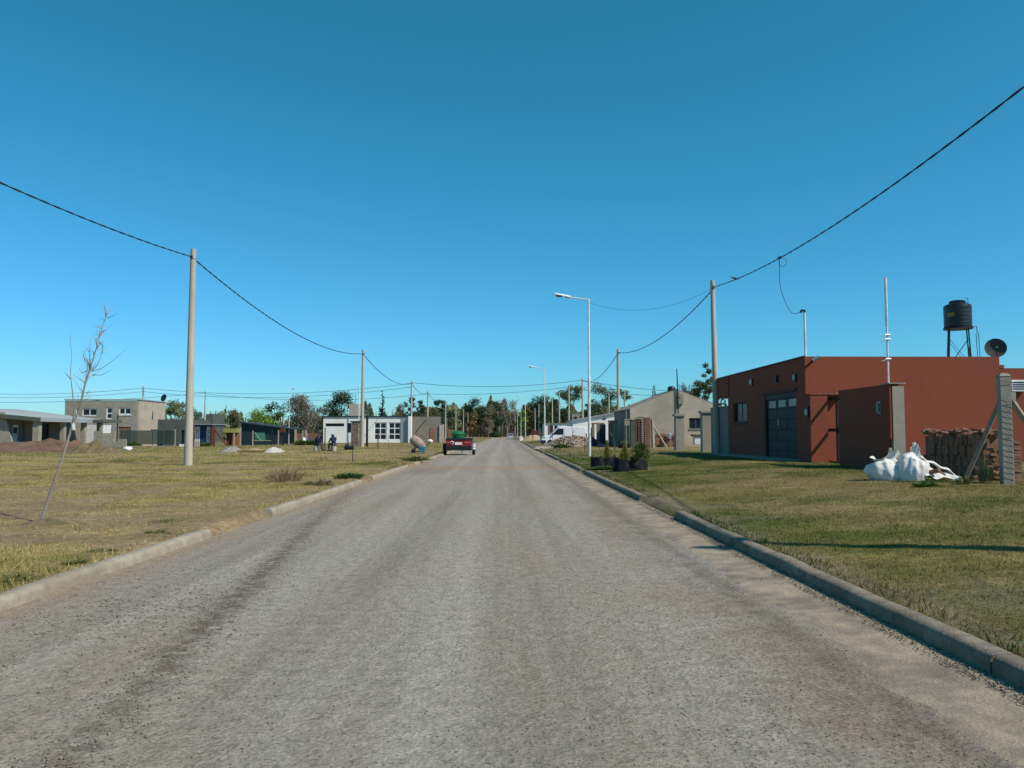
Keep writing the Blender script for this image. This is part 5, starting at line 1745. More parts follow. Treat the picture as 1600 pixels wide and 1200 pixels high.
o = thing('satellite_dish', (q.x, 106, zb_), 'small dark satellite dish on the two storey house roof corner', 'satellite dish')
MB().lathe(q, [(.05, 0), (.3, .05), (.5, .15), (.48, .16), (.05, .03)], 16, Matrix.Rotation(R(-55), 3, 'Y') @ Matrix.Rotation(R(60), 3, 'X')).build('reflector', 'dark_metal', o, smooth=True)
MB().tube([(q.x, 106, zb_), q], .05, 6).build('mount', 'dark_metal', o)
# green grey annexe
AD = 98.0
ga2 = float(gz(X(290, AD), AD)) - .1
an = thing('annexe', (X(285, AD), AD + 3, ga2), 'single storey dark grey green annexe beside the two storey house', 'house')
o1, o2 = (X(270, AD), X(273.5, AD), ga2, Z(672, AD)), (X(283, AD), X(291, AD), ga2, Z(672, AD))
wall('x', AD, .25, X(246, AD), X(300, AD), ga2, Z(655.5, AD), [o1, o2]).build('front_wall', 'green_grey', an)
wall('y', X(300, AD) - .25, .25, AD + .252, AD + 6, ga2, Z(655.5, AD)).build('side_wall', 'green_grey', an)
B(X(246, AD), X(300, AD) - .26, AD + .26, AD + 6, Z(657, AD) - .2, Z(657, AD)).build('roof_slab', 'plaster_dim', an)
B(o1[0], o1[1], AD + .15, AD + .2, o1[2], o1[3]).build('door', 'dark_metal', an)
B(o2[0], o2[1], AD + .15, AD + .2, o2[2], o2[3]).build('garage_door', 'dark_metal', an)
B(X(246, AD) - .1, X(276, AD), AD - 1.6, AD - .004, Z(673.5, AD), Z(671, AD)).build('canopy', 'green_grey', an)
B(X(279.5, AD), X(281.5, AD), AD - 1.5, AD - 1.3, ga2, Z(671, AD)).build('post', 'plaster_grey', an)
# glazed porch
GD = 96.0
gl = thing('glazed_porch', (X(318, GD), GD, ga2), 'glazed porch with white doors under a blue grey fascia', 'porch')
B(X(303.5, GD), X(334, GD), GD - .6, GD + 4, Z(666.5, GD), Z(663.8, GD)).build('roof_fascia', 'tarp_blue', gl)
B(X(302, GD), X(335, GD), GD - .8, GD + 4.2, Z(663.7, GD), Z(662.6, GD)).build('roof_sheet', 'metal_roof', gl)
for a, b in ((304.5, 312), (322.5, 330.5)): window(gl, 'x', GD, X(a, GD), X(b, GD), ga2 + .1, Z(669, GD), cols=2, rows=3, fw=.14, name='glazed_door')
B(X(312.2, GD), X(322.2, GD), GD + .05, GD + .2, ga2, Z(666.6, GD)).build('wall', 'tarp_blue', gl)
B(X(330.7, GD), X(334, GD), GD - .5, GD - .2, ga2, Z(666.6, GD)).build('corner_post', 'rust_metal', gl)
B(X(321, 106), X(332, 106), 106, 110, .5, Z(647, 106)).build('water_tower', 'green_grey', None, loc=(X(326, 106), 106, .5))
tag(bpy.data.objects['water_tower'], 'dark grey rectangular water tower block behind the glazed porch', 'water tower')
# shade cloth fence on posts, with a pale plinth
FD = 90.0
sf = thing('shade_cloth_fence', onground(X(235, FD), FD), 'see through dark green shade cloth fence before the two storey house', 'fence')
B(X(188, FD), X(273, FD), FD, FD + .02, Z(694, FD), Z(672.5, FD)).build('cloth', 'shade_cloth', sf)
for px in (193, 207, 238, 256, 272): MB().tube([(X(px, FD), FD + .06, Z(698, FD)), (X(px, FD), FD + .06, Z(672, FD))], .05, 6).build('post', 'pale_wood' if px == 238 else 'galv', sf)
B(X(200, 84), X(300, 84), 84, 84.3, float(gz(X(250, 84), 84)) - .2, float(gz(X(250, 84), 84)) + .15).build('plinth', 'kerb_pale', None, loc=onground(X(250, 84), 84))
tag(bpy.data.objects['plinth'], 'long low pale concrete plinth along the left lot boundary', 'plinth')
q = G(196, 697)
for px, s, lab in ((208, 1.0, 'grey green shrub behind the shade cloth fence'), (320, .7, 'dark green bush in front of the glazed porch'), (303, .5, 'small bush beside the pale blocks'), (485, .8, 'green weed bank left of the seated men'), (470, .8, 'grassy weed bank below the brick wall on the left')):
    q = onground(X(px, 88), 88)
    tuft('bush', q.x, q.y, s, 500, s * .9, GRN + [(.14, .15, .05)], lab, 'bush', w=.06)

# teal metal shed, tarpaulin, hut, brick wall
TDp = 104.0
gs = float(gz(X(415, TDp), TDp)) - .1
sh = thing('metal_shed', (X(415, TDp), TDp + 3, gs), 'dark teal corrugated metal shed with mono pitch roof', 'shed')
xa, xb = X(376.5, TDp), X(440, TDp)
MB().prism([(xa, gs), (xb, gs), (xb, Z(668, TDp)), (xa, Z(660, TDp))], TDp, TDp + 6).build('wall', 'teal_sheet', sh)
for k in range(46):
    x = xa + (xb - xa) * (k + .5) / 46
    MB().box(x - .03, x + .03, TDp - .04, TDp - .002, gs, Z(660 + 8 * (k + .5) / 46, TDp)).build('sheet_rib', 'teal_sheet', sh)
MB().add([(xa - .3, TDp - .5, Z(658.6, TDp)), (X(458, TDp), TDp - .5, Z(669.3, TDp)), (X(458, TDp), TDp + 6.5, Z(669.3, TDp)), (xa - .3, TDp + 6.5, Z(658.6, TDp))], [(0, 1, 2, 3)]).build('roof', 'dark_roof', sh).modifiers.new('thick', 'SOLIDIFY').thickness = .15
q = onground(X(407, 97), 97)
o = thing('tarpaulin', q, 'bright green tarpaulin stretched on a frame before the teal shed', 'tarpaulin')
MB().add([(X(398, 97), 97, Z(688, 97)), (X(415.5, 97), 97, Z(688, 97)), (X(413.5, 97.8), 97.8, Z(676, 97.8)), (X(399, 97.8), 97.8, Z(676, 97.8))], [(0, 1, 2, 3)]).build('sheet', 'tarp_green', o).modifiers.new('thick', 'SOLIDIFY').thickness = .03
MB().tube([(X(398, 97), 97, Z(676, 97)), (X(408, 97), 97, Z(689, 97))], .05, 5).build('strut', 'kerb_pale', o)
B(X(397, 97), X(424, 97), 96.9, 97.0, Z(689, 97), Z(687.8, 97)).build('bottom_rail', 'kerb_pale', o)
HD = 118.0
hu = thing('hut', onground(X(362, HD), HD + 2), 'small orange board hut with yellow green roof', 'hut')
gh = float(gz(X(362, HD), HD)) - .1
B(X(354, HD), X(374, HD), HD, HD + 3, gh, Z(676, HD)).build('wall', 'orange_board', hu)
B(X(349.5, HD), X(373, HD), HD - .6, HD + 3.4, Z(675.9, HD), Z(669.5, HD)).build('roof', 'yellow_roof', hu)
B(X(354.5, HD), X(366, HD), HD - .05, HD - .003, gh, Z(677, HD)).build('opening', 'rust_metal', hu)
MB().tube([(X(366.3, HD), HD - .4, gh), (X(366.3, HD), HD - .4, Z(675.9, HD))], .1, 6).build('post', 'sand', hu)
ED = 116.0
ew = thing('brick_wall', onground(X(465, ED), ED), 'long low orange brick wall left of the white house', 'wall')
gE = float(gz(X(465, ED), ED)) - .2
B(X(424, ED), X(506, ED), ED, ED + .2, gE, Z(677, ED)).build('wall', 'brick', ew)
for k in range(9):
    zz = gE + .25 + k * .22
    if zz < Z(677, ED): B(X(424, ED), X(506, ED), ED - .012, ED - .002, zz, zz + .025).build('mortar_joint', 'mortar', ew)
for px, h_ in ((436, 672), (449, 670), (462, 671), (478, 672)): B(X(px - 1.5, ED), X(px + 1.5, ED), ED - .1, ED - .02, gE, Z(h_, ED)).build('pier', 'plaster_beige' if px != 449 else 'brick', ew)
q = onground(X(477, 100), 100)
o = thing('covered_heap', q, 'heap under a dark sheet with white bag left of the seated men', 'heap')
sheet(lambda u, v: Vector((X(480, 100) + (2 * u - 1) * .75, 100 + (2 * v - 1) * .8, q.z - .05 + 1.0 * max(0, math.cos(min(1, math.hypot(2 * u - 1, 2 * v - 1)) * 1.57)) + .06 * math.sin(u * 17 + v * 9))), 20, 12).build('dark_sheet', 'tarp_blue', o, smooth=True)
sheet(lambda u, v: Vector((X(476, 100) + (2 * u - 1) * .6, 99.6 + (2 * v - 1) * .5, q.z - .05 + .9 * max(0, math.cos(min(1, math.hypot(2 * u - 1, 2 * v - 1)) * 1.57)) + .05 * math.sin(u * 15))), 18, 10).build('white_bag', 'white_plastic', o, smooth=True)

# ================================================================= WHITE HOUSE (left of the road, far)
FDn = 109.0
gF = float(gz(X(570, FDn), FDn)) - .15
hw_ = thing('white_house', (X(570, FDn), FDn + 4, gF), 'long low white house with flat roof and large white framed windows', 'house')
def fw_(a, b, c, d): return (X(a, FDn), X(b, FDn), Z(d, FDn), Z(c, FDn))
s1, s2, s3, s4 = fw_(508.5, 537.5, 661.5, 666.3), fw_(542.5, 548.5, 661, 676), fw_(584.5, 604, 660, 687.5), fw_(607, 626, 660, 687.5)
wall('x', FDn, .25, X(505, FDn), X(638, FDn), gF, Z(652, FDn), [s1, s2, s3, s4]).build('front_wall', 'white_wall', hw_)
B(X(505, FDn) - .05, X(505, FDn) + .2, FDn + .252, FDn + 9, gF, Z(652, FDn) - .003).build('end_wall', 'white_wall', hw_)
B(X(638, FDn) - .2, X(638, FDn) - .003, FDn + .252, FDn + 9, gF, Z(652, FDn) - .003).build('end_wall', 'white_wall', hw_)
B(X(505, FDn) - .2, X(640, FDn) + .1, FDn - .12, FDn + 9.1, Z(652, FDn) + .002, Z(651, FDn) + .09).build('roof_edge', 'dark_roof', hw_)
window(hw_, 'x', FDn + .06, *s1, cols=2, fw=.06, frame='dark_metal')
window(hw_, 'x', FDn + .06, *s2, cols=1, fw=.06, frame='tarp_blue')
window(hw_, 'x', FDn + .04, *s3, cols=2, rows=3, fw=.13)
window(hw_, 'x', FDn + .04, *s4, cols=2, rows=3, fw=.13)
B(X(626.5, FDn), X(638, FDn), FDn - .05, FDn - .004, gF, Z(653, FDn)).build('grey_cladding', 'metal_roof', hw_)
for k in range(8): B(X(626.8 + k * 1.4, FDn), X(627.2 + k * 1.4, FDn), FDn - .075, FDn - .052, gF, Z(653, FDn) - .02).build('cladding_rib', 'metal_roof', hw_)
B(X(638.3, FDn), X(643, FDn), FDn - .5, FDn + .6, gF, Z(651, FDn) + .05).build('end_pillar', 'white_wall', hw_)
B(X(545, 113), X(561.5, 113), 113, 116, Z(654, 113), Z(631.5, 113)).build('tank_room', 'plaster_beige', hw_)
MB().tube([(X(560.3, 108), 108.0, gF), (X(560.3, 108), 108.0, Z(603, 108))], .07, 8).build('service_mast', 'lamp_white', hw_)
for px, top in ((555, 616), (632, 646), (615.5, 646)): MB().tube([(X(px, 112), 112, Z(655, 112)), (X(px, 112), 112, Z(top, 112))], .06 if px != 632 else .22, 8).build('vent_pipe', 'galv' if px != 632 else 'dark_metal', hw_)
gp_ = thing('grey_wall', onground(X(667, 111), 111), 'long unpainted grey cement wall right of the white house', 'wall')
B(X(643.5, 111), X(688, 111), 111, 111.25, gF - .1, Z(651, 111)).build('wall', 'plaster_dim', gp_)
B(X(672, 111), X(680, 111), 110.93, 110.996, gF, Z(668, 111)).build('brick_patch', 'brick', gp_)
B(X(686.5, 111), X(689, 111), 110.8, 111.4, gF - .1, Z(664, 111)).build('end_post', 'plaster_beige', gp_)
MB().tube([(X(649, 110.8), 110.8, Z(676, 110.8)), (X(666, 110.8), 110.8, Z(655, 110.8))], .05, 5).build('cable_stain', 'dark_metal', gp_)
for px0, px1, D, top, lab, mt in ((690, 693.5, 118, 663, 'narrow beige pillar at the end of the grey wall', 'plaster_beige'), (700, 709, 135, 671, 'short brick wall stub left of the green bin', 'brick'), (688.5, 690, 120, 664, 'thin pale post beside the narrow beige pillar', 'sand')):
    q = onground(X(px0, D), D)
    B(X(px0, D), X(px1, D), D, D + .5, q.z - .2, Z(top, D)).build('wall_stub', mt, None, loc=q)
    o = [c for c in C.objects if c.name.startswith('wall_stub')][-1]
    tag(o, lab, 'wall')
# stone pillar left of the pole
SP = 75.0
q = onground(X(555, SP), SP)
o = thing('stone_pillar', q, 'rough brown stone gate pillar left of second utility pole', 'pillar')
xw0, xw1, ztp = X(548, SP), X(560.5, SP), Z(659.5, SP)
B(xw0 + .06, xw1 - .06, SP + .06, SP + .6, q.z - .2, ztp).build('core', 'mortar', o)
rs = random.Random(4)
z = q.z - .1
while z < ztp - .08:
    hh_ = rs.uniform(.14, .24)
    x = xw0
    while x < xw1 - .06:
        w0 = min(rs.uniform(.16, .34), xw1 - x)
        B(x + .012, x + w0 - .012, SP + rs.uniform(-.02, .03), SP + .3, z + .01, min(z + hh_, ztp) - .012).build('stone', 'stone', o, bevel=.02)
        x += w0
    z += hh_
B(xw0 - .08, xw1 + .08, SP - .06, SP + .66, ztp + .002, ztp + .10).build('cap', 'dark_roof', o)
q = G(543, 703)
o = thing('black_sack', q, 'black rubbish sack lying at the foot of the stone pillar', 'sack')
for dx, s in ((0, .8), (.3, .6)):
    sheet(lambda u, v: Vector((q.x + dx + s * .30 * math.cos(u * 6.283) * math.sin(v * 3.14) * (1 + .15 * math.sin(u * 25)), q.y + s * .25 * math.sin(u * 6.283) * math.sin(v * 3.14), q.z + s * (.24 - .30 * math.cos(v * 3.14)) + .04 * math.sin(u * 31))), 24, 10).build('bag', 'black_plastic', o, smooth=True)
q = G(659, 689)
o = thing('white_sack', q, 'white sack at the foot of the fourth left pole', 'sack')
q = onground(X(675, 112), 109)
o.location = q
ORG[o.name] = q.copy()
sheet(lambda u, v: Vector((q.x + .4 * math.cos(u * 6.283) * math.sin(v * 3.14), q.y + .3 * math.sin(u * 6.283) * math.sin(v * 3.14), q.z + .2 - .25 * math.cos(v * 3.14) + .05 * math.sin(u * 19))), 18, 9).build('bag', 'white_plastic', o, smooth=True)
q = onground(X(653, 107), 107)
o = thing('brush_pile', q, 'tangled brown brushwood pile against the grey wall', 'brush pile')
rs = random.Random(8)
m = MB()
for k in range(70):
    a, b = Vector((q.x + rs.uniform(-.9, .9), q.y + rs.uniform(-.3, .3), q.z + rs.uniform(0, .3))), Vector((q.x + rs.uniform(-.8, .9), q.y + rs.uniform(-.3, .3), q.z + rs.uniform(.4, 1.3)))
    m.tube([a, b], .03, 3, False)
tag(m.build('branches', 'pale_wood', o), kind='stuff')

# ================================================================= RIGHT: GABLE HOUSE AND NEIGHBOURS
KD = 62.0
kx0, kx1, kxa = X(985, KD), X(1131, KD), X(1058, KD)
gk = float(gz(kx0 + 2, KD)) - .1
ze, za = Z(638, KD), Z(609, KD)
kh = thing('gable_house', ((kx0 + kx1) / 2, KD + 5, gk), 'bare cement plastered gable house with black tank and tall aerial', 'house')
kw = (X(1077, KD), X(1098, KD), Z(670, KD), Z(653, KD))
wall('x', KD, .25, kx0, kx1, gk, ze, [kw]).build('gable_wall', 'plaster_beige', kh)
MB().prism([(kx0, ze), (kx1, ze), (kxa, za)], KD, KD + .25).build('gable_top', 'plaster_beige', kh)
wall('y', kx0, .25, KD + .252, KD + 9, gk, ze - .05).build('side_wall', 'plaster_dim', kh)
for s, xe_ in ((-1, kx0 - .15), (1, kx1 + .2)):
    zz = za - (za - ze) * abs(xe_ - kxa) / abs((kx0 if s < 0 else kx1) - kxa)
    MB().add([(xe_, KD + .05, zz + .02), (kxa, KD + .05, za + .02), (kxa, KD + 9.3, za + .02), (xe_, KD + 9.3, zz + .02)], [(0, 1, 2, 3)]).build('roof', 'plaster_dim', kh).modifiers.new('thick', 'SOLIDIFY').thickness = .07
window(kh, 'x', KD + .06, *kw, cols=2, fw=.06, frame='green_grey')
B(kw[0] - .05, kw[1] + .05, KD - .05, KD - .004, kw[2] - .1, kw[2] - .01).build('window_sill', 'plaster_dim', kh)
vb = B(X(1060, KD), X(1067.5, KD), KD - .18, KD - .004, Z(631.5, KD), Z(615.5, KD)).build('vent_box', 'plaster_dim', kh)
B(X(1061, KD), X(1063.5, KD), KD - .2, KD - .182, Z(622, KD), Z(620.5, KD)).build('slot', 'dark_metal', vb)
MB().tube([(X(1059.5, KD), KD - .12, gk + 2.0), (X(1059, KD), KD - .12, Z(603, KD)), (X(1058.2, KD), KD - .12, Z(576, KD))], [.05, .05, .035], 8).build('aerial', 'dark_metal', kh)
MB().tube([(X(1062, KD), KD - .1, Z(616, KD)), (X(1062, KD), KD - .1, Z(600, KD))], .035, 8).build('pipe', 'galv', kh)
o = thing('water_tank', (X(1050, 66), 66, Z(611, 66)), 'small black water tank on the ridge of the gable house', 'water tank')
MB().lathe((X(1050, 66), 66, Z(611.5, 66)), [(.30, 0), (.33, .05), (.33, .30), (.27, .38), (.18, .40), (.18, .44), (.03, .45)], 18).build('body', 'black_plastic', o, smooth=True)
o = thing('white_cabinet', (X(1091, 60), 60, gk), 'white metal cabinet standing beneath the gable house window', 'cabinet')
B(X(1085, 60), X(1097, 60), 60, 60.5, gk + .3, Z(682, 60)).build('body', 'lamp_white', o, bevel=.04)
B(X(1082, 60), X(1097, 60), 59.9, 60.6, Z(681.9, 60), Z(678.5, 60)).build('grey_cover', 'green_grey', o, bevel=.05)
# two gate pillars
for px0, px1, D, pyt, lab in ((1055, 1070, 49.5, 646.5, 'square grey concrete pillar with cap, left one of the pair'), (1096.5, 1113.5, 45.2, 641.5, 'square grey concrete pillar with cap next to the near right pole')):
    q = onground(X((px0 + px1) / 2, D), D)
    o = thing('concrete_pillar', q, lab, 'pillar')
    B(X(px0 + 1, D), X(px1 - .5, D), D, D + .5, q.z - .2, Z(pyt + 4, D)).build('shaft', 'plaster_grey', o, bevel=.015)
    B(X(px0 - 1.2, D), X(px1 + .6, D), D - .08, D + .58, Z(pyt + 3.9, D), Z(pyt, D)).build('cap', 'plaster_grey', o, bevel=.015)
# braced post, bricks pile, brick gate pillars, bar gate
BDq = 58.0
q = onground(X(1020, BDq), BDq)
o = thing('braced_post', q, 'white concrete fence post with raking strut in front of the gable house', 'fence post')
MB().tube([q - Vector((0, 0, .2)), (X(1019, BDq), BDq, Z(655, BDq))], .11, 4).build('post', 'kerb_pale', o)
MB().tube([(X(1021, BDq), BDq + .1, Z(665, BDq)), (X(1043, BDq), BDq + .3, q.z)], .07, 4).build('strut', 'kerb_pale', o)


def brickwork(o, x0, x1, y, z0, z1, mt='brick', bl=.25, bh=.075, depth=.12):
    me = MB().obox((0, 0, 0), (bl - .014, depth, bh - .014)).mesh('brick', mt)
    meh = MB().obox((0, 0, 0), (bl / 2 - .014, depth, bh - .014)).mesh('brick', mt)
    j = 0
    z = z0
    while z < z1 - bh * .6:
        x = x0 - (bl / 2 if j % 2 else 0)
        while x < x1 - .02:
            c0, c1 = max(x, x0), min(x + bl, x1)
            if c1 - c0 > .05:
                b = bpy.data.objects.new('brick', me if c1 - c0 > bl * .75 else meh)
                C.objects.link(b)
                b.parent = o
                b.location = Vector(((c0 + c1) / 2, y + random.uniform(-.008, .008), z + bh / 2)) - ORG[o.name]
            x += bl
        z += bh
        j += 1


for px0, px1, D, pyt, lab, bl in ((1007, 1016.5, 59, 652.5, 'red brick gate pillar right of the bar gate', .25), (994, 1002, 60.5, 654, 'darker brick gate pillar left of the bar gate', .25)):
    q = onground(X(px0, D), D)
    o = thing('brick_pillar', q, lab, 'pillar')
    x0, x1, z1 = X(px0, D), X(px1, D), Z(pyt, D)
    B(x0 + .02, x1 - .02, D, D + .42, q.z - .1, z1 - .02).build('core', 'mortar', o)
    brickwork(o, x0, x1, D - .03, q.z, z1, 'brick', .22, .095)
    B(x0 - .04, x1 + .04, D - .12, D + .46, z1, z1 + .06).build('cap', 'plaster_beige', o)
q = onground(X(1000, 59.6), 59.6)
o = thing('bar_gate', q, 'dark steel gate with close horizontal bars between brick pillars', 'gate')
x0, x1 = X(996, 59.2), X(1007, 59.2)
for k in range(17): B(x0, x1, 59.2, 59.23, q.z + .12 + k * .13, q.z + .18 + k * .13).build('bar', 'gate_black', o)
for x in (x0, (x0 + x1) / 2, x1): B(x - .03, x + .03, 59.235, 59.29, q.z + .05, Z(657, 59.2)).build('upright', 'gate_black', o)
q = onground(X(1040, 60.5), 60.5)
o = thing('hollow_brick_pile', q, 'pile of hollow red bricks against the gable house wall', 'brick pile')
me = MB().obox((0, 0, 0), (.31, .2, .16)).mesh('hollow_brick', 'brick')
rs = random.Random(12)
for i in range(6):
    for j in range(6 if i < 5 else 4):
        b = bpy.data.objects.new('hollow_brick', me)
        C.objects.link(b)
        b.parent = o
        b.location = Vector((X(1024, 60.5) + (i + .5) * .335 + rs.uniform(-.02, .02), 60.5 + rs.uniform(-.05, .05), q.z + .08 + j * .17)) - q
        b.rotation_euler = (rs.uniform(-.1, .1), 0, rs.uniform(-.1, .1))
o = thing('white_plastic_sheet', (X(1044, 59.8), 59.8, q.z + .8), 'crumpled white plastic sheet on top of the hollow bricks', 'plastic sheet')
sheet(lambda u, v: Vector((X(1041, 59.9) + u * .6, 59.9 + v * .5, q.z + .85 + .25 * math.sin(u * 9 + v * 5) * (1 - abs(2 * u - 1)))), 14, 8).build('sheet', 'white_plastic', o, smooth=True)

# garden wall panels left of the brick pillars
for px0, px1, D, pyt, mt, lab in ((951, 957.5, 66.5, 658, 'stone', 'brown side of the pillar at the portal right end'), (957.8, 966, 66, 658, 'plaster_grey', 'pale grey concrete gate pillar right of the dark portal'), (976, 984, 62, 656, 'kerb_pale', 'pale garden wall panel, first right of second right pole'), (985.5, 993.5, 61.5, 657, 'green_grey', 'greenish garden wall panel beside the brick pillar')):
    q = onground(X((px0 + px1) / 2, D), D)
    o = thing('garden_wall', q, lab, 'wall')
    B(X(px0, D), X(px1, D), D, D + .25, q.z - .2, Z(pyt, D)).build('panel', mt, o)
    B(X(px0, D) - .02, X(px1, D) + .02, D - .03, D + .28, Z(pyt, D) + .002, Z(pyt, D) + .07).build('coping', mt, o)
# portal with a dark door
QD = 70.0
q = onground(X(936, QD), QD)
o = thing('portal', q, 'brown framed portal with a dark blue door beside the van', 'portal')
B(X(925, QD), X(929, QD), QD, QD + .3, q.z - .1, Z(662.5, QD)).build('left_post', 'stone', o)
B(X(932.5, QD), X(937, QD), QD - .1, QD + .3, q.z - .1, Z(661.5, QD)).build('middle_post', 'pale_wood', o)
B(X(924.5, QD), X(944.5, QD), QD - .02, QD + .28, Z(662.4, QD), Z(660.5, QD)).build('beam', 'stone', o)
B(X(937.2, QD), X(946.5, QD), QD + .05, QD + .15, q.z - .05, Z(662.6, QD)).build('door', 'teal_sheet', o)
q = onground(X(929, 67), 67)
o = thing('blue_sheet', q, 'dark blue plastic sheet draped below the portal', 'sheet')
sheet(lambda u, v: Vector((X(924, 67) + u * .55, 67 + .3 * v, q.z + (1 - v) * .85 * (1 - .5 * u) + .04 * math.sin(u * 20))), 14, 8).build('sheet', 'tarp_blue', o, smooth=True)
# dark bag and pots at the garden wall
q = onground(X(975, 57), 57)
o = thing('black_tub', q, 'low black tub with plants at the garden wall', 'tub')
MB().lathe(q, [(.42, 0), (.5, .3), (.45, .28)], 14).build('tub', 'black_plastic', o, smooth=True)
tuft('pot_plant', q.x + .05, q.y - .1, .35, 200, .75, GRN, 'dark green plant growing in the low black tub', 'plant', w=.04)

# white mono pitch house and the pale wall beyond
WD = 96.0
gw_ = float(gz(X(920, WD), WD)) - .1
wh = thing('white_pitch_house', (X(925, WD), WD + 4, gw_), 'white mono pitch house rising to the right behind the van', 'house')
MB().prism([(X(895, WD), gw_), (X(968, WD), gw_), (X(968, WD), Z(643.5, WD)), (X(895, WD), Z(656.5, WD))], WD, WD + 9).build('walls', 'white_wall', wh)
MB().add([(X(893, WD), WD - .25, Z(656.8, WD) + .04), (X(969, WD), WD - .25, Z(643.2, WD) + .04), (X(969, WD), WD + 9.2, Z(643.2, WD) + .04), (X(893, WD), WD + 9.2, Z(656.8, WD) + .04)], [(0, 1, 2, 3)]).build('roof', 'metal_roof', wh).modifiers.new('thick', 'SOLIDIFY').thickness = .12
B(X(942, WD), X(947, WD), WD - .08, WD - .004, Z(655, WD), Z(653.5, WD)).build('vent', 'dark_metal', wh)
B(X(921, WD), X(926, WD), WD - .06, WD - .004, gw_ + .4, Z(668, WD)).build('window', 'glass', wh)
o = thing('chimney_stack', (X(898, 99), 99, Z(660, 99)), 'grey chimney stack with dark round opening above the van', 'chimney')
B(X(894, 99), X(906, 99), 99, 100, Z(664, 99), Z(646.5, 99)).build('stack', 'plaster_dim', o)
MB().lathe((X(899.5, 98.98), 98.99, Z(653, 99)), [(.18, 0), (.18, .04)], 16, Matrix.Rotation(R(90), 3, 'X')).build('opening', 'dark_metal', o)
PDq = 118.0
o = thing('pale_house', onground(X(870, PDq), PDq), 'low pale house with brick door surround behind the van cab', 'house')
gz_ = float(gz(X(870, PDq), PDq)) - .2
B(X(851, PDq), X(895, PDq), PDq, PDq + 6, gz_, Z(662, PDq)).build('walls', 'white_wall', o)
B(X(850.5, PDq), X(895.5, PDq), PDq - .15, PDq + 6.1, Z(661.9, PDq), Z(660.9, PDq)).build('roof_edge', 'plaster_dim', o)
B(X(857, PDq), X(864.5, PDq), PDq - .06, PDq - .004, gz_, Z(664, PDq)).build('brick_surround', 'brick', o)
B(X(860.5, PDq), X(863.5, PDq), PDq - .1, PDq - .062, gz_, Z(664.5, PDq)).build('door', 'dark_metal', o)
B(X(867, PDq), X(871, PDq), PDq - .06, PDq - .004, Z(674, PDq), Z(665, PDq)).build('window', 'glass', o)
o = thing('red_fence', onground(X(840, 170), 170), 'low red brown board fence beyond the sand heap', 'fence')
gz_ = float(gz(X(840, 170), 170))
for k in range(24): B(X(829 + k * 1.0, 170), X(829.85 + k * 1.0, 170), 170 + .02 * (k % 2), 170.05 + .02 * (k % 2), gz_, Z(673, 170)).build('board', 'rust_metal', o)

# ================================================================= VEHICLES
VD = 76.0
vx0 = X(846, VD)
gv = float(gz(vx0 + 2, VD))
van = thing('parked_van', (vx0 + 2.1, VD, gv), 'white panel van parked side on behind the rubble heap', 'van')
VL, VH, VW = 4.30, 1.86, 1.72


def vprof(pts_): return [(vx0 + a * VL, gv + b * VH) for a, b in pts_]


prof = vprof([(0, .17), (.005, .38), (.03, .46), (.16, .55), (.20, .58), (.36, .93), (.41, .985), (.50, 1.0), (.95, .985), (.985, .94), (1., .5), (1., .17), (.86, .12), (.14, .12)])
MB().prism(prof, VD, VD + VW).build('body', 'car_white', van, bevel=.05)
wn_ = MB().prism(vprof([(.235, .58), (.365, .89), (.485, .89), (.485, .58)]), VD - .012, VD - .002).build('side_window', 'glass', van)
ws = MB().add([(vx0 + .20 * VL - .01, VD + .12, gv + .60 * VH), (vx0 + .355 * VL - .01, VD + .18, gv + .925 * VH), (vx0 + .355 * VL - .01, VD + VW - .18, gv + .925 * VH), (vx0 + .20 * VL - .01, VD + VW - .12, gv + .60 * VH)], [(0, 1, 2, 3)]).build('windscreen', 'glass', van)
B(vx0 + .245 * VL, vx0 + .25 * VL, VD - .01, VD - .002, gv + .18 * VH, gv + .57 * VH).build('door_gap', 'dark_metal', van)
B(vx0 + .50 * VL, vx0 + .505 * VL, VD - .01, VD - .002, gv + .18 * VH, gv + .92 * VH).build('door_gap', 'dark_metal', van)
B(vx0 + .46 * VL, vx0 + .488 * VL, VD - .03, VD - .002, gv + .50 * VH, gv + .525 * VH).build('door_handle', 'dark_metal', van)
B(vx0 + .24 * VL, vx0 + .275 * VL, VD - .17, VD - .015, gv + .57 * VH, gv + .66 * VH).build('mirror', 'black_plastic', van, bevel=.02)
B(vx0 - .03, vx0 + .10 * VL, VD - .02, VD + VW + .02, gv + .14 * VH, gv + .30 * VH).build('front_bumper', 'black_plastic', van, bevel=.04)
B(vx0 + VL - .15, vx0 + VL + .04, VD - .02, VD + VW + .02, gv + .14 * VH, gv + .28 * VH).build('rear_bumper', 'black_plastic', van, bevel=.04)
for yy_ in (VD - .006, VD + VW - .30): B(vx0 + .008, vx0 + .085 * VL, yy_, yy_ + .30, gv + .385 * VH, gv + .455 * VH).build('headlight', 'glass_pale', van, bevel=.02)
B(vx0 + VL - .1, vx0 + VL + .006, VD - .005, VD + .16, gv + .45 * VH, gv + .65 * VH).build('tail_light', 'red_light', van)
B(vx0 + .30 * VL, vx0 + .95 * VL, VD - .008, VD - .001, gv + .33 * VH, gv + .37 * VH).build('rubbing_strip', 'black_plastic', van)
for a in (.19, .81):
    for yy_ in (VD - .012, VD + VW - .17):
        w_ = MB().lathe((vx0 + a * VL, yy_, gv + .30), [(.18, 0), (.29, .0), (.31, .04), (.31, .15), (.29, .18), (.18, .18)], 22, Matrix.Rotation(R(-90), 3, 'X')).build('wheel', 'rubber', van, smooth=True)
        MB().lathe((vx0 + a * VL, yy_ - .006, gv + .30), [(.05, 0), (.19, .012), (.19, .17), (.05, .19)], 16, Matrix.Rotation(R(-90), 3, 'X')).build('rim', 'galv', w_, smooth=True)

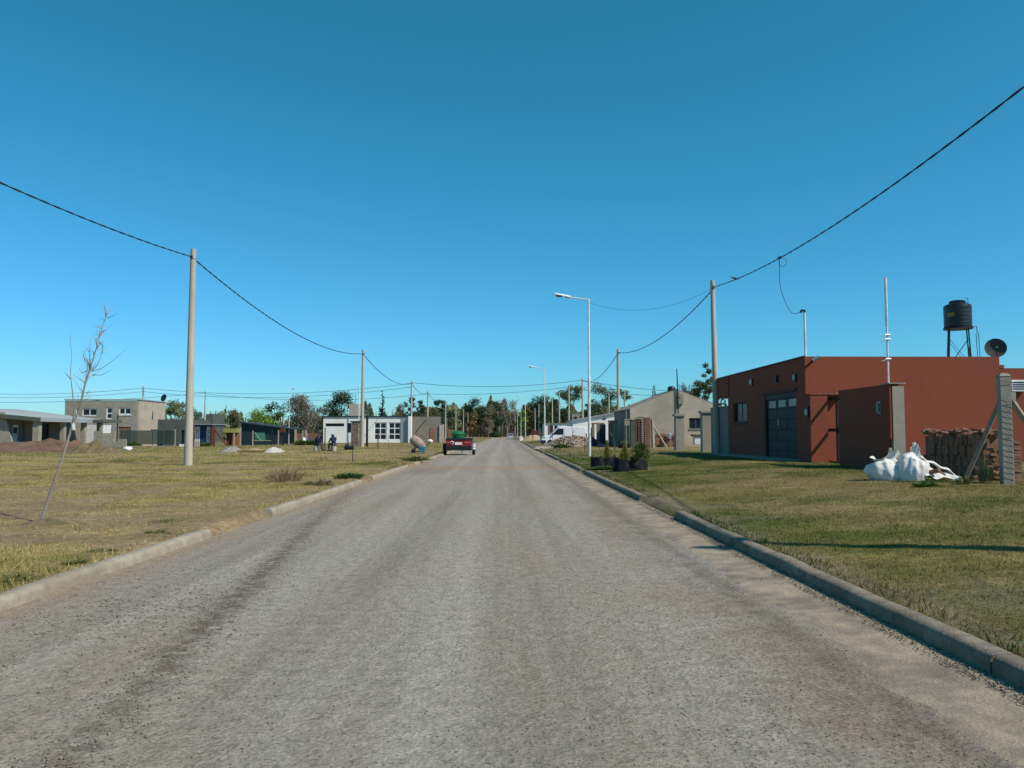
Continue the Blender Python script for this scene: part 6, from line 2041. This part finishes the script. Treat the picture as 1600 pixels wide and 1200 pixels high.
CD = 205.0
cxx = X(798, CD)
car = thing('silver_car', (cxx, CD, 0), 'small silver hatchback seen from behind far down the road', 'car')
mcar = MB()
rows_ = [(0, .28, .80, 1.0), (.1, .30, .82, 1.44), (.7, .30, .80, 1.5), (2.2, .30, .80, 1.46), (2.9, .3, .80, 1.0), (4.0, .35, .76, .82)]
vs, fs = [], []
for (yy_, z0, hw2, z1) in rows_:
    tw = hw2 * (.72 if z1 > 1.2 else .95)
    vs += [(cxx - hw2, CD + yy_, z0), (cxx - hw2 * 1.02, CD + yy_, .9 if z1 > .95 else z1 * .9), (cxx - tw, CD + yy_, z1), (cxx + tw, CD + yy_, z1), (cxx + hw2 * 1.02, CD + yy_, .9 if z1 > .95 else z1 * .9), (cxx + hw2, CD + yy_, z0)]
for i in range(len(rows_) - 1):
    for k in range(6):
        a, b = i * 6 + k, i * 6 + (k + 1) % 6
        fs.append((a, b, b + 6, a + 6))
fs += [tuple(range(5, -1, -1)), tuple(range(30, 36))]
mcar.add(vs, fs).build('body', 'car_silver', car, bevel=.05)
MB().add([(cxx - .60, CD + .0, 1.0), (cxx + .60, CD + .0, 1.0), (cxx + .52, CD + .07, 1.36), (cxx - .52, CD + .07, 1.36)], [(0, 1, 2, 3)]).build('rear_window', 'glass', car).modifiers.new('thick', 'SOLIDIFY').thickness = .04
for s in (-1, 1): B(cxx + s * .70 - .11, cxx + s * .70 + .11, CD - .04, CD + .1, .80, 1.02).build('tail_light', 'red_light', car)
B(cxx - .8, cxx + .8, CD - .09, CD + .15, .30, .52).build('bumper', 'car_silver', car, bevel=.04)
B(cxx - .26, cxx + .26, CD - .1, CD - .092, .56, .68).build('number_plate', 'window_white', car)
for s in (-1, 1):
    for yy_ in (.65, 3.2): MB().lathe((cxx + s * .72 - .09, CD + yy_, .30), [(.2, 0), (.30, .02), (.30, .16), (.2, .18)], 16, Matrix.Rotation(R(90), 3, 'Y')).build('wheel', 'rubber', car, smooth=True)

# ================================================================= TREES
def leaf_mesh(cl, n_, size, cols, seed, squash=.8, drop=0.0):
    """leaf faces gathered round clump centres: cl = list of (x, y, z, radius, tint)"""
    rg = np.random.default_rng(seed)
    cl = np.array(cl, float)
    wts = cl[:, 3] ** 2
    k = rg.choice(len(cl), n_, p=wts / wts.sum())
    d = rg.normal(0, 1, (n_, 3))
    d /= np.linalg.norm(d, axis=1)[:, None]
    rad = rg.uniform(0, 1, n_) ** .4 * np.where(rg.uniform(0, 1, n_) < .2, 1.45, 1.0)
    p = cl[k, :3] + d * (cl[k, 3] * rad)[:, None] * np.array((1, 1, squash))
    p[:, 2] -= drop * cl[k, 3] * rg.uniform(0, 1, n_) ** 2
    nrm = d * .7 + rg.normal(0, .6, (n_, 3)) + np.array((0, 0, .3))
    nrm /= np.linalg.norm(nrm, axis=1)[:, None]
    a = np.cross(nrm, rg.normal(0, 1, (n_, 3)))
    a /= np.linalg.norm(a, axis=1)[:, None]
    b = np.cross(nrm, a)
    s = size * rg.uniform(.5, 1.3, n_)[:, None]
    v = np.stack([p - a * s * .8, p + b * s * .45, p + a * s, p - b * s * .5], 1).reshape(-1, 3)
    c = np.array(cols)[rg.integers(0, len(cols), n_)] * rg.uniform(.6, 1.3, n_)[:, None] * cl[k, 4][:, None]
    return npmesh('crown', v, np.arange(4 * n_).reshape(-1, 4), 4, 'leaves', np.repeat(c, 4, 0))


def branchy(root, h, w, seed, depth=5, n0=3, r0=.16, up=.55):
    """bare crown: forking tubes and fine twigs, returned as two meshes"""
    rs = random.Random(seed)
    m = MB()
    tw = []

    def grow(p, d, L, r, k):
        q = p + d * L
        mid = p.lerp(q, .5) + Vector((rs.uniform(-1, 1), rs.uniform(-1, 1), 0)) * L * .06
        m.tube([p, mid, q], [r, r * .85, r * .68], 5 if r > .05 else 3, False)
        if k == 0:
            tw.append((q, d, L))
            return
        if k < 3: tw.append((mid, d, L * .8))
        for _ in range(rs.choice((2, 3, 3)) if k > 1 else 3):
            e = (d + Vector((rs.uniform(-1, 1) * w, rs.uniform(-1, 1) * w, rs.uniform(-.15, up))) * .75).normalized()
            grow(q if rs.random() < .7 else mid, e, L * rs.uniform(.62, .82), r * .62, k - 1)
    grow(Vector((0, 0, -.2)), Vector((rs.uniform(-.05, .05), 0, 1)), h * .30, r0, depth)
    rg = np.random.default_rng(seed)
    P, D_, L_ = np.array([t[0] for t in tw]), np.array([t[1] for t in tw]), np.array([t[2] for t in tw])
    k = np.repeat(np.arange(len(tw)), 5)
    dd = D_[k] + rg.normal(0, .55, (len(k), 3)) + np.array((0, 0, .15))
    dd /= np.linalg.norm(dd, axis=1)[:, None]
    ln = (L_[k] * rg.uniform(.5, 1.1, len(k)))[:, None]
    sd = np.cross(dd, rg.normal(0, 1, (len(k), 3)))
    sd /= np.linalg.norm(sd, axis=1)[:, None]
    sd *= .02 * h / 12
    p = P[k]
    v = np.stack([p - sd, p + sd, p + dd * ln], 1).reshape(-1, 3)
    return m, v


TREEG = 'trees beyond the houses at the end of the street'
PAL = dict(
    dark=[(.022, .042, .018), (.03, .055, .022), (.018, .032, .016)],
    euc=[(.075, .095, .045), (.055, .075, .04), (.10, .115, .06), (.045, .06, .03)],
    pale=[(.12, .14, .065), (.095, .12, .055), (.15, .155, .08)],
    bright=[(.085, .14, .02), (.07, .12, .02), (.11, .16, .03)],
    olive=[(.075, .075, .03), (.055, .06, .025), (.10, .09, .04)],
    brown=[(.14, .085, .035), (.11, .07, .03), (.17, .11, .05), (.08, .07, .03)],
    grey=[(.095, .09, .06), (.075, .07, .05), (.12, .11, .075)],
    blue=[(.05, .075, .06), (.035, .06, .045), (.07, .09, .07)])


PAL = {k: [tuple(x * 1.9 for x in c) for c in v] for k, v in PAL.items()}


def tree(kind, px, wpx, yt, D, pal, label, seed, base=0.0, dens=1.0):
    x = X(px, D)
    z0 = float(gz(x, D))
    o = thing('tree', (x, D, z0), label, 'tree', None)
    h, w = Z(yt, D, px) - z0, wpx / FPX * D
    if kind in ('airy', 'round') and D > 140: w *= 1.25
    rs = random.Random(seed)
    leaf = 1.5 * D / FPX
    n_ = int(min(7000, max(900, wpx * (h / D * FPX) * 1.9 * dens)))
    if kind == 'bare':
        m, v = branchy(o, h, w / h * 1.5, seed, 6 if wpx > 25 else 5, r0=.014 * h + .04)
        zs = [p.z for p in m.v] + [float(v[:, 2].max())]
        f = h / max(zs)
        fx = (w / 2) / max(.1, np.percentile(np.abs(v[:, 0]), 92))
        for p in m.v: p.x *= fx; p.y *= fx; p.z *= f
        v = v * np.array((fx, fx, f))
        link('branches', m.mesh('branches', 'bark_pale' if pal == 'pale' else 'bark'), o)
        c = np.array((.17, .14, .115) if pal == 'pale' else (.12, .095, .075)) * np.random.default_rng(seed).uniform(.6, 1.3, (len(v), 1))
        link('twigs', npmesh('twigs', v, np.arange(len(v)).reshape(-1, 3), 3, 'leaves', c), o)
        return o
    cl = []
    if kind == 'cone':
        k = 26
        for i in range(k):
            t = (i + .5) / k
            r = w / 2 * (1 - t) ** .85 * rs.uniform(.75, 1.15)
            for j in range(max(1, int(5 * (1 - t)) + 1)):
                a = rs.uniform(0, 6.28)
                cl.append((r * .62 * math.cos(a), r * .62 * math.sin(a), h * (.08 + .9 * t), max(.25, r * .42), rs.uniform(.7, 1.25)))
    elif kind == 'tier':
        k = 11
        for i in range(k):
            t = (i + .3) / k
            r = w / 2 * (1 - t) ** .8
            for j in range(6):
                a = j * 1.047 + i * .5 + rs.uniform(-.2, .2)
                for q in (.45, .85): cl.append((r * q * math.cos(a), r * q * math.sin(a), h * (.14 + .84 * t) - r * .12 * q, max(.22, r * .2), rs.uniform(.75, 1.2)))
    elif kind == 'round':
        for i in range(38):
            a, e, q = rs.uniform(0, 6.28), rs.uniform(-1.2, 1.0), rs.uniform(.3, .82)
            cl.append((w / 2 * q * math.cos(a) * math.sqrt(1 - min(.85, e * e)), w / 2 * q * math.sin(a) * math.sqrt(1 - min(.85, e * e)), h * (.56 + base) + e * h * .36, w * rs.uniform(.12, .22), rs.uniform(.65, 1.3)))
    elif kind == 'airy':
        for i in range(24):
            a, q, t = rs.uniform(0, 6.28), rs.uniform(.05, .85), rs.uniform(.12 + base, .95)
            cl.append((w / 2 * q * math.cos(a) * (1.1 - .5 * abs(t - .6)), w / 2 * q * math.sin(a), h * t, min(w, h * .7) * rs.uniform(.10, .23), rs.uniform(.65, 1.35)))
    else:                                   # spread: broad low clumps down to the ground
        for i in range(40):
            a, q, t = rs.uniform(0, 6.28), rs.uniform(.1, .9), rs.uniform(.06, .92) ** .85
            cl.append((w / 2 * q * math.cos(a) * math.sqrt(1.02 - t * t), w / 2 * q * math.sin(a), h * t, min(w, h) * rs.uniform(.10, .20), rs.uniform(.6, 1.3)))
    # keep the top of the crown at the tree's height
    top = max(c[2] + c[3] * .75 for c in cl)
    cl = [(a, b, c * h / top, r, t) for a, b, c, r, t in cl]
    tm = MB()
    r0 = .05 + .016 * h
    hi = h * (.9 if kind in ('cone', 'tier') else .55)
    tm.tube([(0, 0, -.3), (rs.uniform(-.02, .02) * h, 0, hi * .5), (rs.uniform(-.04, .04) * h, 0, hi)], [r0, r0 * .75, r0 * .35], 7)
    tr__ = tm.build('trunk', 'bark_pale' if pal in ('euc', 'pale') else 'bark_dark', None)
    tr__.parent = o
    if kind not in ('cone', 'tier'):
        for c in sorted(cl, key=lambda c: -c[3])[:9]:
            zb = min(hi * .9, c[2] * .6)
            lm_ = MB().tube([(0, 0, zb), (c[0] * .45, c[1] * .45, zb + (c[2] - zb) * .65), c[:3]], [r0 * .42, r0 * .26, r0 * .1], 5).build('limb', 'bark_pale' if pal in ('euc', 'pale') else 'bark_dark', None)
            lm_.parent = o
    link('crown', leaf_mesh(cl, n_, leaf, PAL[pal], seed, .8), o)
    return o


tree('airy', 273, 36, 625, 175, 'pale', 'pale grey green loose tree rising right behind the two storey house', 1, -.15, 1.5)
tree('spread', 302, 34, 634, 190, 'blue', 'bluish green tree behind the tall near left pole', 2)
tree('spread', 340, 36, 642, 170, 'pale', 'pale green bushy tree behind the thin cross street pole', 3)
tree('spread', 364, 30, 640, 185, 'olive', 'olive brown tree above the yellow roofed hut', 4)
tree('cone', 350, 12, 639, 195, 'dark', 'small dark pointed tree between pale and olive trees on the left', 5)
tree('round', 405, 46, 637, 165, 'bright', 'bright spring green rounded tree behind the teal shed', 6, -.06)
tree('round', 428, 30, 628, 185, 'dark', 'dark green tree right behind the bright green tree', 7)
tree('spread', 470, 66, 615, 160, 'grey', 'broad grey brown tree behind the left street lamp', 8, 0, 1.1)
tree('bare', 478, 52, 617, 156, 'brown', 'leafless tree standing before the broad grey brown tree', 9)
tree('airy', 505, 26, 631, 200, 'blue', 'thin bluish tree left of the round dark evergreen', 10)
tree('round', 533, 40, 611, 165, 'dark', 'tall round dark evergreen behind the left end of the white house', 11, .05, 1.3)
tree('spread', 520, 40, 640, 190, 'olive', 'low olive tree beneath the round dark evergreen', 12)
tree('cone', 597, 25, 611, 190, 'blue', 'slender tiered pine rising above the white house roof', 13, 0, 1.2)
tree('cone', 578, 14, 641, 200, 'dark', 'small dark conifer just right of second utility pole', 14)
tree('bare', 622, 34, 625, 210, 'brown', 'leafless tree behind the white house windows', 15)
tree('spread', 618, 46, 644, 215, 'olive', 'low olive green tree above the white house roof', 16)
tree('round', 641, 18, 619, 190, 'dark', 'dark tall tree right behind the third left pole', 17)
tree('round', 656, 14, 625, 200, 'dark', 'narrow dark tree between third and fourth left poles', 18)
tree('spread', 672, 42, 635, 215, 'olive', 'olive tree behind the unpainted grey wall', 19)
tree('airy', 688, 18, 624, 235, 'dark', 'dark loose tree left of the fifth left pole', 20)
tree('spread', 706, 36, 633, 250, 'pale', 'pale green tree behind the fifth and sixth left poles', 21)
tree('round', 742, 34, 622, 300, 'dark', 'dark rounded tree above the trailer bin and poles', 22, .05)
tree('spread', 727, 30, 632, 310, 'olive', 'olive tree behind the seventh left pole', 23)
tree('spread', 739, 22, 640, 280, 'brown', 'orange brown autumn tree behind the farthest left pole', 24)
tree('spread', 757, 30, 634, 300, 'grey', 'grey green tree left of the road end', 25)
tree('airy', 774, 22, 626, 320, 'dark', 'tall dark tree at the left of the road end', 26, -.1, 1.4)
tree('bare', 792, 34, 618, 345, 'pale', 'tall pale leafless tree straight above the silver car', 27)
tree('bare', 806, 22, 621, 360, 'pale', 'pale leafless tree right of the road end', 28)
tree('bare', 780, 24, 622, 370, 'pale', 'pale leafless tree left of the road end', 29)
tree('spread', 816, 26, 641, 330, 'bright', 'green tree behind the third street lamp', 30)
tree('round', 845, 34, 616, 250, 'dark', 'large dark round tree behind the second street lamp', 31, .02, 1.2)
tree('spread', 828, 24, 634, 300, 'brown', 'brownish tree behind the fourth street lamp', 32)
tree('round', 866, 18, 621, 240, 'dark', 'dark tree behind the sixth right pole', 33)
tree('airy', 894, 34, 602, 210, 'euc', 'tall airy eucalyptus behind the fourth right pole', 34, 0, 1.1)
tree('spread', 880, 46, 636, 250, 'dark', 'low dark tree mass above the white van', 35)
tree('airy', 946, 48, 596, 190, 'euc', 'large spreading eucalyptus between third and second right poles', 36, 0, 1.5)
tree('spread', 941, 28, 632, 205, 'brown', 'autumn brown tree above the white mono pitch house', 37)
tree('spread', 921, 30, 630, 230, 'dark', 'dark green tree right of the third right pole', 38)
tree('airy', 977, 20, 606, 205, 'euc', 'narrow eucalyptus right of the second right pole', 39, -.1)
tree('cone', 1023, 26, 602, 170, 'dark', 'dark pointed conifer behind the gable house roof', 40, 0, 1.3)
tree('bare', 1072, 18, 594, 150, 'brown', 'leafless tree top above the gable house ridge', 41)
tree('airy', 1104, 34, 566, 130, 'euc', 'tall eucalyptus beside the near right pole above gable house', 42, 0, 1.4)
tree('spread', 1086, 22, 607, 160, 'euc', 'low eucalyptus foliage behind the gable house right slope', 43)
tree('round', 1127, 13, 611, 150, 'olive', 'small olive tree in the gap beside the red house', 44)
tree('cone', 1134, 7, 620, 150, 'dark', 'tiny dark conifer in the gap under the red eave', 45)


def far_wood(name, px0, px1, yt0, yt1, D, n_, pals, seed, trunks=60):
    """undergrowth and trunks of the wood that nobody could count"""
    rg = np.random.default_rng(seed)
    u = rg.uniform(0, 1, n_)
    px = px0 + (px1 - px0) * u
    dd = D + rg.uniform(0, 40, n_)
    top = yt0 + (yt1 - yt0) * rg.uniform(0, 1, n_) * .0 + (fbm(px * .09, px * 0, seed) - .5) * 44 + yt0 * 0 + (yt1 - yt0) * .5
    x = (px - 787) / FPX * dd
    zt_ = H + (678 - top) / FPX * dd
    z0 = gz(x, dd)
    z = z0 + (zt_ - z0) * rg.uniform(0, 1, n_) ** .9
    p = np.stack([x, dd, z], -1)
    nrm = rg.normal(0, 1, (n_, 3)) + np.array((0, -.3, .4))
    nrm /= np.linalg.norm(nrm, axis=1)[:, None]
    a = np.cross(nrm, rg.normal(0, 1, (n_, 3)))
    a /= np.linalg.norm(a, axis=1)[:, None]
    b = np.cross(nrm, a)
    s = (1.5 * D / FPX) * rg.uniform(.5, 1.4, n_)[:, None]
    v = np.stack([p - a * s, p + b * s * .6, p + a * s, p - b * s * .6], 1).reshape(-1, 3)
    pc = np.concatenate([np.array(PAL[q]) for q in pals])
    zone = (fbm(px * .12, z * .2, seed + 5) * len(pc)).astype(int) % len(pc)
    c = pc[np.where(rg.uniform(0, 1, n_) < .6, zone, rg.integers(0, len(pc), n_))] * rg.uniform(.5, 1.2, n_)[:, None]
    o = link(name, npmesh(name, v, np.arange(4 * n_).reshape(-1, 4), 4, 'leaves', np.repeat(c, 4, 0)))
    tag(o, kind='stuff')
    m = MB()
    rs = random.Random(seed)
    for k in range(trunks):
        d_ = D - rs.uniform(0, 8)
        x = X(rs.uniform(px0, px1), d_)
        z = float(gz(x, d_))
        m.tube([(x, d_, z - .3), (x + rs.uniform(-.5, .5), d_, z + rs.uniform(4, 9))], [rs.uniform(.12, .3), .08], 5)
    tag(link(name + '_trunks', m.mesh('trunks', 'bark')), kind='stuff')


far_wood('far_wood', 690, 775, 626, 640, 330, 24000, ('olive', 'olive', 'grey', 'brown'), 3, 50)
far_wood('far_wood', 765, 860, 628, 646, 385, 22000, ('olive', 'grey', 'grey'), 4, 60)
far_wood('far_wood', 848, 985, 630, 644, 265, 26000, ('dark', 'olive', 'brown', 'olive'), 5, 30)
far_wood('far_wood', 560, 700, 636, 650, 240, 20000, ('olive', 'dark', 'grey'), 6, 30)
far_wood('far_wood', 255, 520, 645, 658, 200, 24000, ('pale', 'olive', 'grey'), 7, 40)
far_wood('far_wood', -100, 260, 668, 678, 260, 4000, ('olive', 'dark'), 8, 10)
far_wood('far_wood', 980, 1190, 652, 664, 240, 6000, ('olive', 'dark'), 9, 10)
far_wood('far_wood', 1180, 1900, 668, 680, 300, 3000, ('olive', 'dark'), 10, 10)

# every labelled top-level object is a thing of its own
for o_ in C.objects:
    if o_.parent is None and 'label' in o_ and 'kind' not in o_: o_['kind'] = 'thing'
